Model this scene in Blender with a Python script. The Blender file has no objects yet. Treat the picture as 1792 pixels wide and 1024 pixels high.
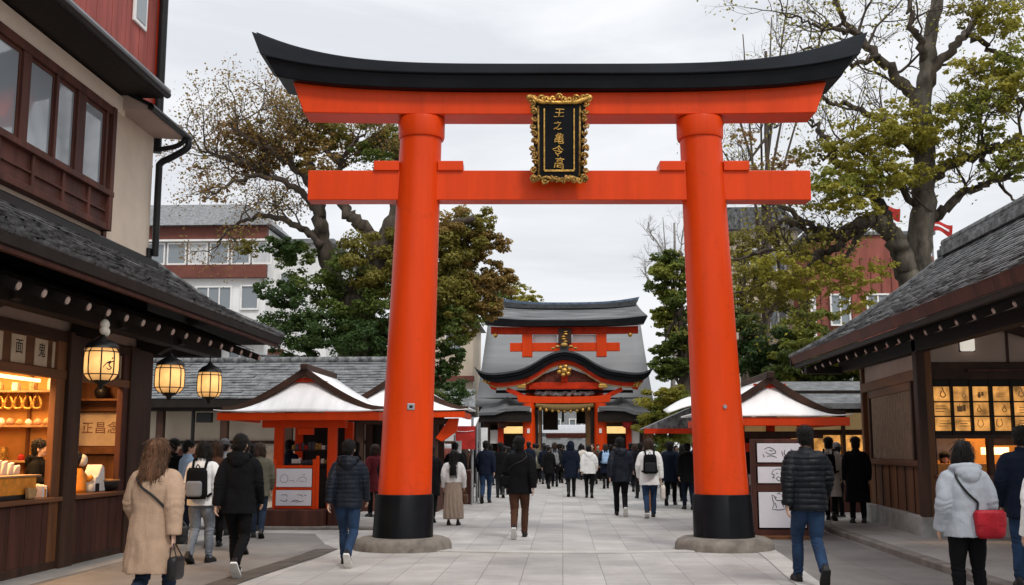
import bpy, math, random
import numpy as np
from mathutils import Vector, Matrix, Quaternion, noise

random.seed(7); RNG = np.random.default_rng(7)
SC = bpy.context.scene
COL = SC.collection
R = math.radians

# ------------------------------------------------------------------ camera model (real 3D placement from measured sight lines)
FPX, CAMH = 1884.0, 1.5
PITCH = math.atan(273 / FPX)
YAW = math.atan(89 / FPX * math.cos(PITCH))
_fh = Vector((-math.sin(YAW), math.cos(YAW), 0))
CR = Vector((math.cos(YAW), math.sin(YAW), 0))
CF = _fh * math.cos(PITCH) + Vector((0, 0, 1)) * math.sin(PITCH)
CU = -_fh * math.sin(PITCH) + Vector((0, 0, 1)) * math.cos(PITCH)
CC = Vector((0, 0, CAMH))
def ray(px, py): return CF + CR * ((px - 896) / FPX) + CU * ((512 - py) / FPX)
def at(px, py, Y):
    d = ray(px, py); return CC + d * (Y / d.y)
def gnd(px, py, z=0.0):
    d = ray(px, py); return CC + d * ((z - CAMH) / d.z)
def atx(px, py, X):
    d = ray(px, py); return CC + d * (X / d.x)

# ------------------------------------------------------------------ mesh builder
class MB:
    def __init__(s): s.v = []; s.f = []; s.m = []; s.cur = 0
    def add(s, vs, fs):
        b = len(s.v); s.v += [tuple(p) for p in vs]
        for f in fs: s.f.append(tuple(i + b for i in f)); s.m.append(s.cur)
        return s
    def mi(s, i): s.cur = i; return s
    def box(s, x0, x1, y0, y1, z0, z1):
        if x0 > x1: x0, x1 = x1, x0
        if y0 > y1: y0, y1 = y1, y0
        if z0 > z1: z0, z1 = z1, z0
        v = [(x0,y0,z0),(x1,y0,z0),(x1,y1,z0),(x0,y1,z0),(x0,y0,z1),(x1,y0,z1),(x1,y1,z1),(x0,y1,z1)]
        return s.add(v, [(0,3,2,1),(4,5,6,7),(0,1,5,4),(1,2,6,5),(2,3,7,6),(3,0,4,7)])
    def obox(s, c, sz, rot=None):
        rot = rot or Matrix.Identity(3); c = Vector(c); hx, hy, hz = [q/2 for q in sz]
        v = [c + rot @ Vector((a*hx, b*hy, d*hz)) for d in (-1,1) for b in (-1,1) for a in (-1,1)]
        return s.add(v, [(0,2,3,1),(4,5,7,6),(0,1,5,4),(1,3,7,5),(3,2,6,7),(2,0,4,6)])
    def bar(s, p0, p1, w, h, up=(0,0,1)):
        p0, p1 = Vector(p0), Vector(p1); d = (p1-p0); L = d.length; d.normalize()
        up = Vector(up); sd = d.cross(up)
        if sd.length < 1e-4: sd = d.cross(Vector((1,0,0)))
        sd.normalize(); u2 = sd.cross(d)
        v = []
        for p in (p0, p1):
            for a, b in ((-1,-1),(1,-1),(1,1),(-1,1)): v.append(p + sd*(a*w/2) + u2*(b*h/2))
        return s.add(v, [(0,1,2,3),(7,6,5,4),(0,4,5,1),(1,5,6,2),(2,6,7,3),(3,7,4,0)])
    def loft(s, rings, cap=True, closed=True):
        n = len(rings[0]); b = []
        vs = [p for r in rings for p in r]; fs = []
        for i in range(len(rings)-1):
            for j in range(n if closed else n-1):
                k = (j+1) % n
                fs.append((i*n+j, i*n+k, (i+1)*n+k, (i+1)*n+j))
        if cap and closed:
            fs.append(tuple(range(n-1,-1,-1))); fs.append(tuple((len(rings)-1)*n+j for j in range(n)))
        return s.add(vs, fs)
    def tube(s, pts, rad, n=8, cap=True, sx=1.0):
        pts = [Vector(p) for p in pts]
        if not hasattr(rad, '__len__'): rad = [rad]*len(pts)
        t0 = (pts[1]-pts[0]).normalized()
        a = t0.cross(Vector((0,0,1)))
        if a.length < .1: a = t0.cross(Vector((0,1,0)))
        a.normalize(); rings = []
        for i, p in enumerate(pts):
            t = (pts[min(i+1,len(pts)-1)]-pts[max(i-1,0)]).normalized()
            a = (a - t*a.dot(t)).normalized(); b = t.cross(a)
            rings.append([p + (a*math.cos(2*math.pi*j/n)*sx + b*math.sin(2*math.pi*j/n))*rad[i] for j in range(n)])
        return s.loft(rings, cap)
    def cyl(s, p0, p1, r0, r1=None, n=24): return s.tube([p0, p1], [r0, r0 if r1 is None else r1], n)
    def lathe(s, c, prof, n=32):
        c = Vector(c)
        return s.loft([[c + Vector((r*math.cos(2*math.pi*j/n), r*math.sin(2*math.pi*j/n), z)) for j in range(n)] for r, z in prof])
    def ell(s, c, r, n=16, m=10, rot=None):
        c = Vector(c); rings = []
        for i in range(m+1):
            th = math.pi*(i+.02)/(m+.04)
            ring = []
            for j in range(n):
                q = Vector((r[0]*math.sin(th)*math.cos(2*math.pi*j/n), r[1]*math.sin(th)*math.sin(2*math.pi*j/n), -r[2]*math.cos(th)))
                ring.append(c + (rot @ q if rot else q))
            rings.append(ring)
        return s.loft(rings)
    def prism(s, poly, d):
        d = Vector(d); n = len(poly); v = [Vector(p) for p in poly]; v += [p + d for p in v[:n]]
        return s.add(v, [tuple(range(n-1,-1,-1)), tuple(range(n,2*n))] + [(i,(i+1)%n,n+(i+1)%n,n+i) for i in range(n)])
    def grid(s, rows):
        n = len(rows[0]); return s.add([p for r in rows for p in r], [(i*n+j, i*n+j+1, (i+1)*n+j+1, (i+1)*n+j) for i in range(len(rows)-1) for j in range(n-1)])
    def quad(s, a, b, c, d): return s.add([a,b,c,d], [(0,1,2,3)])
    def ribbon(s, pts, w, nrm):
        nrm = Vector(nrm); pts = [Vector(p) for p in pts]; a = []; b = []
        for i, p in enumerate(pts):
            t = (pts[min(i+1,len(pts)-1)]-pts[max(i-1,0)]).normalized(); sd = t.cross(nrm).normalized()
            ww = w*(0.55+0.45*math.sin(math.pi*(i+.6)/(len(pts)+.2)))
            a.append(p+sd*ww/2); b.append(p-sd*ww/2)
        return s.grid([a,b])
    def mesh(s, name='m'):
        me = bpy.data.meshes.new(name); me.from_pydata([tuple(p) for p in s.v], [], s.f)
        if any(s.m): me.polygons.foreach_set('material_index', s.m)
        me.update(); return me
    def build(s, name, mats, parent=None, smooth=False, bev=0, local=False, solid=0):
        me = s.mesh(name); return link(name, me, mats, parent, smooth, bev, local, solid)

def link(name, me, mats, parent=None, smooth=False, bev=0, local=False, solid=0):
    o = bpy.data.objects.new(name, me); COL.objects.link(o)
    if not isinstance(mats, (list, tuple)): mats = [mats]
    if len(me.materials) == 0:
        for q in mats: me.materials.append(q)
    if smooth == 'auto':
        me.polygons.foreach_set('use_smooth', [True]*len(me.polygons))
        try: me.set_sharp_from_angle(angle=R(38))
        except Exception: pass
    elif smooth: me.polygons.foreach_set('use_smooth', [True]*len(me.polygons))
    if solid:
        md = o.modifiers.new('solid', 'SOLIDIFY'); md.thickness = solid; md.offset = -1
    if bev:
        md = o.modifiers.new('bevel', 'BEVEL'); md.width = bev; md.segments = 2; md.limit_method = 'ANGLE'; md.angle_limit = R(40)
    if parent is not None:
        o.parent = parent
        if not local and parent.type == 'EMPTY':
            o.matrix_parent_inverse = Matrix.Translation(-parent.location)
    return o

def tag(o, label=None, cat=None, group=None, kind=None):
    if label: o['label'] = label
    if cat: o['category'] = cat
    if group: o['group'] = group
    if kind: o['kind'] = kind
    return o
def thing(name, loc, label, cat, group=None, rz=0):
    o = bpy.data.objects.new(name, None); COL.objects.link(o); o.location = Vector(loc); o.rotation_euler = (0,0,rz)
    o.empty_display_size = .2
    return tag(o, label, cat, group)
def structure(o): o['kind'] = 'structure'; return o
def copy_tree(o, parent=None):
    c = o.copy(); COL.objects.link(c); c.parent = parent
    for ch in list(o.children): copy_tree(ch, c)
    return c

def spline(pts, n=6):
    pts = [Vector(p) for p in pts]; out = []
    P = [pts[0]*2-pts[1]] + pts + [pts[-1]*2-pts[-2]]
    for i in range(1, len(P)-2):
        for k in range(n):
            t = k/n
            out.append(.5*((2*P[i]) + (P[i+1]-P[i-1])*t + (2*P[i-1]-5*P[i]+4*P[i+1]-P[i+2])*t*t + (3*P[i]-P[i-1]-3*P[i+1]+P[i+2])*t**3))
    out.append(pts[-1]); return out
def lerp(a, b, t): return a + (b-a)*t
def interp(x, xs, ys):
    return float(np.interp(x, xs, ys))

# ------------------------------------------------------------------ materials
def mk(name, col, rough=.7, var=.18, vs=3.0, bump=.15, bs=40.0, metal=0.0, emit=None, es=0.0, stretch=(1,1,1), coat=0.0, ior=1.45, sheen=0.0, spec=.28, grime=None, dirt=0.0, detail=6, col2=None, alpha=None):
    m = bpy.data.materials.new(name); m.use_nodes = True; nt = m.node_tree; N = nt.nodes; L = nt.links
    b = N['Principled BSDF']
    tc = N.new('ShaderNodeTexCoord'); mp = N.new('ShaderNodeMapping'); mp.inputs['Scale'].default_value = stretch
    L.new(tc.outputs['Object'], mp.inputs['Vector'])
    c = (*col, 1)
    if var > 0:
        n1 = N.new('ShaderNodeTexNoise'); n1.inputs['Scale'].default_value = vs; n1.inputs['Detail'].default_value = detail; n1.inputs['Roughness'].default_value = .62
        L.new(mp.outputs[0], n1.inputs['Vector'])
        cr = N.new('ShaderNodeValToRGB')
        lo = tuple(max(0, q*(1-var*1.6)) for q in col); hi = tuple(min(1, q*(1+var*1.4)) for q in col)
        if col2: hi = col2
        cr.color_ramp.elements[0].position = .3; cr.color_ramp.elements[1].position = .72
        cr.color_ramp.elements[0].color = (*lo, 1); cr.color_ramp.elements[1].color = (*hi, 1)
        L.new(n1.outputs['Fac'], cr.inputs['Fac']); L.new(cr.outputs['Color'], b.inputs['Base Color'])
        rr = N.new('ShaderNodeMapRange'); rr.inputs['To Min'].default_value = max(.02, rough-.1); rr.inputs['To Max'].default_value = min(1, rough+.1)
        L.new(n1.outputs['Fac'], rr.inputs['Value']); L.new(rr.outputs[0], b.inputs['Roughness'])
    else:
        b.inputs['Base Color'].default_value = c; b.inputs['Roughness'].default_value = rough
    if grime:   # weathering: blotches all over, dirt gathering toward the foot
        g1 = N.new('ShaderNodeTexNoise'); g1.inputs['Scale'].default_value = 5; g1.inputs['Detail'].default_value = 8; g1.inputs['Roughness'].default_value = .7; L.new(tc.outputs['Object'], g1.inputs['Vector'])
        sp = N.new('ShaderNodeSeparateXYZ'); L.new(tc.outputs['Object'], sp.inputs[0])
        gr = N.new('ShaderNodeMapRange'); gr.inputs['From Min'].default_value = grime[0]; gr.inputs['From Max'].default_value = grime[1]; gr.inputs['To Min'].default_value = .20; gr.inputs['To Max'].default_value = 0.0; L.new(sp.outputs['Z'], gr.inputs['Value'])
        ga = N.new('ShaderNodeMath'); ga.operation = 'ADD'; L.new(g1.outputs['Fac'], ga.inputs[0]); L.new(gr.outputs[0], ga.inputs[1])
        gm = N.new('ShaderNodeMapRange'); gm.inputs['From Min'].default_value = .58; gm.inputs['From Max'].default_value = .78; gm.inputs['To Max'].default_value = .45; L.new(ga.outputs[0], gm.inputs['Value'])
        mxg = N.new('ShaderNodeMix'); mxg.data_type = 'RGBA'; L.new(gm.outputs[0], mxg.inputs['Factor']); L.new(cr.outputs['Color'], mxg.inputs[6]); mxg.inputs[7].default_value = (*[q*.45+.012 for q in col],1); L.new(mxg.outputs[2], b.inputs['Base Color'])
    if bump > 0:
        n2 = N.new('ShaderNodeTexNoise'); n2.inputs['Scale'].default_value = bs; n2.inputs['Detail'].default_value = 4
        L.new(mp.outputs[0], n2.inputs['Vector'])
        bp = N.new('ShaderNodeBump'); bp.inputs['Strength'].default_value = bump; bp.inputs['Distance'].default_value = .02
        L.new(n2.outputs['Fac'], bp.inputs['Height']); L.new(bp.outputs[0], b.inputs['Normal'])
    b.inputs['Metallic'].default_value = metal; b.inputs['IOR'].default_value = ior
    b.inputs['Specular IOR Level'].default_value = spec; b.inputs['Coat Weight'].default_value = coat; b.inputs['Coat Roughness'].default_value = .15
    b.inputs['Sheen Weight'].default_value = sheen
    if emit: b.inputs['Emission Color'].default_value = (*emit, 1); b.inputs['Emission Strength'].default_value = es
    return m

def mk_attr(name, rough=.6, trans=.42):
    """foliage: colour from the mesh's own leaf colours, with translucency"""
    m = bpy.data.materials.new(name); m.use_nodes = True; nt = m.node_tree; N = nt.nodes; L = nt.links
    b = N['Principled BSDF']; b.inputs['Roughness'].default_value = rough; b.inputs['Specular IOR Level'].default_value = .25
    a = N.new('ShaderNodeAttribute'); a.attribute_name = 'leafcol'
    L.new(a.outputs['Color'], b.inputs['Base Color'])
    t = N.new('ShaderNodeBsdfTranslucent'); L.new(a.outputs['Color'], t.inputs['Color'])
    mx = N.new('ShaderNodeMixShader'); mx.inputs[0].default_value = trans
    L.new(b.outputs[0], mx.inputs[1]); L.new(t.outputs[0], mx.inputs[2]); L.new(mx.outputs[0], N['Material Output'].inputs['Surface'])
    return m

def mk_brick(name, c1, c2, mortar, bw, bh, ms=.012, offset=0.0, rough=.75, swap=True, bump=.3, var=.2, scale_noise=1.2):
    m = bpy.data.materials.new(name); m.use_nodes = True; nt = m.node_tree; N = nt.nodes; L = nt.links
    b = N['Principled BSDF']
    tc = N.new('ShaderNodeTexCoord'); sp = N.new('ShaderNodeSeparateXYZ'); cb = N.new('ShaderNodeCombineXYZ')
    # slight wander of the joints so that no line is ruler straight
    nz = N.new('ShaderNodeTexNoise'); nz.inputs['Scale'].default_value = .9; L.new(tc.outputs['Object'], nz.inputs['Vector'])
    va = N.new('ShaderNodeVectorMath'); va.operation = 'MULTIPLY_ADD'; va.inputs[1].default_value = (.022,.022,0)
    L.new(nz.outputs['Color'], va.inputs[0]); L.new(tc.outputs['Object'], va.inputs[2])
    L.new(va.outputs[0], sp.inputs[0])
    if swap: L.new(sp.outputs['Y'], cb.inputs['X']); L.new(sp.outputs['X'], cb.inputs['Y'])
    else: L.new(sp.outputs['X'], cb.inputs['X']); L.new(sp.outputs['Y'], cb.inputs['Y'])
    br = N.new('ShaderNodeTexBrick'); br.offset = offset; br.squash = 1
    br.inputs['Scale'].default_value = 1; br.inputs['Brick Width'].default_value = bw; br.inputs['Row Height'].default_value = bh
    br.inputs['Mortar Size'].default_value = ms; br.inputs['Mortar Smooth'].default_value = .3; br.inputs['Bias'].default_value = 0
    br.inputs['Color1'].default_value = (*c1,1); br.inputs['Color2'].default_value = (*c2,1); br.inputs['Mortar'].default_value = (*mortar,1)
    L.new(cb.outputs[0], br.inputs['Vector'])
    n1 = N.new('ShaderNodeTexNoise'); n1.inputs['Scale'].default_value = scale_noise; n1.inputs['Detail'].default_value = 8; n1.inputs['Roughness'].default_value = .65
    L.new(tc.outputs['Object'], n1.inputs['Vector'])
    n3 = N.new('ShaderNodeTexNoise'); n3.inputs['Scale'].default_value = 60; n3.inputs['Detail'].default_value = 3
    L.new(tc.outputs['Object'], n3.inputs['Vector'])
    mr = N.new('ShaderNodeMapRange'); mr.inputs['From Min'].default_value = .3; mr.inputs['From Max'].default_value = .7
    mr.inputs['To Min'].default_value = 1-var; mr.inputs['To Max'].default_value = 1+var*.6; L.new(n1.outputs['Fac'], mr.inputs['Value'])
    mr3 = N.new('ShaderNodeMapRange'); mr3.inputs['From Min'].default_value = .3; mr3.inputs['From Max'].default_value = .7
    mr3.inputs['To Min'].default_value = .9; mr3.inputs['To Max'].default_value = 1.08; L.new(n3.outputs['Fac'], mr3.inputs['Value'])
    mm = N.new('ShaderNodeMath'); mm.operation = 'MULTIPLY'; L.new(mr.outputs[0], mm.inputs[0]); L.new(mr3.outputs[0], mm.inputs[1])
    n4 = N.new('ShaderNodeTexNoise'); n4.inputs['Scale'].default_value = .38; n4.inputs['Detail'].default_value = 10; n4.inputs['Roughness'].default_value = .7; n4.inputs['Distortion'].default_value = .6; L.new(tc.outputs['Object'], n4.inputs['Vector'])
    r4 = N.new('ShaderNodeMapRange'); r4.inputs['From Min'].default_value = .40; r4.inputs['From Max'].default_value = .62; r4.inputs['To Min'].default_value = .80; r4.inputs['To Max'].default_value = 1.05; L.new(n4.outputs['Fac'], r4.inputs['Value'])
    vo = N.new('ShaderNodeTexVoronoi'); vo.inputs['Scale'].default_value = 2.3; L.new(tc.outputs['Object'], vo.inputs['Vector'])
    r5 = N.new('ShaderNodeMapRange'); r5.inputs['From Min'].default_value = .035; r5.inputs['From Max'].default_value = .06; r5.inputs['To Min'].default_value = .72; r5.inputs['To Max'].default_value = 1.0; L.new(vo.outputs['Distance'], r5.inputs['Value'])
    m4 = N.new('ShaderNodeMath'); m4.operation = 'MULTIPLY'; L.new(r4.outputs[0], m4.inputs[0]); L.new(r5.outputs[0], m4.inputs[1])
    m5 = N.new('ShaderNodeMath'); m5.operation = 'MULTIPLY'; L.new(mm.outputs[0], m5.inputs[0]); L.new(m4.outputs[0], m5.inputs[1]); mm = m5
    mu = N.new('ShaderNodeVectorMath'); mu.operation = 'SCALE'; L.new(br.outputs['Color'], mu.inputs[0]); L.new(mm.outputs[0], mu.inputs['Scale'])
    L.new(mu.outputs[0], b.inputs['Base Color'])
    rr = N.new('ShaderNodeMapRange'); rr.inputs['To Min'].default_value = rough-.22; rr.inputs['To Max'].default_value = rough+.15; L.new(n1.outputs['Fac'], rr.inputs['Value']); L.new(rr.outputs[0], b.inputs['Roughness'])
    bp = N.new('ShaderNodeBump'); bp.inputs['Strength'].default_value = bump; bp.inputs['Distance'].default_value = .01
    ad = N.new('ShaderNodeMath'); ad.operation = 'MULTIPLY_ADD'; ad.inputs[1].default_value = -1.5; L.new(br.outputs['Fac'], ad.inputs[0]); L.new(n3.outputs['Fac'], ad.inputs[2])
    L.new(ad.outputs[0], bp.inputs['Height']); L.new(bp.outputs[0], b.inputs['Normal'])
    return m

def mk_glow(name, col, strength, var=.35, vs=6.0, base=.6, fall=0):
    m = bpy.data.materials.new(name); m.use_nodes = True; nt = m.node_tree; N = nt.nodes; L = nt.links
    b = N['Principled BSDF']; b.inputs['Base Color'].default_value = (*[min(1,c*base) for c in col],1); b.inputs['Roughness'].default_value = .6
    tc = N.new('ShaderNodeTexCoord'); n = N.new('ShaderNodeTexNoise'); n.inputs['Scale'].default_value = vs; n.inputs['Detail'].default_value = 3
    L.new(tc.outputs['Object'], n.inputs['Vector'])
    mr = N.new('ShaderNodeMapRange'); mr.inputs['From Min'].default_value = .3; mr.inputs['From Max'].default_value = .7
    mr.inputs['To Min'].default_value = strength*(1-var); mr.inputs['To Max'].default_value = strength*(1+var); L.new(n.outputs['Fac'], mr.inputs['Value'])
    b.inputs['Emission Color'].default_value = (*col,1); so_ = mr.outputs[0]
    if fall:   # the bulb sits at mid height: brightest there
        sp = N.new('ShaderNodeSeparateXYZ'); L.new(tc.outputs['Object'], sp.inputs[0])
        q = N.new('ShaderNodeMath'); q.operation = 'MULTIPLY'; L.new(sp.outputs['Z'], q.inputs[0]); L.new(sp.outputs['Z'], q.inputs[1])
        q2 = N.new('ShaderNodeMath'); q2.operation = 'MULTIPLY_ADD'; q2.inputs[1].default_value = -1/(fall*fall); q2.inputs[2].default_value = 1.15; L.new(q.outputs[0], q2.inputs[0])
        q3 = N.new('ShaderNodeMath'); q3.operation = 'MULTIPLY'; L.new(q2.outputs[0], q3.inputs[0]); L.new(mr.outputs[0], q3.inputs[1]); so_ = q3.outputs[0]
    L.new(so_, b.inputs['Emission Strength'])
    return m

def mk_glass(name, tint=(.03,.035,.04), rough=.04, ior=1.9):
    m = mk(name, tint, rough=rough, var=0, bump=.02, bs=1.5, ior=ior)
    m.node_tree.nodes['Principled BSDF'].inputs['Specular IOR Level'].default_value = .9
    return m

M = {}
M['vermilion'] = mk('vermilion_paint', (.70,.054,.004), rough=.36, var=.085, vs=2.2, bump=.08, bs=9, stretch=(1.6,1.6,.16), spec=.24, grime=(0,1.5))
M['vermilion_old'] = mk('weathered_vermilion', (.50,.032,.007), rough=.6, var=.2, vs=2.5, bump=.1, bs=20, spec=.15)
M['black_paint'] = mk('black_lacquer', (.005,.0055,.007), rough=.42, var=.3, vs=2.0, bump=.06, bs=9, spec=.15)
M['kasagi_top'] = mk('weathered_black_copper', (.018,.022,.028), rough=.55, var=.3, vs=1.5, bump=.1, bs=12, stretch=(.3,1,1))
M['gold'] = mk('gilt', (.62,.36,.09), rough=.38, var=.35, vs=14, bump=.5, bs=30, metal=.75)
M['gold_dull'] = mk('dull_gilt', (.42,.25,.07), rough=.5, var=.5, vs=20, bump=.4, bs=40, metal=.5)
M['stone'] = mk('grey_granite', (.19,.165,.14), rough=.85, var=.25, vs=5, bump=.4, bs=45)
M['stone_light'] = mk('pale_base_stone', (.36,.35,.33), rough=.85, var=.2, vs=4, bump=.35, bs=40)
M['wood_dark'] = mk('dark_timber', (.045,.021,.013), rough=.62, var=.35, vs=3.0, bump=.25, bs=16, stretch=(1,.22,1))
M['wood_dark_v'] = mk('dark_timber_upright', (.05,.024,.015), rough=.6, var=.35, vs=4.0, bump=.25, bs=18, stretch=(1,1,.15))
M['wood_red'] = mk('red_brown_timber', (.075,.026,.018), rough=.6, var=.35, vs=4.0, bump=.25, bs=18, stretch=(1,1,.15))
M['wood_mid'] = mk('brown_timber', (.17,.07,.028), rough=.55, var=.35, vs=4, bump=.25, bs=16, stretch=(1,1,.12))
M['wood_mid_h'] = mk('brown_timber_beam', (.15,.062,.026), rough=.55, var=.35, vs=4, bump=.25, bs=16, stretch=(1,.12,1))
M['wood_pale'] = mk('pale_timber', (.36,.2,.09), rough=.6, var=.25, vs=4, bump=.2, bs=16, stretch=(1,.2,.2))
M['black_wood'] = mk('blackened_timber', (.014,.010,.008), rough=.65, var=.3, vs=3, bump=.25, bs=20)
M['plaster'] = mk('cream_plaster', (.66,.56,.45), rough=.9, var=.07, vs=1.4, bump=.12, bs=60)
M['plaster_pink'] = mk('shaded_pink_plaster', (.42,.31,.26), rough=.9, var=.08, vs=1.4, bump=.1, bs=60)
M['white_wall'] = mk('white_render', (.80,.80,.795), rough=.88, var=.08, vs=.6, bump=.1, bs=30)
M['beige_wall'] = mk('beige_render', (.55,.47,.37), rough=.9, var=.1, vs=.7, bump=.1, bs=30)
M['white_paint'] = mk('white_paint', (.8,.79,.77), rough=.6, var=.06, vs=4, bump=.05, bs=30)
M['white_sheet'] = mk('white_roof_sheet', (.88,.87,.86), rough=.6, var=.07, vs=2.2, bump=.10, bs=14, stretch=(2.5,.4,.6))
M['paper'] = mk('paper', (.78,.75,.70), rough=.85, var=.05, vs=5, bump=.08, bs=30)
M['paper_cream'] = mk('aged_paper', (.58,.46,.33), rough=.85, var=.1, vs=6, bump=.08, bs=30)
M['paper_board'] = mk('white_board', (.72,.71,.75), rough=.7, var=.04, vs=3, bump=.03, bs=30)
M['ink'] = mk('ink', (.02,.018,.018), rough=.8, var=.2, vs=20, bump=0)
M['ink_faint'] = mk('faint_ink', (.10,.095,.12), rough=.8, var=.3, vs=20, bump=0)
M['ink_brown'] = mk('brown_ink', (.22,.10,.06), rough=.8, var=.3, vs=20, bump=0)
M['red_wall'] = mk('red_painted_boards', (.34,.085,.07), rough=.7, var=.22, vs=3, bump=.2, bs=20, stretch=(1,1,.12))
M['brown_band'] = mk('brown_metal_band', (.16,.055,.04), rough=.6, var=.15, vs=2, bump=.05)
M['red_brick'] = mk('red_brown_cladding', (.27,.085,.065), rough=.8, var=.2, vs=2, bump=.2, bs=30, stretch=(1,1,.2))
M['tile'] = mk('grey_slate_tile', (.115,.118,.124), rough=.45, var=.6, col2=(.26,.265,.27), vs=5, bump=.4, bs=28, stretch=(1.6,1,1))
M['tile_light'] = mk('weathered_grey_tile', (.17,.175,.18), rough=.6, var=.35, vs=4, bump=.4, bs=24)
M['tile_gate'] = mk('grey_bark_roof', (.145,.15,.155), rough=.7, var=.38, vs=2, bump=.5, bs=5, stretch=(.22,2.2,5))
M['tile_gate_dark'] = mk('dark_bark_roof', (.055,.058,.062), rough=.65, var=.3, vs=2, bump=.3, bs=14)
M['black_metal'] = mk('black_metal', (.012,.012,.013), rough=.4, var=.2, vs=6, bump=.05, bs=30)
M['grey_metal'] = mk('grey_metal', (.3,.31,.32), rough=.5, var=.15, vs=5, bump=.05, metal=.3)
M['glass'] = mk_glass('window_glass', (.25,.28,.30), .05, 1.7)  # pale base colour stands in for the sky reflected in the panes
M['glass_grey'] = mk_glass('grey_window_glass', (.20,.23,.25), .1, 1.5)
M['curtain'] = mk('pale_curtain', (.55,.56,.57), rough=.9, var=.12, vs=8, bump=.3, bs=20, stretch=(3,3,.2))
M['dark'] = mk('dark_interior', (.012,.009,.008), rough=.9, var=.2, vs=2, bump=0)
M['tan_cloth'] = mk('tan_curtain_cloth', (.30,.23,.17), rough=.9, var=.15, vs=6, bump=.25, bs=30)
M['shade'] = mk('woven_blind', (.22,.15,.10), rough=.85, var=.15, vs=8, bump=.3, bs=60)
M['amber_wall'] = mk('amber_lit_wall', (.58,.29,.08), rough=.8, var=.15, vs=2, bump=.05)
M['lantern_paper'] = mk_glow('lit_lantern_paper', (1.0,.52,.17), 1.05, .25, 5, .35, fall=.24)
M['strip_glow'] = mk_glow('warm_strip_light', (1.0,.58,.22), 4.0, .1, 5)
M['amber_glow'] = mk_glow('amber_lit_paper', (1.0,.45,.11), .58, .7, 4.5, .08)
M['gate_glow'] = mk_glow('yellow_lit_panel', (1.0,.68,.26), .95, .15, 3)
M['lamp_white'] = mk_glow('white_lamp_cover', (1.0,.93,.8), .55, .1, 3)
M['bark'] = mk('bark', (.075,.06,.045), rough=.9, var=.45, vs=5, bump=.7, bs=14, stretch=(1,1,.25))
M['bark_pale'] = mk('grey_bark', (.11,.095,.075), rough=.9, var=.45, vs=4, bump=.7, bs=12, stretch=(1,1,.3))
M['twig'] = mk('twig', (.075,.058,.046), rough=.9, var=.2, vs=5, bump=0)
M['twig_pale'] = mk('pale_twig', (.26,.24,.22), rough=.9, var=.2, vs=5, bump=0)
M['leaf'] = mk_attr('foliage')
M['banner_red'] = mk('red_cloth', (.42,.03,.025), rough=.85, var=.2, vs=5, bump=.2, bs=20)
M['banner_white'] = mk('white_cloth', (.74,.73,.74), rough=.85, var=.08, vs=4, bump=.2, bs=14)
M['awning_red'] = mk('salmon_cloth', (.55,.17,.13), rough=.85, var=.15, vs=5, bump=.2, bs=14)
M['rope'] = mk('straw_rope', (.20,.13,.05), rough=.9, var=.3, vs=20, bump=.5, bs=50)
M['sage'] = mk('carved_grey_green', (.17,.18,.18), rough=.8, var=.5, vs=8, bump=.5, bs=10)
M['plain_grey'] = mk('plain_grey_bark_roof', (.22,.225,.23), rough=.8, var=.08, vs=.8, bump=.2, bs=10, stretch=(.3,1,4))
M['blue_tile'] = mk('blue_grey_glazed_tile', (.09,.13,.19), rough=.4, var=.3, vs=6, bump=.2, bs=20)
M['slabs'] = mk_brick('pale_paving_slabs', (.455,.435,.41), (.365,.348,.33), (.23,.22,.21), .96, .485, ms=.006, offset=0, rough=.72, var=.24)
M['edge_stone'] = mk('pale_edging_stone', (.43,.41,.385), rough=.75, var=.12, vs=2, bump=.2, bs=50)
M['kerb_stone'] = mk('grey_kerb_stone', (.20,.18,.16), rough=.85, var=.25, vs=3, bump=.3, bs=40)
M['side_paving'] = mk_brick('beige_side_paving', (.37,.35,.325), (.33,.312,.29), (.2,.188,.175), 1.1, .9, ms=.008, offset=.5, rough=.8, var=.16)
M['asphalt'] = mk_brick('worn_grey_asphalt', (.185,.172,.160), (.205,.19,.176), (.14,.13,.12), 2.6, 1.9, ms=.012, offset=.5, rough=.85, var=.3, scale_noise=.8)
M['dark_strip'] = mk('dark_brown_paving_strip', (.085,.072,.062), rough=.8, var=.3, vs=3, bump=.3, bs=40)
M['earth'] = mk('grey_earth', (.24,.225,.205), rough=.9, var=.2, vs=.4, bump=.3, bs=10)

def text(s, size, origin, right, up, mat, parent, name='lettering', depth=.004, align='CENTER', local=False, spacing=1.0, wob=0, seed=1.0):
    cu = bpy.data.curves.new('txt', 'FONT'); cu.body = s; cu.size = size; cu.align_x = align; cu.align_y = 'CENTER'; cu.extrude = depth; cu.space_line = spacing
    t = bpy.data.objects.new('txt', cu); COL.objects.link(t)
    dg = bpy.context.evaluated_depsgraph_get(); me = bpy.data.meshes.new_from_object(t.evaluated_get(dg))
    bpy.data.objects.remove(t); bpy.data.curves.remove(cu)
    if wob:
        for v in me.vertices: v.co += Vector((noise.noise(v.co*9+Vector((seed,0,0))), noise.noise(v.co*9+Vector((0,seed,5))), 0))*wob*size; v.co.x += v.co.y*.12
    right = Vector(right).normalized(); up = Vector(up).normalized(); nr = right.cross(up)
    mt = Matrix((right, up, nr)).transposed().to_4x4(); mt.translation = Vector(origin)
    me.transform(mt); me.materials.clear()
    return link(name, me, mat, parent, local=local)
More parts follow.
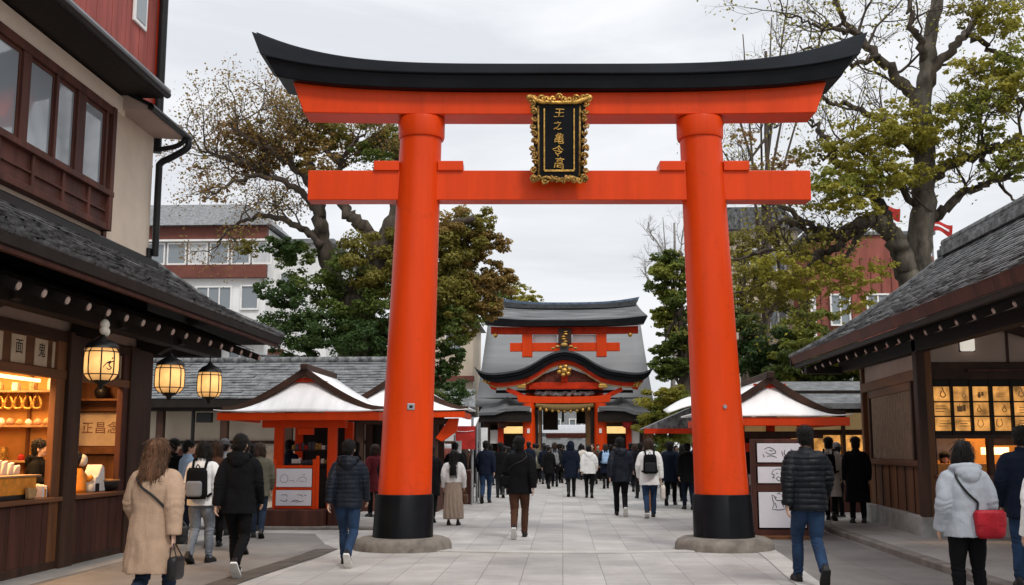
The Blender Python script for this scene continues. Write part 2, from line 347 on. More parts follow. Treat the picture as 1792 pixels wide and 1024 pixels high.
# ------------------------------------------------------------------ people
def remesh(mb, voxel, smooth=4, disp=None, name='m'):
    me0 = mb.mesh('tmp'); o = bpy.data.objects.new('tmp', me0); COL.objects.link(o)
    md = o.modifiers.new('r', 'REMESH'); md.mode = 'VOXEL'; md.voxel_size = voxel; md.use_smooth_shade = True
    if smooth:
        sm = o.modifiers.new('s', 'SMOOTH'); sm.factor = .5; sm.iterations = smooth
    dg = bpy.context.evaluated_depsgraph_get()
    me = bpy.data.meshes.new_from_object(o.evaluated_get(dg)); me.name = name; me.materials.clear()
    bpy.data.objects.remove(o); bpy.data.meshes.remove(me0)
    n = len(me.vertices)
    if disp and n:
        co = np.empty(n*3, 'f'); me.vertices.foreach_get('co', co); co = co.reshape(-1,3)
        no = np.empty(n*3, 'f'); me.vertices.foreach_get('normal', no); no = no.reshape(-1,3)
        d = np.array([disp(Vector(c)) for c in co], 'f'); co += no*d[:,None]
        me.vertices.foreach_set('co', co.ravel()); me.update()
    me.polygons.foreach_set('use_smooth', [True]*len(me.polygons))
    return me

def pose(kind):
    P = {}
    hx, sxx = .088, .160
    if kind in ('walk_l', 'walk_r', 'step_l', 'step_r'):
        big = kind.startswith('walk'); k = 1.0 if big else .55
        fw, bk = ('L','R') if kind.endswith('l') else ('R','L')
        s = {'L': -1, 'R': 1}
        P['hip'+fw] = (s[fw]*hx, .01, .90); P['knee'+fw] = (s[fw]*.088, .15*k+.02, .49); P['ank'+fw] = (s[fw]*.08, .24*k, .085); P['pitch'+fw] = 8*k
        P['hip'+bk] = (s[bk]*hx, -.01, .90); P['knee'+bk] = (s[bk]*.085, .0, .475); P['ank'+bk] = (s[bk]*.078, -.34*k, .085+.11*k); P['pitch'+bk] = -48*k
        P['sh'+fw] = (s[fw]*sxx, -.01, 1.385); P['el'+fw] = (s[fw]*.222, -.10*k, 1.115); P['wr'+fw] = (s[fw]*.242, -.12*k, .875)
        P['sh'+bk] = (s[bk]*sxx, .0, 1.385); P['el'+bk] = (s[bk]*.225, .03, 1.115); P['wr'+bk] = (s[bk]*.225, .18*k+.04, .90)
    else:
        for q, s in (('L',-1),('R',1)):
            P['hip'+q] = (s*hx, 0, .90); P['knee'+q] = (s*.1, .02, .49); P['ank'+q] = (s*.11, 0.0, .085); P['pitch'+q] = 0
            P['sh'+q] = (s*sxx, 0, 1.385); P['el'+q] = (s*.228, -.03, 1.115); P['wr'+q] = (s*.238, .07, .88)
        if kind == 'pocket':
            for q, s in (('L',-1),('R',1)): P['el'+q] = (s*.262, -.08, 1.13); P['wr'+q] = (s*.205, .10, .97)
        if kind == 'front':      # forearms raised in front, holding something
            for q, s in (('L',-1),('R',1)): P['el'+q] = (s*.26, .03, 1.14); P['wr'+q] = (s*.14, .27, 1.14)
        if kind == 'bag_r':
            P['elR'] = (.235, -.02, 1.12); P['wrR'] = (.262, .06, .88)
    return {k: (Vector(v) if not isinstance(v, (int, float)) else v) for k, v in P.items()}

def ering(cx, cy, z, a, b, n=24, e=2.4):
    out = []
    for j in range(n):
        t = 2*math.pi*j/n; c, s = math.cos(t), math.sin(t)
        out.append(Vector((cx + a*math.copysign(abs(c)**(2/e), c), cy + b*math.copysign(abs(s)**(2/e), s), z)))
    return out

def hand_into(mb, w, dirv, side, curl=.5):
    """palm, four unequal fingers bent at the knuckles and a thumb from the side of the palm"""
    d = Vector(dirv).normalized(); fwd = Vector((0,1,0)); fwd = (fwd - d*fwd.dot(d)).normalized(); lat = d.cross(fwd).normalized()
    # palm faces the thigh: finger row runs along fwd, bend goes toward -side*x
    inn = Vector((-side,0,0)); inn = (inn - d*inn.dot(d)).normalized()
    pal0, pal1 = w, w + d*.085
    rings = []
    for t, hw, ht in ((-.01,.026,.02),(.03,.036,.018),(.075,.041,.015),(.09,.036,.011)):
        c = w + d*t; rings.append([c + fwd*(hw*math.cos(2*math.pi*j/10)) + inn*(ht*math.sin(2*math.pi*j/10)) for j in range(10)])
    mb.loft(rings)
    for k, (off, ln) in enumerate(((.031,.070),(.0105,.080),(-.0105,.074),(-.031,.058))):
        p = w + d*.082 + fwd*off; pts = [p]; a = curl*.25
        for seg, fr in enumerate((.45,.32,.23)):
            a += curl*(.35+.25*seg)
            pts.append(pts[-1] + (d*math.cos(a) + inn*math.sin(a))*ln*fr)
        mb.tube(pts, [.0095,.009,.0082,.007], 8)
    p = w + d*.025 + fwd*.030
    mb.tube([p, p + d*.028 + fwd*.022 + inn*.008, p + d*.056 + fwd*.028 + inn*.018, p + d*.076 + fwd*.026 + inn*.024], [.014,.0115,.010,.008], 8)

def head_into(mb, c, yaw=0, tilt=0):
    rot = Matrix.Rotation(yaw,3,'Z') @ Matrix.Rotation(tilt,3,'X'); c = Vector(c)
    def E(o, r): mb.ell(c + rot @ Vector(o), r, 16, 10, rot)
    E((0,-.012,.035),(.076,.096,.088))       # cranium
    E((0,.030,-.035),(.056,.062,.078))       # face and jaw
    E((0,.060,-.085),(.030,.026,.024))       # chin
    E((0,.099,-.012),(.012,.016,.024)); E((0,.104,-.025),(.016,.014,.010))  # nose
    E((0,.088,.020),(.050,.012,.010))        # brow
    E((0,.088,-.055),(.024,.012,.007)); E((0,.087,-.066),(.020,.012,.007))  # lips
    for s in (-1,1):
        E((s*.078,-.005,-.012),(.010,.020,.031))   # ears
        E((s*.042,.066,-.028),(.020,.024,.020))    # cheeks
        E((s*.030,.086,.002),(.012,.010,.007))     # eye lids

_cache = {}
def body_mesh(pk, voxel, hands=True):
    key = ('body', pk, voxel)
    if key in _cache: return _cache[key]
    P = pose(pk); mb = MB()
    mb.loft([ering(0,0,z,a,b) for z,a,b in ((.84,.10,.08),(.92,.14,.10),(1.05,.125,.09),(1.22,.14,.10),(1.34,.145,.095),(1.41,.10,.07),(1.475,.058,.056))])
    mb.tube([(0,-.02,1.42),(0,-.005,1.50),(0,.005,1.57)], [.062,.055,.055], 14)
    head_into(mb, (0,.015,1.605))
    for q, s in (('L',-1),('R',1)):
        mb.tube(spline([(s*.09,0,1.385), P['sh'+q], P['el'+q], P['wr'+q]], 5), [interp(t,[0,.33,.66,1],[.045,.046,.036,.026]) for t in np.linspace(0,1,16)], 12)
        hand_into(mb, P['wr'+q], P['wr'+q]-P['el'+q], s, .6)
        aa = P['ank'+q]; kk = P['knee'+q]
        mb.tube(spline([P['hip'+q]+Vector((0,0,.03)), P['hip'+q]-Vector((0,0,.14)), lerp(P['hip'+q], kk, .7), kk, lerp(kk, aa, .5)+Vector((0,-.015,0)), aa], 5), [interp(t,[0,.2,.6,.8,1],[.075,.072,.046,.044,.032]) for t in np.linspace(0,1,26)], 12)
        rot = Matrix.Rotation(R(P['pitch'+q]),3,'X')
        mb.tube([P['ank'+q]+rot@Vector((0,-.02,-.04)), P['ank'+q]+rot@Vector((0,.06,-.045)), P['ank'+q]+rot@Vector((0,.14,-.06))], [.035,.034,.022], 10)
    me = remesh(mb, voxel, 3 if voxel < .01 else 2, None, 'body'); _cache[key] = me; return me

def nz(p): return noise.noise(p)
def jacket_rings(J):
    hem = J.get('hem', .80); fl = J.get('flare', 0); bulk = J.get('bulk', 0)
    prof = [(1.46,.085,.07),(1.43,.125,.10),(1.385,.165,.125),(1.28,.186,.140),(1.15,.182,.136),(1.05,.18,.134),(.95,.19,.142),(.85,.198,.148),(.70,.206,.156),(.55,.214,.163),(.40,.22,.168),(.1,.23,.178)]
    out = []
    zs = sorted({hem} | {z for z,_,_ in prof if z > hem + .03}, reverse=True)
    Z = [p[0] for p in prof][::-1]; A = [p[1] for p in prof][::-1]; B = [p[2] for p in prof][::-1]
    for z in zs:
        k = max(0, (1.1-z)); m = 1 if z < 1.4 else .5
        out.append((z, interp(z,Z,A) + fl*k + bulk*m, interp(z,Z,B) + fl*k*.8 + bulk*m))
    return out
def torso_pt(J, z, ang, off=.0):
    rs = jacket_rings(J); Z = [r[0] for r in rs][::-1]
    a = interp(z, Z, [r[1] for r in rs][::-1]) + off; b = interp(z, Z, [r[2] for r in rs][::-1]) + off
    c, s = math.cos(ang), math.sin(ang); e = 2.4
    return Vector((a*math.copysign(abs(c)**(2/e), c), b*math.copysign(abs(s)**(2/e), s), z))

def jacket_mesh(pk, J, voxel):
    key = ('jacket', pk, voxel, tuple(sorted(J.items())))
    if key in _cache: return _cache[key]
    P = pose(pk); mb = MB(); bulk = J.get('bulk',0)
    rs = jacket_rings(J)
    mb.loft([ering(0, -.005, z, a, b) for z,a,b in rs])
    sl = J.get('sleeve', .0)
    for q, s in (('L',-1),('R',1)):
        w = P['wr'+q]; e = P['el'+q]
        mb.tube(spline([(s*.07,0,1.39), P['sh'+q]+Vector((-s*.004,0,-.022)), lerp(P['sh'+q], e, .5)+Vector((s*.012,0,0)), e, w + (w-e).normalized()*.012], 5),
                [interp(t,[0,.25,.5,.75,1],[.062+bulk*.4,.074+bulk*.7+sl,.069+bulk*.9+sl,.062+bulk+sl,.046+bulk*.8+sl]) for t in np.linspace(0,1,21)], 14)
    if J.get('collar', 1):
        mb.loft([ering(0,-.012,z,a,b,20,2) for z,a,b in ((1.42,.10,.085),(1.46,.083,.079),(1.50,.076,.074))])
    if J.get('hood'):
        mb.ell((0,-.105,1.43),(.135,.075,.085)); mb.ell((0,-.125,1.39),(.10,.06,.075))
        mb.tube(spline([(-.10,.03,1.46),(-.125,-.06,1.475),(0,-.13,1.49),(.125,-.06,1.475),(.10,.03,1.46)],5), .034, 10)
    if J.get('hood_up'):
        mb.ell((0,-.02,1.60),(.118,.135,.155)); mb.ell((0,-.03,1.49),(.12,.11,.09))
    if J.get('skirt'):
        pass
    puff = J.get('puff', 0); seed = Vector((len(pk)*1.7, 3.1, J.get('hem',.8)*5))
    def disp(p):
        d = (nz(Vector((p.x*7,p.y*7,p.z*5))+seed))*.009 + nz(Vector((p.x*17,p.y*17,p.z*13))+seed)*.004
        d += .008*nz(Vector((p.x*5+p.z*4*(1 if p.x > 0 else -1), p.y*6, p.z*7-abs(p.x)*6))+seed) - .007*max(0,.35-abs(nz(Vector((p.x*6-p.z*3,p.y*6,p.z*6+p.x*4))+seed*2)))
        # folds around elbows
        d += .0032*math.sin(p.z*95+ nz(p*9)*5)*max(0,1-abs(p.z-1.12)/.13)*(1 if abs(p.x) > .17 else .15)
        # hem drag folds
        if p.z < 1.05: d += .007*min(1,(1.05-p.z)*3)*nz(Vector((p.x*15, p.y*15, p.z*2.2))+seed)
        if puff: d += puff*(abs(math.sin(p.z*math.pi/.062 + nz(p*5)*.6))**.55 - .6)
        return d
    me = remesh(mb, voxel, 3, disp, 'jacket'); _cache[key] = me; return me

def trousers_mesh(pk, T, voxel):
    key = ('trousers', pk, voxel, tuple(sorted(T.items())))
    if key in _cache: return _cache[key]
    P = pose(pk); mb = MB(); w = T.get('wide', 0)
    mb.loft([ering(0,-.005,z,a,b) for z,a,b in ((1.05,.155,.115),(.97,.172,.128),(.90,.180,.138),(.83,.172,.13),(.79,.12,.09))])
    for q, s in (('L',-1),('R',1)):
        a = P['ank'+q]; k = P['knee'+q]
        mb.tube(spline([P['hip'+q]+Vector((0,0,.03)), P['hip'+q]-Vector((0,0,.14)), lerp(P['hip'+q], k, .7), k, lerp(k, a, .5)+Vector((0,-.015,0)), a + (a-k).normalized()*.01], 5),
                [interp(t,[0,.2,.6,.8,1],[.098,.096,.068+w,.063+w,.052+w*1.3]) for t in np.linspace(0,1,26)], 14)
    seed = Vector((5.2, len(pk)*.9, 1.3))
    def disp(p):
        d = nz(Vector((p.x*10,p.y*10,p.z*7))+seed)*.007
        d += .0045*math.sin(p.z*110+nz(p*10)*6)*(max(0,1-abs(p.z-.46)/.12)+max(0,1-abs(p.z-.13)/.09)*1.2+max(0,1-abs(p.z-.80)/.08)*.7)
        return d
    me = remesh(mb, voxel, 3, disp, 'trousers'); _cache[key] = me; return me

def skirt_mesh(S, voxel):
    mb = MB(); hem = S.get('hem', .28)
    mb.loft([ering(0,-.005,z,a,b) for z,a,b in ((1.08,.155,.115),(.98,.175,.135),(.88,.19,.15),(.60,.215,.17),(hem,.235,.185))])
    def disp(p):
        ang = math.atan2(p.y, p.x); k = max(0, min(1,(1.0-p.z)*1.6))
        return k*.014*math.sin(ang*13+nz(p*3)*3) + nz(p*8)*.004
    return remesh(mb, voxel, 2, disp, 'skirt')

def shoe_mesh(P, q, big=0):
    rot = Matrix.Rotation(R(P['pitch'+q]),3,'X'); a = P['ank'+q]; mb = MB()
    prof = [(-.085,.028,.055),(-.07,.037,.085),(-.03,.040,.10),(.02,.041,.082),(.07,.047,.058),(.12,.050,.045),(.165,.040,.034),(.185,.020,.022)]
    s = -1 if q == 'L' else 1
    for i, (z0, hfun, m, ex) in enumerate(((-.085, lambda h: .022, 1, .006), (-.063, lambda h: h-.0, 0, 0))):
        rings = []
        for y, hw, h in prof:
            top = z0 + hfun(h); wdt = hw + ex
            tw = 1 if m else .55
            sec = [(-wdt,z0),(-wdt*(1 if m else .98),lerp(z0,top,.5)),(-wdt*tw,top),(0,top+(0 if m else .006)),(wdt*tw,top),(wdt*(1 if m else .98),lerp(z0,top,.5)),(wdt,z0),(0,z0)]
            rings.append([a + rot @ Vector((x + s*.012*max(0,y)*4, y*(1.04 if m else 1), z)) for x, z in sec])
        mb.mi(m).loft(rings)
    return mb

HAIRJ = {}
def hair_mesh(style, voxel, seedv=0):
    key = ('hair', style, voxel)
    if key in _cache: return _cache[key]
    mb = MB(); c = Vector((0,.015,1.605))
    if style == 'beanie':
        mb.ell(c+Vector((0,-.014,.052)),(.088,.108,.085)); mb.tube(spline([c+Vector((.088*math.cos(t),-.012+.108*math.sin(t),.028-.01*math.sin(t))) for t in np.linspace(0,2*math.pi,13)],2), .014, 8)
    else:
        mb.ell(c+Vector((0,-.020,.045)),(.086,.102,.090))
        mb.ell(c+Vector((0,-.045,-.005)),(.080,.072,.080))
        if style == 'short':
            mb.ell(c+Vector((0,-.062,-.045)),(.060,.040,.050))
        if style == 'full':
            mb.ell(c+Vector((0,-.055,-.05)),(.078,.055,.065)); mb.ell(c+Vector((0,-.015,.06)),(.093,.106,.088))
        if style == 'bob':
            mb.ell(c+Vector((0,-.03,-.03)),(.096,.085,.12)); mb.ell(c+Vector((-.07,.01,-.05)),(.03,.045,.10)); mb.ell(c+Vector((.07,.01,-.05)),(.03,.045,.10))
        if style == 'long':
            mb.ell(c+Vector((0,-.045,-.02)),(.097,.085,.12))
            mb.loft([ering(0,y,z,a,b,20,2) for z,y,a,b in ((1.60,-.03,.094,.075),(1.50,-.055,.105,.070),(1.42,-.085,.115,.060),(1.34,-.115,.10,.045),(1.27,-.13,.06,.03))])
        if style == 'wavy':
            mb.ell(c+Vector((0,-.045,-.02)),(.105,.092,.125)); mb.ell(c+Vector((.01,-.03,.05)),(.096,.11,.092))
            mb.loft([ering(0,y,z,a,b,20,2) for z,y,a,b in ((1.58,-.03,.105,.085),(1.48,-.07,.12,.085),(1.41,-.10,.12,.07),(1.36,-.12,.085,.05))])
            mb.ell((-.06,-.115,1.40),(.06,.05,.06)); mb.ell((.055,-.12,1.42),(.055,.05,.06))
        if style == 'straight':
            mb.ell(c+Vector((0,-.045,-.02)),(.094,.085,.12))
            mb.loft([ering(0,y,z,a,b,20,2) for z,y,a,b in ((1.60,-.03,.092,.078),(1.45,-.075,.098,.055),(1.30,-.125,.095,.045),(1.15,-.15,.075,.03))])
        if style == 'bun':
            mb.ell(c+Vector((0,-.075,.105)),(.045,.045,.042))
    amp = .002 if style == 'beanie' else (.010 if style == 'wavy' else .006)
    def disp(p):
        ang = math.atan2(p.y+.01, p.x)
        return amp*nz(Vector((math.cos(ang)*16, math.sin(ang)*16, p.z*(5 if style != 'wavy' else 14)))) + amp*.5*nz(Vector((math.cos(ang)*40, math.sin(ang)*40, p.z*8)))
    me = remesh(mb, voxel, 2, disp, 'hair')
    if voxel <= .012 and style != 'beanie':      # loose locks over the hair mass
        rg = random.Random(len(style)*7+3); bm_ = MB(); bm_.v = [tuple(v.co) for v in me.vertices]; bm_.f = [tuple(p.vertices) for p in me.polygons]; bm_.m = [0]*len(bm_.f)
        ln = {'short':.04,'full':.05,'bob':.09,'long':.11,'wavy':.10,'straight':.14,'bun':.05}.get(style,.05)
        for k in range(420):
            v = me.vertices[rg.randrange(len(me.vertices))]; p = v.co.copy(); n_ = v.normal.copy(); g = Vector((rg.gauss(0,.25),rg.gauss(0,.25)-.15,-1)); t = g - n_*g.dot(n_)
            if t.length < .2: t = Vector((rg.gauss(0,1),rg.gauss(0,1),0)); t = t - n_*t.dot(n_)
            t.normalize(); sd = t.cross(n_).normalized(); L_ = ln*rg.uniform(.5,1.3); w_ = rg.uniform(.003,.007); pts = []
            for i in range(5):
                u = i/4; pts.append(p + t*L_*u + n_*(.002+.010*math.sin(u*2.2)*rg.uniform(.6,1.2)) + sd*.012*math.sin(u*4+k)*rg.random())
            bm_.grid([[q - sd*w_*(1-.8*i/4) for i,q in enumerate(pts)],[q + n_*.002 for q in pts],[q + sd*w_*(1-.8*i/4) for i,q in enumerate(pts)]])
        me2 = bm_.mesh('hair'); me2.polygons.foreach_set('use_smooth',[True]*len(me2.polygons)); bpy.data.meshes.remove(me); me = me2
    _cache[key] = me; return me

SKIN = mk('skin', (.52,.33,.24), rough=.55, var=.08, vs=12, bump=.05, bs=80)
def fabric(name, col, rough=.88, var=.07, sheen=0, bump=.3, bs=90): return mk(name, col, rough, var, 7, bump, bs, sheen=sheen, spec=.12)
FB = {
 'black': fabric('black_cloth', (.006,.006,.007)), 'puffer': mk('black_nylon', (.006,.007,.010), .5, .2, 8, .15, 60, spec=.2),
 'navy_puffer': mk('navy_nylon', (.007,.010,.017), .52, .2, 8, .15, 60, spec=.2), 'navy': fabric('navy_cloth', (.008,.012,.024)),
 'charcoal': fabric('charcoal_cloth', (.022,.023,.026)), 'grey': fabric('grey_cloth', (.20,.20,.21)), 'lgrey': fabric('pale_grey_cloth', (.36,.385,.42)),
 'camel': fabric('camel_wool', (.40,.27,.185)), 'white': fabric('white_fabric', (.74,.73,.71)), 'cream': fabric('cream_fabric', (.66,.60,.53)),
 'taupe': fabric('taupe_cloth', (.36,.28,.22)), 'brown': fabric('brown_cloth', (.075,.035,.022)), 'olive': fabric('olive_cloth', (.10,.095,.07)),
 'denim': mk('blue_denim', (.016,.038,.085), .85, .3, 5, .35, 120), 'denim_dark': mk('dark_denim', (.012,.022,.045), .85, .3, 5, .35, 120), 'denim_grey': mk('faded_grey_denim', (.16,.18,.21), .85, .25, 5, .35, 120),
 'sky': fabric('light_blue_cloth', (.32,.46,.66)), 'red': mk('red_bag_leather', (.36,.012,.022), .45, .2, 7, .25, 40), 'burgundy': fabric('burgundy_cloth', (.13,.02,.025)),
 'hair_black': mk('black_hair', (.010,.008,.007), .42, .4, 3, .7, 70, stretch=(3,3,.25)), 'hair_brown': mk('brown_hair', (.13,.062,.032), .45, .5, 4, .8, 60, stretch=(3,3,.3)),
 'hair_dark_brown': mk('dark_brown_hair', (.045,.024,.015), .45, .45, 4, .7, 60, stretch=(3,3,.3)), 'hair_light': mk('light_brown_hair', (.24,.14,.08), .5, .4, 4, .7, 60, stretch=(3,3,.3)),
 'knit': mk('black_knit', (.018,.018,.02), .95, .3, 10, .7, 120),
 'sole_white': mk('white_rubber', (.7,.69,.66), .6, .1, 20, .1), 'sole_black': mk('black_rubber', (.015,.015,.015), .7, .1, 20, .1),
 'leather': mk('black_leather', (.014,.013,.013), .4, .25, 10, .2, 60), 'leather_brown': mk('brown_leather', (.10,.045,.025), .5, .25, 10, .2, 60), 'kraft': mk('kraft_paper', (.42,.30,.19), .85, .1, 6, .1),
}
EYE = mk('eye', (.02,.015,.012), .15, 0, 1, 0)

def person(x, y, h, rz, pk, label, top, bottom, hair, J=None, T=None, vox=.012, shoes=('leather','sole_black'), group=None, z=0.0, eyes=False, name='person', skirt=None):
    """facing +Y at rz = 0; h is the standing height"""
    J = dict(J or {}); T = dict(T or {})
    root = thing(name, (x,y,z), label, 'person', group, R(rz)); s = h/1.72; root.scale = (s,s,s)
    P = pose(pk)
    link('body', body_mesh(pk, vox), SKIN, root, local=True)
    link('hair' if hair[0] != 'beanie' else 'knit_cap', hair_mesh(hair[0], max(.008, vox*.8)), FB[hair[1]], root, local=True)
    if hair[0] == 'beanie': link('hair', hair_mesh('short', max(.008, vox*.8)), FB['hair_black'], root, local=True).scale = (.985,.985,.99)
    jm = jacket_mesh(pk, J, vox); o = link(top[0], jm if FB[top[1]] in list(jm.materials) or not len(jm.materials) else jm.copy(), FB[top[1]], root, local=True)
    if o.data.materials[0] is not FB[top[1]]: o.data.materials[0] = FB[top[1]]
    if skirt is not None:
        o = link('skirt', skirt_mesh(skirt, vox), FB[bottom[1]], root, local=True)
    else:
        tm = trousers_mesh(pk, T, vox); o = link(bottom[0], tm if not len(tm.materials) or FB[bottom[1]] in list(tm.materials) else tm.copy(), FB[bottom[1]], root, local=True)
        if o.data.materials[0] is not FB[bottom[1]]: o.data.materials[0] = FB[bottom[1]]
    for q in 'LR': shoe_mesh(P, q).build('shoe', [FB[shoes[0]], FB[shoes[1]]], root, smooth='auto', local=True)
    if eyes:
        for sx in (-1,1): MB().ell((sx*.030,.105,1.607),(.011,.010,.008),10,8).build('eye', EYE, root, True, local=True)
    return root

def held(name, root, mb_fn, label, cat, parts, group=None):
    """a bag carried by a person: top-level thing standing at the person's own place and turn"""
    b = thing(name, root.location, label, cat, group, root.rotation_euler.z); b.scale = root.scale.copy()
    for nm, mb, mat, sm in parts: mb.build(nm, FB[mat], b, smooth=sm, local=True)
    return b

def rbox(mb, c, sx, sy, sz, e=3.4, n=20, m=9, taper=0, bulge=.0):
    rings = []
    for i in range(m+1):
        t = -1 + 2*i/m; k = (1-abs(t)**4)**.25 if abs(t) < 1 else 0.0
        k = .82+.18*k if 0 < i < m else .80
        rings.append([Vector((0,0,0))+q for q in ering(c[0], c[1], c[2]+t*sz/2, sx/2*k*(1-taper*t), sy/2*k*(1+bulge*(1-t*t)), n, e)])
    return mb.loft(rings)

def strap_path(J, z0, a0, z1, a1, off=.008, n=14):
    return [torso_pt(J, lerp(z0,z1,t), lerp(a0,a1,t), off) for t in np.linspace(0,1,n)]

def backpack(root, J, label, mat='black', mat2='charcoal', size=(.30,.15,.42), zc=1.18):
    b = torso_pt(J, zc, -math.pi/2).y - .004
    m1 = rbox(MB(), (0,b-size[1]/2+.012,zc), *size, taper=.06)
    m2 = rbox(MB(), (0,b-size[1]+.0,zc-size[2]*.17), size[0]*.78, .07, size[2]*.5)
    m3 = MB().tube(spline([(-.035,b-.04,zc+size[2]/2-.01),(0,b-.05,zc+size[2]/2+.045),(.035,b-.04,zc+size[2]/2-.01)],6), .008, 8)
    st = MB()
    parts = [('main_pack', m1, mat, True), ('front_pocket', m2, mat2, True), ('grab_handle', m3, mat, True)]
    for s in (-1,1):
        pts = [Vector((s*.09,b-.01,zc+size[2]*.42)), Vector((s*.10,-.10,1.455+J.get('bulk',0))), Vector((s*.105,.0,1.462+J.get('bulk',0))), Vector((s*.125,.11+J.get('bulk',0),1.40)), Vector((s*.14,.16+J.get('bulk',0),1.26)), Vector((s*.20,.08,1.08)), Vector((s*.15,b-.02,zc-size[2]*.42))]
        parts.append(('shoulder_strap', MB().tube(spline(pts,5), .019, 8), mat, True))
    return held('backpack', root, None, label, 'backpack', parts)

def cross_bag(root, J, label, mat, side=1, size=(.26,.09,.20), zc=.92, back=True, strap='leather', ang=None):
    """shoulder bag on a strap that crosses the back"""
    a = ang if ang is not None else (-math.pi/2 + side*.55)
    p = torso_pt(J, max(zc+.05, J.get('hem',.8)+.02), a, size[1]/2+.0); p.z = zc
    m1 = rbox(MB(), tuple(p), *size, e=3.0, taper=-.08, bulge=.2)
    m2 = rbox(MB(), (p.x, p.y-.008, p.z+size[2]*.18), size[0]*1.03, size[1]*1.06, size[2]*.62, e=3.0)
    top = 1.455 + J.get('bulk',0)
    pts = [Vector((p.x-side*size[0]*.40, p.y, p.z+size[2]*.42))] + strap_path(J, zc+.20, a - side*.35, 1.40, -math.pi/2 - side*.75, .010, 10) + [Vector((-side*.098,-.03,top+.006)), Vector((-side*.10,.06,top-.02))] \
        + strap_path(J, 1.38, math.pi/2+side*.75, zc+.15, math.pi/2-side*1.15, .010, 10) + [Vector((p.x+side*size[0]*.45, p.y, p.z+size[2]*.42))]
    m3 = MB().tube(spline(pts,3), .012, 6)
    return held('shoulder_bag', root, None, label, 'shoulder bag', [('pouch', m1, mat, True), ('flap', m2, mat, True), ('strap', m3, strap, True)])

def hand_bag(root, pk, q, label, mat='black', size=(.30,.10,.24), name='handbag', drop=.10, strap=None, cat='handbag'):
    P = pose(pk); w = P['wr'+q]; g = w + (w-P['el'+q]).normalized()*.085
    c = g - Vector((0,0,drop+size[2]/2)) + Vector(((.03 if q == 'R' else -.03),0,0))
    m1 = rbox(MB(), tuple(c), size[1], size[0], size[2], e=5.0, taper=-.05)
    parts = [('bag_body', m1, mat, 'auto')]
    for s in (-1,1):
        parts.append(('handle', MB().tube(spline([c+Vector((s*size[1]*.35,-size[0]*.28,size[2]*.45)), lerp(c,g,.9)+Vector((s*.012,-.03,.0)), g+Vector((s*.004,0,.0)), lerp(c,g,.9)+Vector((s*.012,.03,.0)), c+Vector((s*size[1]*.35,size[0]*.28,size[2]*.45))],5), .006, 6), strap or mat, True))
    return held(name, root, None, label, cat, parts)
# ------------------------------------------------------------------ ground
def flat(name, poly, z, mat, kind='structure'):
    o = MB().add([(x,y,z) for x,y in poly], [tuple(range(len(poly)))]).build(name, mat); o['kind'] = kind; return o
flat('ground', [(-250,-60),(250,-60),(250,400),(-250,400)], 0.0, M['earth'])
flat('plaza_paving', [(-14,-12),(14,-12),(16,75),(-16,75)], .004, M['slabs'])
def curve_pts(pts, n=10): return [(p.x,p.y) for p in spline([(x,y,0) for x,y in pts], n)]
# left service lane, its dark border and shop apron
inner = curve_pts([(-3.62,-4),(-3.62,8),(-3.62,12.1),(-3.42,15.0),(-3.38,16.4)])
flat('left_lane', inner + [(-3.75,17.2),(-4.4,19.3),(-5.9,19.6),(-5.95,-4)], .008, M['asphalt'])
outer = [(x-.34, y) for x, y in inner]
MB().grid([[(x,y,.012) for x,y in inner],[(x,y,.012) for x,y in outer]]).build('lane_border', M['dark_strip'])['kind'] = 'structure'
flat('left_shop_apron', [(-6.42,-4),(-5.95,-4),(-5.9,19.6),(-6.42,19.6)], .009, M['side_paving'])
# right lane with kerb and raised side pavement
rin = curve_pts([(2.62,-4),(2.68,8),(2.87,12.4),(3.05,15.0),(3.25,17.9),(3.6,19.2),(4.4,20.4)])
flat('right_lane', rin + [(4.72,20.6),(4.6,13.3),(4.62,-4)], .008, M['asphalt'])
MB().grid([[(x,y,.0125) for x,y in rin],[(x-.30,y,.0125) for x,y in rin]]).build('lane_edging', M['edge_stone'])['kind'] = 'structure'
kl = curve_pts([(4.62,-4),(4.60,8),(4.61,13.3),(4.70,17.5),(4.78,20.1),(5.1,21.8),(5.7,23.0)])
mb = MB(); kr = [(x+.16,y) for x,y in kl]
mb.loft([[Vector((x,y,-.02)),Vector((x,y,.085)),Vector((x+.015,y,.10)),Vector((x+.16,y,.10)),Vector((x+.16,y,-.02))] for x,y in kl])
mb.build('right_kerb', M['kerb_stone'], smooth='auto')['kind'] = 'structure'
flat('right_pavement', kr + [(14,23.5),(14,-4)], .096, M['side_paving'])
# edging band that links the two gate plinths, gently bowed
band = [(lerp(-1.9,1.9,t), 16.05 - .22*math.sin(math.pi*t)) for t in np.linspace(0,1,21)]
mb = MB(); mb.loft([[Vector((x,y,.0)),Vector((x,y,.022)),Vector((x,y+.30,.026)),Vector((x,y+.30,.0))] for x,y in band]); mb.build('paving_band', M['edge_stone'])['kind'] = 'structure'
# shallow kerb line in front of the left stall
MB().box(-7.5,-3.1,20.2,20.5,.0,.06).build('stall_kerb', M['kerb_stone'], bev=.015)['kind'] = 'structure'

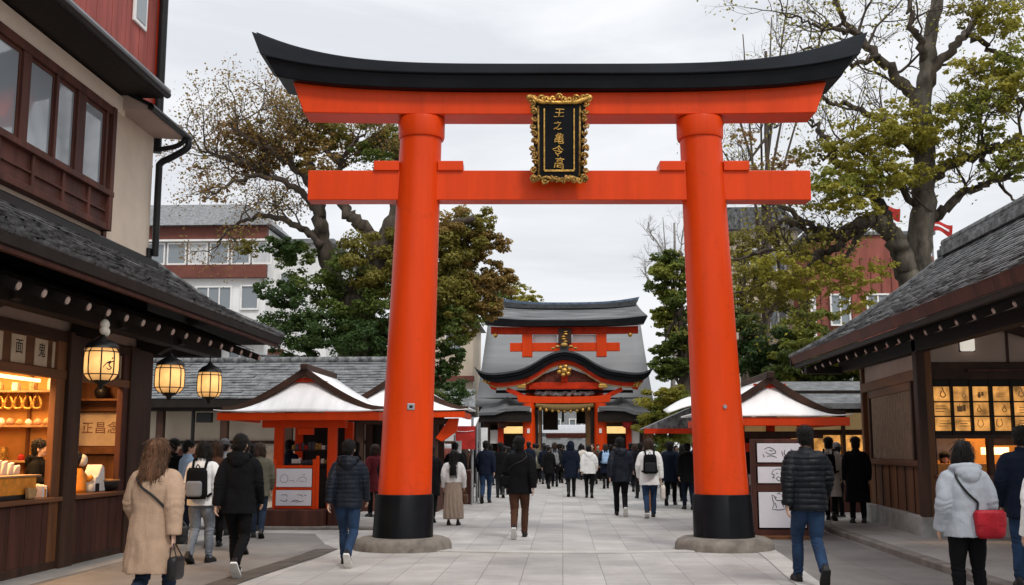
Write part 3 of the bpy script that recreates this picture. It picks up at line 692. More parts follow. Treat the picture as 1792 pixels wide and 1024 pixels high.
# ------------------------------------------------------------------ great gate (torii)
TY = 16.6
torii = thing('torii_gate', (0,TY,0), 'giant vermilion gate with black curved top beam straddling the paved approach', 'torii gate')
for s in (-1, 1):
    c0 = Vector((s*2.42, TY, 0)); top = Vector((s*2.212, TY, 6.68)); bot = Vector((s*2.40, TY, .80))
    ped = MB().lathe((s*2.42, TY, 0), [(.74,0),(.735,.09),(.70,.15),(.62,.185),(.3,.19)], 56)
    ped.v = [(c0.x+(x-c0.x)*1.0, TY+(y-TY)*.95, z) for x,y,z in ped.v]
    ped.build('plinth', M['stone'], torii, smooth='auto')
    pl = MB(); n = 14
    pl.tube([lerp(bot, top, i/n) for i in range(n+1)], [lerp(.405,.325,(i/n)**.85) for i in range(n+1)], 64)
    po = pl.build('pillar', M['vermilion'], torii, smooth='auto')
    MB().tube([c0+Vector((0,0,.18)), c0+Vector((0,0,.2)), bot+Vector((0,0,.005)), bot+Vector((0,0,.02))], [.462,.455,.440,.428], 64).build('pillar_sleeve', M['black_paint'], torii, smooth='auto')
    rg = top + Vector((0,0,-.33))
    MB().tube([rg, rg+Vector((0,0,.04)), rg+Vector((0,0,.27)), rg+Vector((0,0,.325))], [.352,.366,.370,.360], 64).build('pillar_ring', M['vermilion'], torii, smooth='auto')
    # small fixing plate on the pillar
    pz = 2.12 if s < 0 else 2.12; px_ = lerp(bot, top, (pz-.8)/5.88); rr = lerp(.405,.325,((pz-.8)/5.88)**.85)
    ang = -math.pi/2 + (.18 if s < 0 else .14)
    ctr = px_ + Vector((math.cos(ang)*(rr+.002), math.sin(ang)*(rr+.002), 0))
    if s < 0:
        q = MB().obox(ctr, (.115,.02,.10), Matrix.Rotation(ang+math.pi/2,3,'Z')).build('fixing_plate', M['grey_metal'], po, bev=.01)
        MB().obox(ctr+Vector((0.002,-.009,0)), (.05,.012,.045), Matrix.Rotation(ang+math.pi/2,3,'Z')).build('keyhole_cover', M['black_metal'], po, bev=.006)
    else:
        MB().cyl(ctr, ctr+Vector((math.cos(ang)*.02, math.sin(ang)*.02, 0)), .032, .028, 20).build('fixing_plate', M['grey_metal'], po, smooth='auto')
    # wedges over the tie beam
    for t in (-1,1):
        xa = s*2.24 + t*.30; xb = s*2.24 + t*.70
        MB().box(xa, xb, TY-.20, TY+.20, 5.805, 5.96).build('wedge', M['vermilion'], torii, bev=.01)
# tie beam
MB().box(-3.97, 3.90, TY-.16, TY+.16, 5.34, 5.815).build('tie_beam', M['vermilion'], torii, bev=.012)
# upper vermilion beam and black cap beam, both swept up at the ends
def swept(x0, x1, fz_bot, fz_top, yb, yt, n=56, slant=(0,0), xc=-.02):
    rings = []
    for i in range(n+1):
        t = i/n; u = -1 + 2*t; x = lerp(x0, x1, t)
        zb, zt = fz_bot(abs(u)), fz_top(abs(u))
        sg = math.copysign(abs(u)**12, u)
        xb = x + sg*slant[0]; xt = x + sg*slant[1]
        rings.append([Vector((xb,TY-yb,zb)),Vector((xt,TY-yt,zt)),Vector((xt,TY+yt,zt)),Vector((xb,TY+yb,zb))])
    return MB().loft(rings)
swept(-4.12, 4.07, lambda u: 6.69+.03*u**3, lambda u: 7.05+.20*u**4, .27, .27, slant=(-.07,.12)).build('upper_beam', M['vermilion'], torii, smooth='auto', bev=.012)
swept(-4.52, 4.45, lambda u: 7.052+.20*u**4.0, lambda u: 7.27+.30*u**4.2, .43, .46, slant=(-.08,.12)).build('cap_beam', M['black_paint'], torii, smooth='auto', bev=.012)
mbk = swept(-4.72, 4.66, lambda u: 7.272+.31*u**4.2, lambda u: 7.42+.52*u**4.4, .52, .55, slant=(-.02,.12))
mbk.build('cap_roof', M['kasagi_top'], torii, smooth='auto', bev=.012)
ridge = swept(-4.72, 4.66, lambda u: 7.415+.52*u**4.4, lambda u: 7.465+.52*u**4.4, .54, .10, slant=(.05,.06))
ridge.build('cap_ridge', M['kasagi_top'], torii, smooth='auto')

torii.rotation_euler.z = YAW
# framed name tablet hung between the beams, leaning forward
tab = thing('name_tablet', (-.03,TY-.36,5.55), 'black and gilt framed name tablet with gold characters hung between the two gate beams', 'tablet')
lean = Matrix.Rotation(R(7),3,'X')
O = Vector((-.03,TY-.34,5.55))
def tp(x, z, y=0.0): return O + lean @ Vector((x, y, z))
TH, TW = 1.33, .40
mb = MB(); mb.add([tp(-TW+.02,.05,.03),tp(TW-.02,.05,.03),tp(TW+.01,TH-.05,.03),tp(-TW-.01,TH-.05,.03),tp(-TW+.02,.05,-.03),tp(TW-.02,.05,-.03),tp(TW+.01,TH-.05,-.03),tp(-TW-.01,TH-.05,-.03)],[(0,1,2,3),(7,6,5,4),(0,4,5,1),(1,5,6,2),(2,6,7,3),(3,7,4,0)])
tab.rotation_euler.z = YAW
panel = mb.build('black_panel', M['black_paint'], tab)
fr = MB()
for x in (-.23,.23): fr.bar(tp(x,.20,-.045), tp(x,TH-.17,-.045), .022, .03)
fr.bar(tp(-.23,.20,-.045), tp(.23,.20,-.045), .03, .025, up=lean@Vector((0,-1,0)))
fr.build('inner_border', M['gold'], tab, bev=.004)
rg = random.Random(3)
def scroll(mb, x, z, r, y=-.05):
    for k in range(3):
        a0 = rg.uniform(0,6.28); p = []
        for i in range(9):
            a = a0 + i*.62*(1 if k % 2 else -1); rr = r*(1-.085*i)
            p.append(tp(x + math.cos(a)*rr, z + math.sin(a)*rr, y - .01*k - .02*math.sin(i)))
        mb.tube(p, [r*.34*(1-.07*i) for i in range(9)], 6)
    mb.ell(tp(x,z,y-.02), (r*.45,r*.4,r*.45), 8, 6)
for s in (-1,1):
    side = MB()
    for i in range(11):
        z = .10 + i*.113
        scroll(side, s*(TW-.015+.02*math.sin(i*2.1)+ .012*(i/10)), z, .042+.012*rg.random())
    side.tube([tp(s*(TW-.085), .12, -.03), tp(s*(TW-.075), TH-.12, -.03)], .018, 8)
    side.build('carved_side', M['gold_dull'], tab, smooth=True)
tp_ = MB()
for i in range(11):
    x = -.44 + i*.088; scroll(tp_, x, TH-.04+.03*abs(i-5)/5 + (.05 if i == 5 else 0), .048+.014*rg.random())
tp_.tube([tp(-.47,TH+.0,-.05), tp(-.25,TH-.07,-.06), tp(0,TH-.075,-.06), tp(.25,TH-.07,-.06), tp(.47,TH+.0,-.05)], [.055,.035,.03,.035,.055], 8)
for s in (-1,1): tp_.ell(tp(s*.465,TH+.0,-.05),(.055,.05,.05),10,8)
tp_.build('carved_crest', M['gold'], tab, smooth=True)
bt = MB()
for i in range(10):
    x = -.40 + i*.089; scroll(bt, x, .06+.02*math.sin(i*2.3), .042+.012*rg.random())
bt.tube([tp(-.42,.03,-.05), tp(-.2,.10,-.06), tp(0,.05,-.06), tp(.2,.10,-.06), tp(.42,.03,-.05)], .026, 8)
bt.build('carved_foot', M['gold_dull'], tab, smooth=True)
for i, (ch, sc_) in enumerate((('王',.9),('之',.85),('亀',1.0),('令',1.0),('高',1.0))):
    text(ch, .178*sc_, tp(-.01+.012*(-1)**i, 1.085-.195*i, -.034), (1,0,0), lean@Vector((0,0,1)), M['gold'], panel, 'gold_character', .012, wob=.13, seed=i*3.7)

# generic tiled slope --------------------------------------------------
def tiled(mb, e0, e1, t0, t1, n, tw, th=.022, jit=.006, sag=0.0, seed=1, lap=1.3):
    rg = random.Random(seed); e0, e1, t0, t1 = map(Vector, (e0,e1,t0,t1))
    nrm = (e1-e0).cross(t0-e0).normalized()
    if nrm.z < 0: nrm = -nrm
    def P(u, v):
        return lerp(lerp(e0,e1,u), lerp(t0,t1,u), v) - Vector((0,0,sag*4*v*(1-v)))
    for i in range(n):
        v0 = i/n; v1 = min(1, (i+lap)/n)
        L = (P(1,v0)-P(0,v0)).length; m = max(1, int(L/tw)); off = .5*(i % 2)/m
        for j in range(-1 if off else 0, m):
            u0 = max(0, j/m+off); u1 = min(1, (j+1)/m+off)
            if u1-u0 < 1e-4: continue
            g = .004/L
            h = th + rg.uniform(-jit, jit); k = rg.uniform(-jit, jit)*.7; dv = rg.uniform(-.12,.12)/n
            a = P(u0+g,v0+ (dv if i else 0))+nrm*(h); b = P(u1-g,v0+(dv if i else 0))+nrm*(h+k); c = P(u1-g,v1)+nrm*.003; d = P(u0+g,v1)+nrm*.003
            a2 = a - nrm*(h+.004); b2 = b - nrm*(h+k+.004)
            mb.add([a,b,c,d,a2,b2], [(0,1,2,3),(4,5,1,0)])
    # backing sheet
    mb.grid([[P(u,v)-nrm*.012 for u in np.linspace(0,1,9)] for v in np.linspace(0,1,9)])
    return mb
# ------------------------------------------------------------------ left corner shop
LX = -6.4
shop = thing('timber_shop', (LX-2,12,0), 'tall cream and dark timber shop with tiled pent roof and hanging lanterns at left', 'shop building')
Y0, YE = 6.0, 16.4
# masses
MB().box(-12,-6.5,Y0,YE,4.3,6.75).build('upper_wall', M['plaster'], shop)
MB().box(-12,-6.62,Y0,YE+.15,6.75,12.5).build('backing_wall', M['red_wall'], shop)
rg = random.Random(5)
mb = MB(); y = Y0
while y < YE+.1:                                     # upright red boards with battens
    w = .17; mb.box(-6.62,-6.60+rg.uniform(0,.008),y,y+w-.012,6.8,12.5); y += w
mb.build('red_board_cladding', M['red_wall'], shop)
MB().box(-6.63,-6.55,YE+.15,YE+.25,6.6,12.5).build('corner_board', M['vermilion_old'], shop)
f = MB().box(-6.60,-6.56,15.55,16.05,8.05,9.6).build('top_window', M['white_paint'], shop, bev=.008)
MB().box(-6.558,-6.55,15.62,15.98,8.12,9.53).build('pane', M['glass_grey'], f)
# window bay -----------------------------------------------------------
bay = MB(); BX = -6.36
bay.box(-6.5,BX,Y0,14.62,4.53,4.62)                 # bottom rail
bay.box(-6.5,BX+.02,Y0,14.66,5.02,5.10)             # sill
bay.box(-6.5,BX,Y0,14.62,6.20,6.32)                 # head
bay.box(-6.5,BX+.015,14.52,14.64,4.53,6.32)
bay.build('window_frame', M['wood_red'], shop, bev=.008)
mb = MB().box(-6.5,BX-.05,Y0,14.52,4.62,5.02)
mb.build('panel_board', M['wood_red'], shop)
mb = MB()
for y in (6.9,7.9,8.9,9.85,10.75,11.6,12.4,13.2,13.95): mb.box(BX-.05,BX-.015,y-.03,y+.03,4.622,5.018)
mb.box(BX-.05,BX-.022,Y0,14.5,4.78,4.81)
mb.build('panel_batten', M['wood_red'], shop, bev=.004)
ys = [6.0,7.3,8.6,9.9,10.6,11.98,12.2,12.86,12.94,13.42,13.62,14.10,14.52]
posts = [(7.25,7.45),(8.55,8.7),(9.85,10.0),(10.6,10.8),(12.0,12.19),(12.85,12.92),(13.46,13.70),(14.36,14.42)]
for a, b in posts: MB().box(-6.49,BX-.012,a,b,5.10,6.20).build('window_post', M['wood_red'], shop, bev=.006)
edges = [Y0] + [q for p in posts for q in p] + [14.52]
for i in range(0, len(edges), 2):
    a, b = edges[i], edges[i+1]
    if b-a < .1: continue
    w = MB()
    for (u0,u1,v0,v1) in ((a,b,5.10,5.145),(a,b,6.155,6.20),(a,a+.04,5.145,6.155),(b-.04,b,5.145,6.155)): w.box(-6.46,BX-.045,u0,u1,v0,v1)
    sash = w.build('window_sash', M['wood_red'], shop)
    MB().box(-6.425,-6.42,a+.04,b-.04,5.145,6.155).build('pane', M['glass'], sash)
MB().box(-6.49,-6.43,13.72,14.36,5.12,6.18).build('curtain', M['curtain'], shop)
MB().box(-6.52,BX-.03,Y0,15.0,6.32,6.58).build('frieze', M['plaster'], shop)
MB().box(-6.5,-6.46,14.64,14.74,4.45,6.35).build('corner_trim', M['wood_red'], shop)
# bay eave: soffit boards and gutter
mb = MB(); mb.prism([(-6.6,Y0,6.62),(-5.86,Y0,6.60),(-5.80,Y0,6.69),(-6.6,Y0,7.0)], (0,15.02-Y0,0)); mb.build('bay_eave', M['black_wood'], shop)
mb = MB(); mb.tube([(-5.79,Y0,6.66),(-5.79,15.05,6.66)], .055, 12); mb.build('gutter', M['black_metal'], shop, smooth='auto')
mb = MB(); mb.box(-5.80,-5.745,Y0,15.06,6.70,6.735); mb.build('eave_flashing', M['grey_metal'], shop)
tiled(MB(), (-5.80,Y0,6.72),(-5.80,15.0,6.72),(-6.6,Y0,7.06),(-6.6,15.0,7.06),4,.3).build('bay_roof', M['tile'], shop)
# small return eave behind with gutter, elbow and down pipe
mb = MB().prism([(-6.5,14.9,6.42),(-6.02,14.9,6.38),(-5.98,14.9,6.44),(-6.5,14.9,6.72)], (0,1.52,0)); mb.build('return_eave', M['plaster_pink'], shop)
mb = MB().prism([(-6.5,14.85,6.70),(-5.95,14.85,6.42),(-5.93,14.85,6.47),(-6.5,14.85,6.76)], (0,1.62,0)); mb.build('return_roof', M['black_metal'], shop)
MB().tube([(-5.95,14.85,6.42),(-5.95,16.5,6.42)], .05, 12).build('gutter', M['black_metal'], shop, smooth='auto')
MB().tube(spline([(-5.95,16.42,6.40),(-5.96,16.42,6.25),(-6.2,16.42,6.10),(-6.38,16.42,6.0),(-6.40,16.42,5.8),(-6.40,16.42,4.5)],6), .055, 12).build('down_pipe', M['black_metal'], shop, smooth='auto')
MB().tube([(-6.48,16.5,12.5),(-6.48,16.5,6.2)], .07, 12).build('tall_down_pipe', M['black_metal'], shop, smooth='auto')
MB().tube(spline([(-5.95,16.36,6.39),(-6.1,16.36,6.27),(-6.42,16.40,6.22)],5), .04, 10).build('pipe_elbow', M['black_metal'], shop, smooth='auto')
MB().box(-6.5,-6.44,16.30,16.42,4.42,4.62).build('pipe_shoe', M['black_metal'], shop, bev=.02)
# pent roof ------------------------------------------------------------
EZ, TZ = 3.43, 4.36
tiled(MB(), (-4.98,Y0,EZ),(-4.98,18.75,EZ+.02),(-6.5,Y0,TZ),(-6.5,16.7,TZ),13,.85,.036,.009,sag=.05,seed=2).build('pent_roof', M['tile'], shop)
tiled(MB(), (-4.98,18.75,EZ+.02),(-9.5,18.75,EZ+.02),(-6.5,16.7,TZ),(-9.5,16.7,TZ),15,.26,.028,.008,sag=.05,seed=3).build('hip_roof', M['tile'], shop)
MB().tube([(-4.95,18.78,EZ+.05),(-5.8,17.7,3.86),(-6.5,16.7,TZ+.06)], [.06,.055,.06], 8).build('hip_ridge', M['tile'], shop, smooth='auto')
MB().box(-6.56,-6.44,Y0,16.7,TZ-.04,TZ+.10).build('roof_flashing', M['black_metal'], shop, bev=.02)
fa = MB(); fa.prism([(-5.02,Y0,EZ-.12),(-4.965,Y0,EZ-.11),(-4.955,Y0,EZ-.005),(-5.02,Y0,EZ+.01)], (0,12.78,0)); fa.prism([(-5.02,18.73,EZ-.12),(-5.02,18.78,EZ-.11),(-5.02,18.79,EZ-.005),(-5.02,18.73,EZ+.01)], (-4.4,0,0))
fa.build('eave_fascia', M['black_wood'], shop)
MB().box(-5.06,-5.0,Y0,18.74,EZ-.165,EZ-.122).build('eave_lath', M['wood_red'], shop)
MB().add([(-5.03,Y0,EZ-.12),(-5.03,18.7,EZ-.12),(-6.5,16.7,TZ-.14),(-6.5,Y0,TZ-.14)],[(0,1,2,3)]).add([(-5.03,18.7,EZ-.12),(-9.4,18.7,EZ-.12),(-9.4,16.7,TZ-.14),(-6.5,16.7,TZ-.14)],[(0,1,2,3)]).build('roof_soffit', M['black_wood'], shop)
y = 6.3
while y < 18.5:
    rf = MB(); z0 = 3.03
    rf.mi(0).bar((-5.16,y,z0),(-6.45,y,z0+.50), .085, .105)
    d = Vector((1.29,0,-.50)).normalized(); p = Vector((-5.16,y,z0))
    rf.mi(1).cyl(p - d*.004, p + d*.014, .043, .038, 10)
    rf.build('rafter', [M['black_wood'], M['plaster_pink']], shop); y += .512
MB().box(-6.0,-5.78,Y0,18.0,3.02,3.20).build('eave_beam', M['black_wood'], shop, bev=.01)
MB().box(-9.4,-6.0,17.75,17.97,3.02,3.20).build('eave_beam', M['black_wood'], shop, bev=.01)
for y in (8.0,11.0,13.78,16.0): MB().prism([(-6.4,y-.09,2.98),(-6.4,y-.09,3.24),(-5.72,y-.09,3.24),(-5.72,y-.09,3.06),(-5.95,y-.09,2.99),(-6.1,y-.09,2.90)], (0,.18,0)).build('bracket', M['black_wood'], shop, bev=.01)
# front wall: frieze plaster, sign rail, posts, counter
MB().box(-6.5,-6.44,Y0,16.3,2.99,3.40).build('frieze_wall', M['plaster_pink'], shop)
MB().box(-6.5,-6.43,Y0,16.3,3.40,4.3).build('eave_shade_board', M['black_wood'], shop)  # black board added above the frieze; its colour gives the darkness under the eave
MB().add([(-5.18,Y0,3.13),(-5.18,18.0,3.13),(-6.44,18.0,3.62),(-6.44,Y0,3.62)],[(0,1,2,3)]).build('rafter_boarding', M['black_wood'], shop)
MB().box(-6.48,-6.38,Y0,16.3,2.86,2.99).build('frieze_beam', M['wood_dark'], shop, bev=.008)
MB().box(-6.50,-6.44,Y0,15.9,2.49,2.86).build('sign_board', M['wood_mid_h'], shop)
MB().box(-6.48,-6.37,Y0,15.95,2.38,2.49).build('sign_rail', M['wood_mid_h'], shop, bev=.006)
for (a,b,mat,dx) in ((8.9,9.2,'wood_mid',.0),(13.34,13.58,'wood_mid',0.0),(13.58,13.96,'wood_dark_v',.05),(15.42,15.62,'wood_red',.0),(15.62,16.45,'wood_dark_v',.03)):
    MB().box(-6.47,-6.38+dx,a,b,0,2.86 if dx == 0 else 3.0).build('post', M[mat], shop, bev=.01)
MB().box(-6.47,-6.42,13.96,14.08,.9,2.38).build('post', M['wood_red'], shop, bev=.008)
for a, b in ((Y0,13.60),(13.97,15.60)):
    MB().box(-6.80,-6.41,a,b,0.02,.84).build('counter_front', M['wood_red'], shop)
    mb = MB(); yy = a
    while yy < b-.1: mb.box(-6.41,-6.392,yy,min(b,yy+.40)-.014,.10,.82); yy += .40
    mb.build('counter_board', M['wood_red'], shop, bev=.004)
    MB().box(-6.43,-6.375,a,b,0.0,.11).build('plinth_board', M['wood_dark_v'], shop, bev=.006)
    MB().box(-6.95,-6.33,a,b,.84,.90).build('counter_top', M['wood_mid_h'], shop, bev=.015)
# interior shell, lit
MB().box(-9.2,-9.1,Y0,16.2,0,3.0).build('back_wall', M['amber_wall'], shop)
MB().box(-9.2,-6.62,Y0-.1,Y0,0,3.0).build('side_wall', M['amber_wall'], shop)
MB().box(-9.2,-6.62,16.2,16.3,0,3.0).build('side_wall', M['wood_mid'], shop)
MB().box(-9.2,-6.5,Y0,16.3,2.9,3.0).build('shop_ceiling', M['wood_mid_h'], shop)
MB().box(-9.2,-6.4,Y0,16.3,0.012,.02).build('shop_floor', M['wood_dark'], shop)
MB().box(-9.1,-7.18,15.5,15.56,.02,2.9).build('partition', M['amber_wall'], shop)
for z in (1.30,1.80,2.30): MB().box(-9.1,-7.2,15.18,15.5,z,z+.03).build('shelf', M['wood_pale'], shop, bev=.004)
for x in (-8.7,-7.78): MB().box(x-.02,x+.02,15.44,15.5,.9,2.9).build('shelf_upright', M['wood_mid'], shop)
for z0,z1 in ((1.42,1.53),(2.06,2.24)): MB().box(-7.4,-6.64,16.10,16.2,z0,z1).build('display_rail', M['wood_mid_h'], shop)
MB().box(-6.64,-6.59,Y0+.2,13.34,2.33,2.37).build('strip_light', M['strip_glow'], shop)
# writing strips along the sign board
def squig(mb, org, right, up, w, h, rg, nrm, n=5, lw=.012):
    for k in range(n):
        p0 = Vector((rg.uniform(-.42,.42), rg.uniform(-.42,.42), 0)); a = rg.uniform(0,6.28); pts = []
        for i in range(6):
            pts.append(org + right*(p0.x*w) + up*(p0.y*h)); a += rg.uniform(-.9,.9)
            p0 = Vector((max(-.48,min(.48,p0.x+math.cos(a)*.16)), max(-.48,min(.48,p0.y+math.sin(a)*.16)), 0))
        mb.ribbon(pts, lw*rg.uniform(.7,1.3), nrm)
    return mb
rg = random.Random(11)
sl = [(9.6,.40),(10.2,.40),(10.8,.40),(11.35,.40),(11.87,.36),(12.42,.33),(12.98,.32),(13.36,.16),(13.60,.15),(13.84,.13),(14.25,.28),(14.62,.16),(14.9,.16),(15.2,.16),(15.45,.15)]
kan = ['福','御','守','札','男','面','鬼']
for i,(y,w) in enumerate(sl):
    o = MB().obox((-6.432,y,2.672),(.012,w,.33),Matrix.Rotation(R(rg.uniform(-1,1)),3,'X')).build('name_slip', M['paper_cream'], shop)
    if w > .3:
        text(kan[i % 7], .19, (-6.424,y+.01,2.69), (0,1,0),(0,0,1), M['ink'], o, 'brush_character', .001)
    elif w > .2: squig(MB(), Vector((-6.4245,y,2.66)), Vector((0,1,0)), Vector((0,0,1)), w*.8, .26, rg, (1,0,0), 4, .02).build('brush_mark', M['ink_faint'], o)
# calligraphy poster in the second window
po = thing('calligraphy_poster', (-7.0,16.19,1.54), 'cream poster with three brown brush characters in the left shop window', 'poster')
sh = MB().box(-7.36,-6.66,16.185,16.195,1.54,2.04).build('sheet', M['paper_cream'], po)
for k,(ch,y) in enumerate((('正',-7.22),('昌',-7.02),('念',-6.82))): text(ch, .19, (y,16.18,1.80), (1,0,0),(0,0,1), M['ink_brown'], sh, 'brush_character', .001)

# warm lamps inside
def lamp(name, loc, size, energy, col=(1,.55,.22), rot=(0,0,0)):
    l = bpy.data.lights.new(name, 'AREA'); l.shape = 'RECTANGLE'; l.size, l.size_y = size; l.energy = energy; l.color = col
    o = bpy.data.objects.new(name, l); COL.objects.link(o); o.location = loc; o.rotation_euler = rot; return o
lamp('shop_strip_lamp', (-6.95,12.6,2.30), (.1,3.0), 140)
lamp('shelf_lamp', (-8.1,14.7,2.75), (1.2,.2), 70)
lamp('display_lamp', (-6.85,15.0,2.7), (.2,.8), 28)

# wares ----------------------------------------------------------------
MT = {'orange': mk('orange_lacquer', (.75,.27,.03), .45, .2, 8, .1), 'ivory': mk('ivory_ceramic', (.72,.66,.55), .4, .12, 8, .1), 'tan': mk('tan_craft', (.45,.27,.12), .7, .25, 9, .2), 'blackc': mk('black_ceramic', (.015,.014,.014), .35, .2, 6, .1), 'pinkc': mk('pinkish_wood', (.55,.30,.18), .55, .2, 8, .1)}
tray = thing('display_tray', (-6.62,12.45,.90), 'orange tray of ivory folded charms on the left shop counter', 'tray')
b = MB(); b.box(-6.80,-6.42,11.9,13.05,.955,1.16); b.build('box_front', MT['orange'], tray, bev=.01)
MB().box(-6.86,-6.40,11.9,13.14,1.16,1.185).build('lid_board', M['wood_pale'], tray, bev=.006)
MB().box(-6.84,-6.42,11.9,13.05,.902,.955).build('tray_base', MT['blackc'], tray, bev=.006)
rg = random.Random(4)
for k in range(7):
    y = 12.0+k*.15; hgt = rg.uniform(.10,.19)
    m = MB().prism([(-6.66+rg.uniform(-.05,.05),y,1.186),(-6.66,y+.10,1.186),(-6.64,y+.075,1.186+hgt),(-6.66,y+.03,1.186+hgt*.9)], (.05,0,.0)); m.build('folded_charm', MT['ivory'], tray, bev=.008)
for k in range(1):
    MB().prism([(-6.40,12.75,.905),(-6.40,12.92,.905),(-6.40,12.96,1.02),(-6.40,12.72,1.04)], (.05,0,0)).build('hanging_charm', MT['ivory'] if k % 2 else MT['tan'], tray, bev=.012)
for k in range(9):                                            # row of round figurines on the shelf
    x = -8.5+k*.135; r = rg.uniform(.045,.06)
    m = MB().lathe((x,15.28,1.831),[(r*.6,0),(r,.03),(r*1.05,r*.9),(r*.7,r*1.5),(r*.3,r*1.8),(.01,r*1.85)],16)
    o = m.build('figurine', [MT['ivory'],MT['pinkc'],MT['tan']][k%3], None, True); o.matrix_world = Matrix.Identity(4)
    tag(o, 'small rounded figurine in the row on the shop shelf', 'figurine', 'figurines on the shop shelf')
for k in range(8):                                            # gilt charms hung from the upper shelf
    x = -8.55+k*.14; c = Vector((x,15.26,2.17))
    m = MB().tube(spline([c+Vector((0,.0,.13)),c+Vector((.055,0,-.01)),c+Vector((.045,0,-.09)),c+Vector((-.045,0,-.09)),c+Vector((-.055,0,-.01)),c+Vector((0,0,.13))],5), .019, 6)
    o = m.build('hanging_ornament', M['gold'], None, True); tag(o, 'gilt loop ornament hung below the upper shop shelf', 'ornament', 'gilt ornaments hung under the shop shelf')
doll = thing('seated_doll', (-6.66,14.75,.90), 'seated doll in orange robe with a round white face in left shop window', 'doll')
MB().lathe((-6.66,14.70,.90),[(.12,0),(.13,.05),(.11,.18),(.07,.30),(.05,.33)],20).build('robe', MT['orange'], doll, True)
MB().ell((-6.63,14.74,1.34),(.075,.08,.085)).build('face', MT['ivory'], doll, True)
MB().ell((-6.68,14.71,1.36),(.085,.10,.10)).build('hair', MT['blackc'], doll, True)
MB().tube(spline([(-6.63,14.76,1.16),(-6.57,14.82,1.08),(-6.56,14.90,1.10)],4),[.04]*9,8).build('sleeve', MT['orange'], doll, True)
MB().lathe((-6.60,14.84,.90),[(.10,0),(.12,.04),(.10,.10),(.03,.15)],18).build('pouch', MT['ivory'], doll, True)
tent = thing('folded_paper_craft', (-6.6,15.1,.90), 'white folded paper craft with a dark opening on left shop counter', 'paper craft')
MB().prism([(-6.72,14.87,.902),(-6.72,15.26,.902),(-6.72,15.2,1.24),(-6.72,15.12,1.28),(-6.72,15.0,1.12),(-6.72,14.92,1.10)], (.22,0,0)).build('paper_shell', M['paper'], tent, bev=.015)
MB().box(-6.502,-6.494,14.92,15.04,.905,1.02).build('opening', MT['blackc'], tent)
bowl = thing('woven_basket', (-6.56,15.38,.90), 'dark round woven basket at the end of left shop window', 'basket')
MB().lathe((-6.56,15.38,.90),[(.12,0),(.17,.06),(.19,.14),(.17,.15),(.15,.07),(.02,.05)],24).build('bowl', MT['blackc'], bowl, True)
MB().tube([(-6.56+.19*math.cos(t),15.38+.19*math.sin(t),1.05) for t in np.linspace(0,6.283,25)], .016, 8).build('rim', M['wood_pale'], bowl, True)
MB().box(-7.4,-6.64,15.9,16.1,2.21,2.24).build('upper_shelf', M['wood_mid_h'], shop)
vase = MB().lathe((-6.95,16.0,2.242),[(.05,0),(.10,.05),(.11,.12),(.06,.19),(.075,.22)],18).build('dark_jar', MT['blackc'], None, True); tag(vase, 'small dark jar on the upper rail of left shop window', 'jar')

# lanterns -------------------------------------------------------------
def lantern(c, label, r=.19, mark=False):
    t = thing('hanging_lantern', c, label, 'lantern', 'lit lanterns under the left eave')
    H = .36
    MB().lathe((0,0,-H/2),[(.10,-.02),(.145,0),(r*.97,.055),(r,.12),(r,H-.12),(r*.97,H-.055),(.15,H),(.10,H+.015)],16).build('paper_shade', M['lantern_paper'], t, True, local=True)
    for k in range(8):
        a = 2*math.pi*(k+.5)/8
        pts = [Vector((math.cos(a)*q, math.sin(a)*q, z-H/2)) for q, z in ((.13,-.02),(r*.985,.055),(r*1.015,.12),(r*1.015,H-.12),(r*.985,H-.055),(.13,H+.012))]
        MB().tube(pts, .0085, 6).build('rib', M['black_metal'], t, True, local=True)
    for z, q in ((-H/2+.05, r*.985),(H/2-.05, r*.985)):
        MB().tube([(q*math.cos(u), q*math.sin(u), z) for u in np.linspace(0,2*math.pi,33)], .007, 6).build('hoop', M['black_metal'], t, True, local=True)
    MB().lathe((0,0,H/2-.01),[(r*1.06,0),(r*1.02,.03),(.12,.085),(.05,.115),(.03,.15),(.012,.17)],8).build('cap', M['black_metal'], t, 'auto', local=True)
    MB().lathe((0,0,-H/2-.10),[(.012,-.02),(.03,.0),(.035,.03),(.09,.06),(.12,.095)],12).build('foot', M['black_metal'], t, True, local=True)
    MB().tube([(0,0,H/2+.14),(0,0,3.16-c[2])], .009, 6).build('hook', M['black_metal'], t, local=True)
    if mark:
        for dx, dz, q in ((-.03,.26,.045),(.035,.25,.05),(0,.33,.055)): MB().ell((.015,dx,H/2+dz-.06),(q,q,q*1.15),12,8).build('bell', MT['ivory'], t, True, local=True)
        a = R(-42); n = Vector((math.cos(a),math.sin(a),0)); rt = Vector((-n.y,n.x,0)); o = n*(r+.006)
        k = MB()
        for pts in (((-.07,-.03),(-.03,.02),(.02,.045),(.0,.0),(.03,-.03),(.0,-.05),(-.03,-.03)),((.03,.07),(.045,.09)),((-.02,.02),(.06,.05)),((.02,-.09),(.03,-.10))):
            k.ribbon(spline([o+rt*x+Vector((0,0,z-.03)) for x,z in pts],4), .014, n)
        k.build('brush_mark', M['ink'], t, local=True)
    return t
rg = random.Random(71)
labs = ['cream','red','brown','gilt']
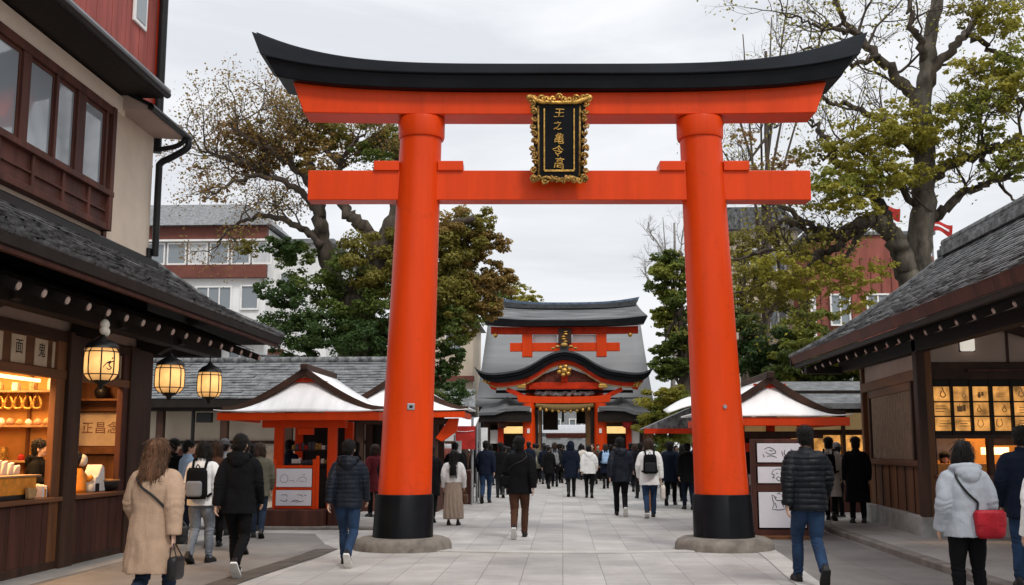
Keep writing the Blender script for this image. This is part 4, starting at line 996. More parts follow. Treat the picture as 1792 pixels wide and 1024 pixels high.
for k in range(13):                                           # boxed charms and jars crowding the lit shelves
    x = -8.9+k*.125; z = 1.331 if k % 2 else 2.331; h = rg.uniform(.09,.22); w_ = rg.uniform(.035,.05); m = MB()
    if k % 3 == 0: m.lathe((x,15.3,z),[(w_*.8,0),(w_,.02),(w_,h*.7),(w_*.5,h*.85),(w_*.6,h)],14)
    else: m.box(x-w_,x+w_,15.22,15.34,z,z+h).box(x-w_*.6,x+w_*.6,15.215,15.22,z+h*.3,z+h*.8)
    o = m.build('boxed_charm' if k % 3 else 'spice_jar', [MT['ivory'],M['banner_red'],MT['tan'],M['gold_dull']][k%4], None, 'auto', bev=.004)
    tag(o, 'small %s on the back shelf of the lit left shop' % ('boxed charm' if k % 3 else 'lidded jar'), 'charm' if k % 3 else 'jar', 'boxed charms on the back shelf' if k % 3 else 'jars on the back shelf')
for k in range(6):
    y = 13.22+k*.05; o = MB().prism([(-6.56,y,.902),(-6.42,y,.902),(-6.42,y,1.0+rg.uniform(0,.06)),(-6.56,y,1.03+rg.uniform(0,.06))],(0,.05,0)).build('paper_packet', [M['paper'],MT['orange'],MT['ivory']][k%3], None, bev=.004)
    tag(o, 'folded paper packet standing at the right end of the lit counter', 'packet', 'paper packets on the lit counter')
lantern((-5.3,12.15,2.47), 'largest lit paper lantern, with a brush mark, hung at the left shop front', mark=True)
lantern((-5.3,14.33,2.44), 'round lit lantern hung beside the corner post of the left shop')
lantern((-5.3,15.98,2.46), 'smallest lit lantern at the far end of the shop eave', r=.175)

# ------------------------------------------------------------------ long low building behind
lb = thing('low_hall', (-8,28,0), 'long low building with grey tiled roof and cream walls behind the left lanterns', 'hall')
MB().box(-13,-3.9,27.6,31.5,0,2.85).build('wall', M['beige_wall'], lb)
tiled(MB(), (-13.2,26.7,2.74),(-3.6,26.7,2.74),(-13.2,29.3,3.86),(-3.6,29.3,3.86),14,.5,.03,.012,sag=.04,seed=9).build('roof', M['tile_light'], lb)
MB().tube([(-13.2,29.3,3.90),(-3.6,29.3,3.90)], .10, 10).build('roof_ridge', M['tile'], lb, smooth='auto')
MB().box(-13.2,-3.6,26.72,26.84,2.52,2.72).build('eave_fascia', M['black_wood'], lb)
MB().box(-13.0,-3.9,26.9,27.6,2.45,2.52).build('soffit', M['black_wood'], lb)
for x in (-12.2,-10.2,-8.55,-6.9,-5.3,-4.2): MB().box(x-.09,x+.09,27.0,27.2,0,2.5).build('post', M['wood_dark_v'], lb, bev=.01)
MB().box(-13,-8.9,27.5,27.59,0,1.5).build('board_panel', M['wood_red'], lb)
MB().box(-8.3,-5.6,27.5,27.59,.3,1.45).build('notice_panel', M['tan_cloth'], lb)
MB().box(-13,-3.9,27.53,27.595,1.62,1.70).build('wall_rail', M['wood_dark'], lb)
MB().box(-9.25,-8.85,26.95,27.1,2.15,2.4).build('meter_box', M['black_metal'], lb, bev=.02)
MB().tube([(-9.35,27.05,2.45),(-9.35,27.05,.2)], .05, 8).build('drain_pipe', M['black_metal'], lb)

# ------------------------------------------------------------------ white apartment block far behind
wb = thing('apartment_block', (-15,46,0), 'white apartment block with red brown bands and curtained window row behind left tree', 'building')
X0, X1, WY = -22.0, -12.65, 45.0
MB().box(X0,X1,WY,WY+14,0,10.9).build('front_wall', M['white_wall'], wb)
MB().box(X1,X1+2.4,WY+1.2,WY+14,0,10.4).build('side_wall', M['white_wall'], wb)
for z0,z1 in ((8.72,9.28),(10.38,10.95)): MB().box(X0,X1+.05,WY-.28,WY+.02,z0,z1).build('band', M['brown_band'], wb)
MB().box(X0,X1+.05,WY-.34,WY,10.30,10.38).build('cornice', M['white_paint'], wb)
MB().prism([(X0,WY-.6,10.95),(X0,WY+13,10.95),(X0,WY+7,13.2),(X0,WY+4,12.9)], (X1-X0-2.2,0,0)).build('roof', M['tile'], wb)
MB().add([(X1-2.2,WY-.6,10.95),(X1-2.2,WY+4,12.9),(X1-2.2,WY+7,13.2),(X1-2.2,WY+13,10.95),(X1+.3,WY+5,10.96),(X1+.3,WY-.5,10.96)],[(0,5,4,1),(1,4,2),(2,4,3)]).build('roof_hip', M['tile'], wb)
MB().box(X1+.2,X1+2.7,WY+.9,WY+14,10.4,10.6).build('roof_edge', M['tile_light'], wb)
x = -21.6; i = 0
MB().box(X0,X1,WY-.10,WY,9.28,10.30).build('window_band', M['grey_metal'], wb)
while x < X1-.4:
    fr_ = MB(); 
    for a,b,c,d in ((x,x+.84,9.30,9.37),(x,x+.84,10.2,10.27),(x,x+.06,9.37,10.2),(x+.78,x+.84,9.37,10.2)): fr_.box(a,b,WY-.17,WY-.1,c,d)
    w = fr_.build('window', M['white_paint'], wb)
    MB().box(x+.06,x+.78,WY-.14,WY-.12,9.37,10.2).build('pane', M['glass_grey'] if i % 3 else M['curtain'], w)
    x += .93; i += 1
def small_window(parent, x0,x1,z0,z1,Y,n=2, mat='white_paint'):
    f = MB(); t = .07
    for a,b,c,d in ((x0-t,x1+t,z0-t,z0),(x0-t,x1+t,z1,z1+t),(x0-t,x0,z0,z1),(x1,x1+t,z0,z1)): f.box(a,b,Y-.09,Y+.0,c,d)
    for k in range(1,n):
        xm = lerp(x0,x1,k/n); f.box(xm-.03,xm+.03,Y-.07,Y,z0,z1)
    w = f.build('window', M[mat], parent); MB().box(x0,x1,Y-.03,Y-.015,z0,z1).build('pane', M['glass_grey'], w); return w
for (a,b,c,d,n) in ((-15.6,-14.15,7.42,8.32,3),(-13.65,-12.98,7.42,8.36,1),(-18.4,-17,7.42,8.32,3),(-15.4,-14.5,4.9,5.7,2),(-14.1,-13.2,4.9,5.7,2),(-17.4,-16.2,4.9,5.7,2)): small_window(wb,a,b,c,d,WY,n)
MB().box(X0,X1+.3,WY-.7,WY,6.05,6.25).build('canopy', M['tile'], wb)
small_window(wb,-12.3,-11.6,8.2,9.1,WY+1.2,1)
# red pier and small things seen past the eave
pier = thing('shop_block', (-11,41,0), 'small red and white shop front seen between eave and dark tree', 'building')
MB().box(-12.1,-10.2,41,44,0,4.9).build('wall', M['white_wall'], pier)
MB().box(-11.35,-10.75,40.9,41,0,5.3).build('red_pier', M['brown_band'], pier)
small_window(pier,-10.65,-10.3,3.8,4.7,41,1)
MB().box(-12.2,-10.1,40.6,44.2,4.9,5.05).build('roof', M['tile'], pier)
# ------------------------------------------------------------------ shrine stalls with swept gable roofs
def stall_roof(t, cx, yf, hw, z_e, z_a, depth=2.6, top=.66):
    """white front hip below a small dark-edged gable; the slopes sweep up at the ends"""
    yg = yf + .62                                  # plane of the gable
    def prof(u):                                   # |u| 0 at apex, 1 at eave tip -> height fraction
        u = abs(u); return (1-u)**1.45*.92 + .08*(1-u)
    N = 24
    us = np.linspace(-1,1,N+1)
    def zc(u): return z_e + (z_a-z_e)*prof(u) + .05*max(0,abs(u)-.8)/.2
    # side slopes seen from above (pale weathered sheet)
    mb = MB()
    mb.grid([[Vector((cx+hw*u, y, zc(u)+.035)) for u in us] for y in (yg-.12, yg+depth)])
    mb.build('roof_slope', M['white_sheet'] if True else M['tile_light'], t, smooth='auto', solid=.03)
    # white front skirt: from the bargeboard line down to the straight eave
    rows = []
    for v in np.linspace(0,1,8):
        row = []
        for u in us:
            ztop = min(zc(u)-.04, z_e+(z_a-z_e)*top)
            x = cx + hw*u*lerp(1,1.015,v); row.append(Vector((x, lerp(yg-.02, yf, v), lerp(ztop, z_e-.01+.03*abs(u)**6, v**.8) )))
        rows.append(row)
    MB().grid(rows).build('front_skirt', M['white_sheet'], t, smooth='auto', solid=.02)
    # bargeboards
    bb = MB()
    for s in (-1,1):
        us2 = np.linspace(0,1,14)
        bb.loft([[Vector((cx+s*hw*u, yg-.17, zc(u)+.06)), Vector((cx+s*hw*u, yg-.17, zc(u)-.055-.035*(1-u))), Vector((cx+s*hw*u, yg-.07, zc(u)-.055-.035*(1-u))), Vector((cx+s*hw*u, yg-.07, zc(u)+.06))] for u in us2])
    bb.build('bargeboard', M['wood_dark'], t, smooth='auto')
    # gable plaster with red edge
    g = .30
    MB().prism([(cx-hw*g,yg-.05,z_e+(z_a-z_e)*(top-.02)),(cx+hw*g,yg-.05,z_e+(z_a-z_e)*(top-.02)),(cx,yg-.05,z_a-.10)], (0,.04,0)).build('gable_panel', M['paper_cream'], t)
    e = MB()
    for s in (-1,1): e.bar((cx+s*hw*(1-top)*.75,yg-.075,z_e+(z_a-z_e)*(top-.02)),(cx,yg-.075,z_a-.16),.03,.06,up=(0,1,0))
    e.bar((cx-hw*.22,yg-.085,z_e+(z_a-z_e)*top),(cx+hw*.22,yg-.085,z_e+(z_a-z_e)*top),.03,.035)
    e.build('gable_trim', M['vermilion_old'], t)
    MB().box(cx-.07,cx+.07,yg-.24,yg+depth,z_a+.0,z_a+.12).build('roof_ridge', M['wood_dark'], t, bev=.02)
    # fascia under the eave
    MB().box(cx-hw+.04,cx+hw-.04,yf+.03,yf+.11,z_e-.17,z_e-.022).build('front_fascia', M['vermilion'], t, bev=.01)
    for s in (-1,1): MB().box(cx+s*(hw-.12)-.05,cx+s*(hw-.12)+.05,yf+.115,yf+depth,z_e-.16,z_e-.03).build('side_fascia', M['vermilion'], t, bev=.01)
    MB().box(cx-hw+.1,cx+hw-.1,yf+.13,yf+depth,z_e-.06,z_e-.03).build('ceiling_board', M['vermilion_old'], t)

def ware_row(mb, x0, x1, y, z, rg, hmin=.06, hmax=.16, w=.07):
    x = x0
    while x < x1:
        h = rg.uniform(hmin,hmax); ww = w*rg.uniform(.7,1.2)
        mb.mi(rg.randrange(4)).box(x, x+ww*.85, y, y+.08, z, z+h); x += ww
    return mb
WARES = [M['paper'], M['banner_red'], M['gold_dull'], M['ink_faint']]

# left stall
sl_ = thing('shrine_stall', (-5.0,21.2,0), 'vermilion shrine stall with white swept roof and two sketch boards, left of gate pillar', 'stall', 'shrine stalls with white swept roofs')
stall_roof(sl_, -5.03, 20.35, 1.60, 2.20, 3.02, top=.74)
for x in (-5.52,-4.47):
    for y in (20.95,22.6): MB().box(x-.085,x+.085,y-.085,y+.085,.1,2.05).build('post', M['vermilion'], sl_, bev=.012)
MB().box(-5.85,-4.2,20.86,21.04,1.90,2.04).build('tie_beam', M['vermilion'], sl_, bev=.012)
for x in (-5.52,-4.47): MB().box(x-.16,x+.16,20.70,21.10,2.045,2.14).build('bracket_block', M['vermilion'], sl_, bev=.015)
MB().box(-5.15,-4.85,20.88,21.02,1.765,1.895).build('strut', M['vermilion'], sl_, bev=.01)
MB().box(-5.52,-4.47,22.55,22.65,.2,2.0).build('back_board', M['black_wood'], sl_)
for z in (1.18,1.45): MB().box(-5.42,-4.56,21.3,21.9,z,z+.03).build('shelf', M['wood_dark'], sl_)
rg = random.Random(21); ware_row(MB(), -5.38,-4.6,21.4,1.48,rg,.08,.15).build('charm_row', WARES, sl_); ware_row(MB(), -5.38,-4.6,21.4,1.21,rg,.05,.12).build('charm_row', WARES, sl_)
MB().box(-5.74,-4.52,20.35,21.2,.0,.36).build('base_box', M['wood_red'], sl_, bev=.02)
MB().box(-4.50,-4.22,20.75,21.2,.0,.45).build('side_step', M['wood_red'], sl_, bev=.02)
MB().box(-5.44,-4.56,20.98,21.05,.362,1.10).build('counter_front', M['black_wood'], sl_, bev=.01)
# its board with two white sheets
bd = thing('sketch_board', (-5.15,20.55,.36), 'red framed board with two white sketch sheets standing before the left stall', 'notice board')
fr_ = MB()
for x in (-5.50,-4.74): fr_.box(x-.03,x+.03,20.60,20.66,.362,1.30)
for z in (.72,.37,1.13): fr_.box(-5.469,-4.771,20.605,20.655,z,z+.05)
fr_.box(-4.708,-4.65,20.60,20.66,.362,1.36)
fr_.build('board_frame', M['vermilion'], bd, bev=.006)
for k,(z0,z1) in enumerate(((.775,1.12),(.425,.715))):
    o = MB().box(-5.46,-4.78,20.585,20.60,z0,z1).build('sketch_sheet', M['paper_board'], bd, bev=.003)
    m = MB(); rg = random.Random(31+k); zc_ = (z0+z1)/2
    def S(pts, w=.008): m.ribbon(spline([Vector((-5.12+a, 20.5825, zc_+b)) for a,b in pts],5), w, (0,-1,0))
    if k == 0:
        S([(-.24,.06),(-.26,-.06),(-.14,-.08),(-.12,.02),(-.2,.07),(-.24,.0)]); S([(-.10,-.06),(-.02,-.05),(.0,-.09)]); S([(.05,-.07),(.10,-.01),(.18,.02),(.24,-.02),(.22,-.08)]); S([(.10,-.06),(.2,-.07)]); S([(.16,.06),(.22,.07)])
    else:
        S([(-.24,.05),(-.14,.06),(-.12,.02)],.012); S([(.06,.06),(.16,.05),(.17,.01)],.012); S([(.2,.06),(.25,.04)],.012); S([(-.26,-.04),(-.18,-.06),(-.12,-.05),(-.14,-.02)],.014); S([(-.06,-.08),(.02,-.04),(.08,-.05),(.14,-.07),(.20,-.05)],.014); S([(-.02,-.06),(.1,-.08)],.012)
    m.build('brush_drawing', M['ink_faint'], o)

# second stall, half hidden behind the left pillar
s2 = thing('shrine_stall', (-3.6,27,0), 'white roofed stall with red brackets half hidden behind the left gate pillar', 'stall', 'shrine stalls with white swept roofs')
stall_roof(s2, -4.0, 25.6, 1.72, 2.40, 3.3, depth=2.2)
for x in (-4.9,-3.1):
    for y in (26.1,27.4): MB().box(x-.09,x+.09,y-.09,y+.09,0,2.3).build('post', M['wood_dark_v'], s2, bev=.012)
MB().prism([(-3.05,25.95,1.75),(-2.72,25.95,2.22),(-2.5,25.95,2.22),(-2.55,25.95,1.9),(-2.9,25.95,1.66)], (0,.16,0)).build('bracket', M['vermilion'], s2, bev=.012)
MB().box(-5.0,-2.7,26.0,26.2,2.08,2.22).build('tie_beam', M['wood_dark'], s2, bev=.01)
MB().box(-4.95,-3.0,26.2,27.3,.0,.95).build('counter', M['wood_red'], s2, bev=.01)
MB().box(-4.95,-3.0,27.4,27.48,0,2.2).build('back_board', M['black_wood'], s2)
rg = random.Random(8); ware_row(MB(), -4.9,-3.05,26.4,.955,rg,.1,.3,.12).build('charm_row', WARES, s2)
# cloth booths between that stall and the main gate
bo = thing('cloth_booth', (-3.4,31,0), 'white and red cloth booth with sagging awning between pillar and main gate', 'booth')
for x in (-4.4,-2.45):
    for y in (29.4,31.0): MB().tube([(x,y,0),(x,y,2.35)], .035, 8).build('pole', M['grey_metal'], bo)
MB().grid([[Vector((x, lerp(29.2,31.1,v), 2.0+.42*v-.05*math.sin(u*9))) for u,x in zip(np.linspace(0,1,12), np.linspace(-4.5,-2.40,12))] for v in np.linspace(0,1,6)]).build('awning', M['banner_white'], bo, True, solid=.01)
MB().box(-4.5,-2.9,29.25,29.27,1.70,2.0).build('valance', M['banner_white'], bo)
MB().box(-2.88,-2.36,29.22,29.25,1.48,2.1).build('red_panel', M['banner_red'], bo)
MB().grid([[Vector((x, 29.1-.25*v, 1.62-.5*v*u-.12*v)) for u,x in zip(np.linspace(0,1,10), np.linspace(-4.4,-2.9,10))] for v in np.linspace(0,1,6)]).build('lower_cloth', M['banner_white'], bo, True, solid=.008)
MB().grid([[Vector((x, 28.95-.15*v, 1.50-.95*v*u-.08*v)) for u,x in zip(np.linspace(0,1,10), np.linspace(-4.3,-2.85,10))] for v in np.linspace(0,1,6)]).build('red_drape', M['awning_red'], bo, True, solid=.008)
MB().box(-4.4,-2.5,29.6,30.6,0,.9).build('table', M['wood_red'], bo, bev=.01)
rg = random.Random(77)
for k,(x,y,z0,z1,w,mt,lab) in enumerate(((-2.28,31.5,.5,2.1,.20,'banner_white','tall white banner on a pole beside the cloth booth'),(-2.75,28.6,.5,1.7,.16,'banner_white','narrow white banner hung before the cloth booth'))):
    b_ = thing('banner', (x,y,0), lab, 'banner')
    MB().tube([(x-w/2-.03,y,0),(x-w/2-.03,y,z1+.15)], .018, 8).build('pole', M['grey_metal'], b_)
    MB().grid([[Vector((x-w/2+w*u, y+.03*math.sin(v*7+u*2), lerp(z1,z0,v))) for u in (0,.33,.66,1)] for v in np.linspace(0,1,10)]).build('cloth', M[mt], b_, True)

# right stall ----------------------------------------------------------
sr = thing('shrine_stall', (3.7,20.3,0), 'vermilion shrine stall with white swept roof behind right gate pillar and picture board', 'stall', 'shrine stalls with white swept roofs')
stall_roof(sr, 3.70, 18.95, 1.30, 2.06, 2.74, top=.84)
for x in (3.14,4.26):
    for y in (19.5,21.0): MB().box(x-.085,x+.085,y-.085,y+.085,.1,1.98).build('post', M['vermilion_old'], sr, bev=.012)
MB().box(2.9,4.6,19.42,19.58,1.68,1.80).build('tie_beam', M['wood_dark'], sr, bev=.012)
MB().box(3.22,4.17,19.44,19.56,1.44,1.60).build('tie_beam', M['vermilion_old'], sr, bev=.012)
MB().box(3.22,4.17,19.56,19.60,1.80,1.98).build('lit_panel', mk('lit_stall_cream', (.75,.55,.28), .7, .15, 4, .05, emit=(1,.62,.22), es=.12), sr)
MB().box(3.62,3.76,19.43,19.57,1.80,1.97).build('strut', M['vermilion_old'], sr, bev=.01)
for s in (-1,1): MB().box(3.70+s*.72-.17,3.70+s*.72+.17,19.3,19.7,1.88,2.0).build('bracket_block', M['vermilion'], sr, bev=.02)
MB().box(3.2,4.2,20.95,21.03,0,1.9).build('back_board', M['black_wood'], sr)
MB().box(3.22,4.18,19.7,20.8,.0,.85).build('counter', M['wood_red'], sr, bev=.01)
rg = random.Random(14); ware_row(MB(), 3.24,4.15,19.8,.855,rg,.1,.4,.1).build('charm_row', WARES, sr)
b2 = thing('picture_board', (3.72,18.7,0), 'tall brown board with three white brush picture sheets beside right gate pillar', 'notice board')
fr_ = MB()
fr_.box(3.17,3.25,18.55,18.67,.06,1.66); fr_.box(4.07,4.15,18.55,18.67,.06,1.66)
for z0,z1 in ((.06,.16),(.78,.92),(1.20,1.26),(1.59,1.66)): fr_.box(3.251,4.069,18.56,18.66,z0,z1)
fr_.build('board_frame', M['wood_red'], b2, bev=.006)
MB().box(3.251,4.069,18.62,18.65,.16,1.59).build('backing_panel', M['black_wood'], b2)
MB().box(3.08,4.25,18.42,18.80,.0,.065).build('foot_board', M['wood_mid_h'], b2, bev=.01)
draw = [
 (1.27,1.585, [[(-.20,.06),(-.12,.09),(-.04,.05),(-.02,.0),(-.12,-.02),(-.18,.02)],[(-.16,-.06),(-.08,-.05),(.0,-.08)],[(-.12,.04),(-.06,.03)],[(-.22,-.02),(-.20,-.08)],[(.08,.03),(.10,-.06)],[(.13,.05),(.12,-.02),(.16,-.05)],[(.18,.02),(.26,.04),(.24,-.03)],[(.20,-.03),(.29,-.01)],[(.23,.07),(.22,-.08)]]),
 (.925,1.195, [[(-.06,.08),(.03,.10),(.09,.04),(.09,-.05),(.03,-.10),(-.02,-.06),(.02,-.03),(.05,-.06)],[(-.06,.08),(-.09,.02),(-.05,.0),(-.08,-.05),(-.04,-.04)],[(-.02,.03),(.01,.02)]]),
 (.19,.775, [[(-.10,.13),(-.09,.05),(-.07,-.02),(-.10,-.10)],[(-.10,.13),(-.06,.10),(-.03,.04),(.06,.03),(.12,-.02),(.17,-.05),(.20,-.02)],[(-.05,.0),(-.03,-.09)],[(.06,.02),(.08,-.08)],[(.12,-.02),(.10,-.09)],[(-.10,-.11),(.02,-.12),(.16,-.09)],[(-.02,.14),(.02,.16),(.03,.13)],[(-.06,.10),(-.02,.08)]]),
]
for z0,z1,st in draw:
    o = MB().box(3.275,4.05,18.535,18.55,z0,z1).build('picture_sheet', M['paper_board'], b2, bev=.003)
    m = MB(); zc_ = (z0+z1)/2 + (.12 if z1-z0 > .4 else 0)
    for pts in st: m.ribbon(spline([Vector((3.60+a*1.05,18.5325,zc_+b)) for a,b in pts],5), .013, (0,-1,0))
    m.build('brush_drawing', M['ink'], o)
# little low dark roof stall behind the right pillar, to its left
s3 = thing('small_stall', (3.0,27,0), 'small stall with dark red eave showing left of right gate pillar', 'stall')
MB().prism([(1.95,26.6,1.98),(4.3,26.6,1.98),(4.0,26.6,2.52),(3.2,26.6,2.52)], (0,1.8,0)).build('roof', M['tile'], s3)
MB().box(1.98,4.28,26.55,26.62,1.86,1.98).build('fascia', M['vermilion_old'], s3)
for x in (2.15,4.1):
    for y in (26.8,28.2): MB().box(x-.06,x+.06,y-.06,y+.06,0,1.9).build('post', M['wood_mid'], s3)
wr = MB(); wr.grid([[Vector((lerp(2.5,4.2,u), 25.9+1.2*v, 2.35+.35*math.sin(math.pi*u)*(.6+.4*v)+.1*v)) for u in np.linspace(0,1,12)] for v in (0,.5,1)])
wr.build('white_hood', M['white_sheet'], s3, True, solid=.03)
# lit shop row at right behind the stall
rs_ = thing('lit_shop_row', (7,27,0), 'low lit shop with pale roof and orange windows behind right stall', 'shop building')
MB().box(5.3,12,26.6,30,0,2.9).build('wall', M['black_wood'], rs_)
MB().prism([(5.0,25.6,2.42),(5.0,25.6,2.55),(5.0,28,3.2),(5.0,28,3.05)], (7,0,0)).build('roof', M['tile_light'], rs_)
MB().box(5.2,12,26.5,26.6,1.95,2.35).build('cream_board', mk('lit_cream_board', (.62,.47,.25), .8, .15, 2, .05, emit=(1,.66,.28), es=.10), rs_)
x = 5.3
while x < 9.5:
    MB().box(x,x+.62,26.52,26.58,1.0,1.82).build('lit_window', M['amber_glow'], rs_)
    MB().box(x+.64,x+.72,26.4,26.6,0,2.4).build('post', M['wood_dark_v'], rs_); x += .76
MB().box(5.2,9.6,26.45,26.6,1.85,1.94).build('window_head', M['wood_dark'], rs_)
MB().box(5.2,9.6,26.3,26.6,0,.98).build('counter', M['wood_red'], rs_)
# ------------------------------------------------------------------ right timber shop
rs = thing('timber_stall_house', (7.5,18,0), 'brown timber shop with slate gable roof and glowing lattice window at right', 'shop building')
EX, EZ2, RX, RZ = 4.90, 3.43, 8.35, 5.66
YN, YF = 8.0, 23.4
tiled(MB(), (EX,YF,EZ2),(EX,YN,EZ2),(RX,YF,RZ),(RX,YN,RZ),24,.34,.022,.008,sag=.13,seed=12).build('roof', M['tile'], rs)
tiled(MB(), (12.0,YN,EZ2),(12.0,YF,EZ2),(RX,YN,RZ),(RX,YF,RZ),18,.5,.02,.006,sag=.10,seed=13).build('roof', M['tile'], rs)
mb = MB(); mb.box(RX-.20,RX+.20,YN,YF+.05,RZ-.06,RZ+.10); mb.box(RX-.13,RX+.13,YN,YF+.08,RZ+.10,RZ+.20); mb.tube([(RX,YN,RZ+.26),(RX,YF+.1,RZ+.26)], .10, 10)
mb.build('roof_ridge', M['tile'], rs, bev=.01)
# verge board at the far end following the sag, and eave fascia
vb = MB(); pts = []
for v in np.linspace(0,1,16):
    p = lerp(Vector((EX,YF,EZ2)), Vector((RX,YF,RZ)), v) - Vector((0,0,.13*4*v*(1-v))); pts.append(p)
vb.loft([[p+Vector((0,.03,.045)),p+Vector((0,.03,-.20)),p+Vector((0,-.05,-.20)),p+Vector((0,-.05,.045))] for p in pts])
vb.build('verge_board', M['black_wood'], rs, smooth='auto')
vb = MB(); vb.loft([[p+Vector((0,.16,.075)),p+Vector((0,.16,.015)),p+Vector((0,-.25,.02)),p+Vector((0,-.25,.085))] for p in pts]); vb.build('verge_tiles', M['tile'], rs, smooth='auto')
MB().prism([(EX+.005,YN,EZ2-.02),(EX-.01,YN,EZ2+.012),(EX+.06,YN,EZ2+.03),(EX+.09,YN,EZ2-.14),(EX+.04,YN,EZ2-.15)], (0,YF-YN,0)).build('eave_fascia', M['wood_red'], rs)
MB().box(EX+.06,EX+.14,YN,YF-.05,EZ2-.24,EZ2-.16).build('eave_lath', M['black_wood'], rs)
MB().grid([[Vector((x,y,EZ2-.14+(x-EX)*.62)) for x in (EX+.08,6.5,RX)] for y in (YN,YF-.06)]).build('roof_soffit', M['black_wood'], rs)
y = YF-.4
while y > YN:
    rf = MB(); a = Vector((EX+.17,y,3.10)); b = Vector((6.6,y,3.10+.68))
    rf.mi(0).bar(a,b,.075,.10); d = (b-a).normalized(); rf.mi(1).cyl(a+d*.004,a-d*.013,.036,.032,10)
    rf.build('rafter', [M['black_wood'],M['plaster_pink']], rs); y -= .60
MB().box(5.72,5.92,YN,22.6,3.06,3.26).build('eave_beam', M['black_wood'], rs, bev=.01)
MB().box(5.0,5.75,22.35,22.55,3.02,3.16).build('eave_bracket', M['black_wood'], rs, bev=.01)
# street side wall (slightly skewed), built as panels between two posts
A, B = Vector((5.86,18.0,0)), Vector((6.14,22.3,0)); dv = (B-A).normalized(); nv = Vector((-dv.y,dv.x,0))
ro = Matrix((dv, nv, Vector((0,0,1)))).transposed()
def wall(u0,u1,z0,z1,th=.10,off=0.0): return MB().obox(A+dv*((u0+u1)/2)+nv*(off-th/2)+Vector((0,0,(z0+z1)/2)), (u1-u0,th,z1-z0), ro)
L = (B-A).length
wall(-.02,L+.15,.0,.42,.9,.10).build('stone_base', M['stone_light'], rs, bev=.02)
wall(.16,L,.42,1.20,.06,-.02).build('lower_boards', M['wood_mid'], rs)
mb = MB()
for k in range(1,7): mb.obox(A+dv*(.16+k*(L-.2)/7)+nv*(-.012)+Vector((0,0,.81)), (.018,.02,.76), ro)
mb.build('board_joint', M['wood_dark_v'], rs)
wall(.14,L,1.20,1.30,.14,.04).build('sill_rail', M['wood_mid_h'], rs, bev=.01)
wall(.16,L,1.30,2.62,.05,-.04).build('blind_backing', M['wood_mid'], rs)
bl = MB(); n = 64; u0, u1 = .55, L-.55
bl.grid([[A+dv*lerp(u0,u1,i/n)+nv*(.012*math.sin(i*1.55))+Vector((0,0,z)) for i in range(n+1)] for z in (1.31,2.48)])
bl.build('reed_blind', M['shade'], rs, True)
for a,b in ((u0-.09,u0),(u1,u1+.09)): wall(a,b,1.30,2.62,.1,.035).build('window_jamb', M['wood_dark_v'], rs, bev=.006)
wall(u0,u1,2.48,2.62,.1,.03).build('window_head', M['wood_mid_h'], rs, bev=.006)
wall(-.02,L+.05,2.62,2.80,.16,.05).build('wall_beam', M['wood_mid_h'], rs, bev=.01)
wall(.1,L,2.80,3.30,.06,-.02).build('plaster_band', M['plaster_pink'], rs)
wall(L-.02,L+.16,.42,3.3,.18,.05).build('corner_post', M['wood_mid'], rs, bev=.01)
MB().box(5.84,6.04,17.93,18.13,.42,3.4).build('corner_post', M['wood_mid'], rs, bev=.012)
MB().box(5.72,5.86,17.7,17.9,.42,3.3).build('outer_post', M['wood_dark_v'], rs, bev=.012)
# front facing the viewer
FY = 18.0
MB().box(5.86,12,FY+.02,FY+.9,.0,.42).build('stone_base', M['stone_light'], rs, bev=.02)
MB().box(6.0,12,FY,FY+.08,.42,1.02).build('counter_wall', M['wood_mid'], rs)
MB().box(6.0,12,FY-.10,FY+.35,1.02,1.07).build('counter_top', M['wood_mid_h'], rs, bev=.012)
MB().box(5.95,12,FY-.06,FY+.10,2.62,2.90).build('front_beam', M['wood_dark'], rs, bev=.012)
MB().box(6.6,12,FY-.12,FY-.065,2.74,2.78).build('curtain_rail', M['wood_red'], rs)
MB().prism([(6.04,FY,2.9),(11.0,FY,2.9),(8.6,FY,4.85),(6.04,FY,3.70)], (0,.08,0)).build('plaster_band', M['plaster_pink'], rs)
MB().box(7.28,7.32,FY-.02,FY,2.90,3.5).build('wall_batten', M['wood_dark_v'], rs)
for (a,b) in (((8.9,2.95),(6.95,3.55)),((7.5,3.9),(10,3.2))): MB().bar((a[0],FY-.16,a[1]),(b[0],FY-.16,b[1]),.12,.14).build('brace', M['wood_dark'], rs, bev=.01)
lampb = MB().box(6.53,6.77,FY-.07,FY-.005,3.08,3.31).build('wall_lamp', M['lamp_white'], rs, bev=.03)
MB().box(6.52,6.78,FY-.004,FY+.0,3.07,3.32).build('lamp_back', M['black_metal'], lampb)
xs = [(6.06,6.335),(6.375,6.645),(6.685,6.955),(7.01,7.295),(7.335,7.625),(7.665,7.945),(7.985,8.265)]
zs = [(1.785,2.008),(2.03,2.245),(2.267,2.505)]
lat = MB()
lat.box(5.98,6.06,FY-.04,FY+.06,1.72,2.62)
for i in range(len(xs)):
    a = xs[i][1]; b = xs[i+1][0] if i+1 < len(xs) else 8.34
    lat.box(a,b,FY-.05,FY+.06,1.72,2.62)
for x0,x1 in xs:
    for a,b in ((1.72,1.785),(2.008,2.03),(2.245,2.267),(2.505,2.62)): lat.box(x0,x1,FY-.03,FY+.05,a,b)
lattice = lat.build('lattice', M['black_wood'], rs)
rg = random.Random(6)
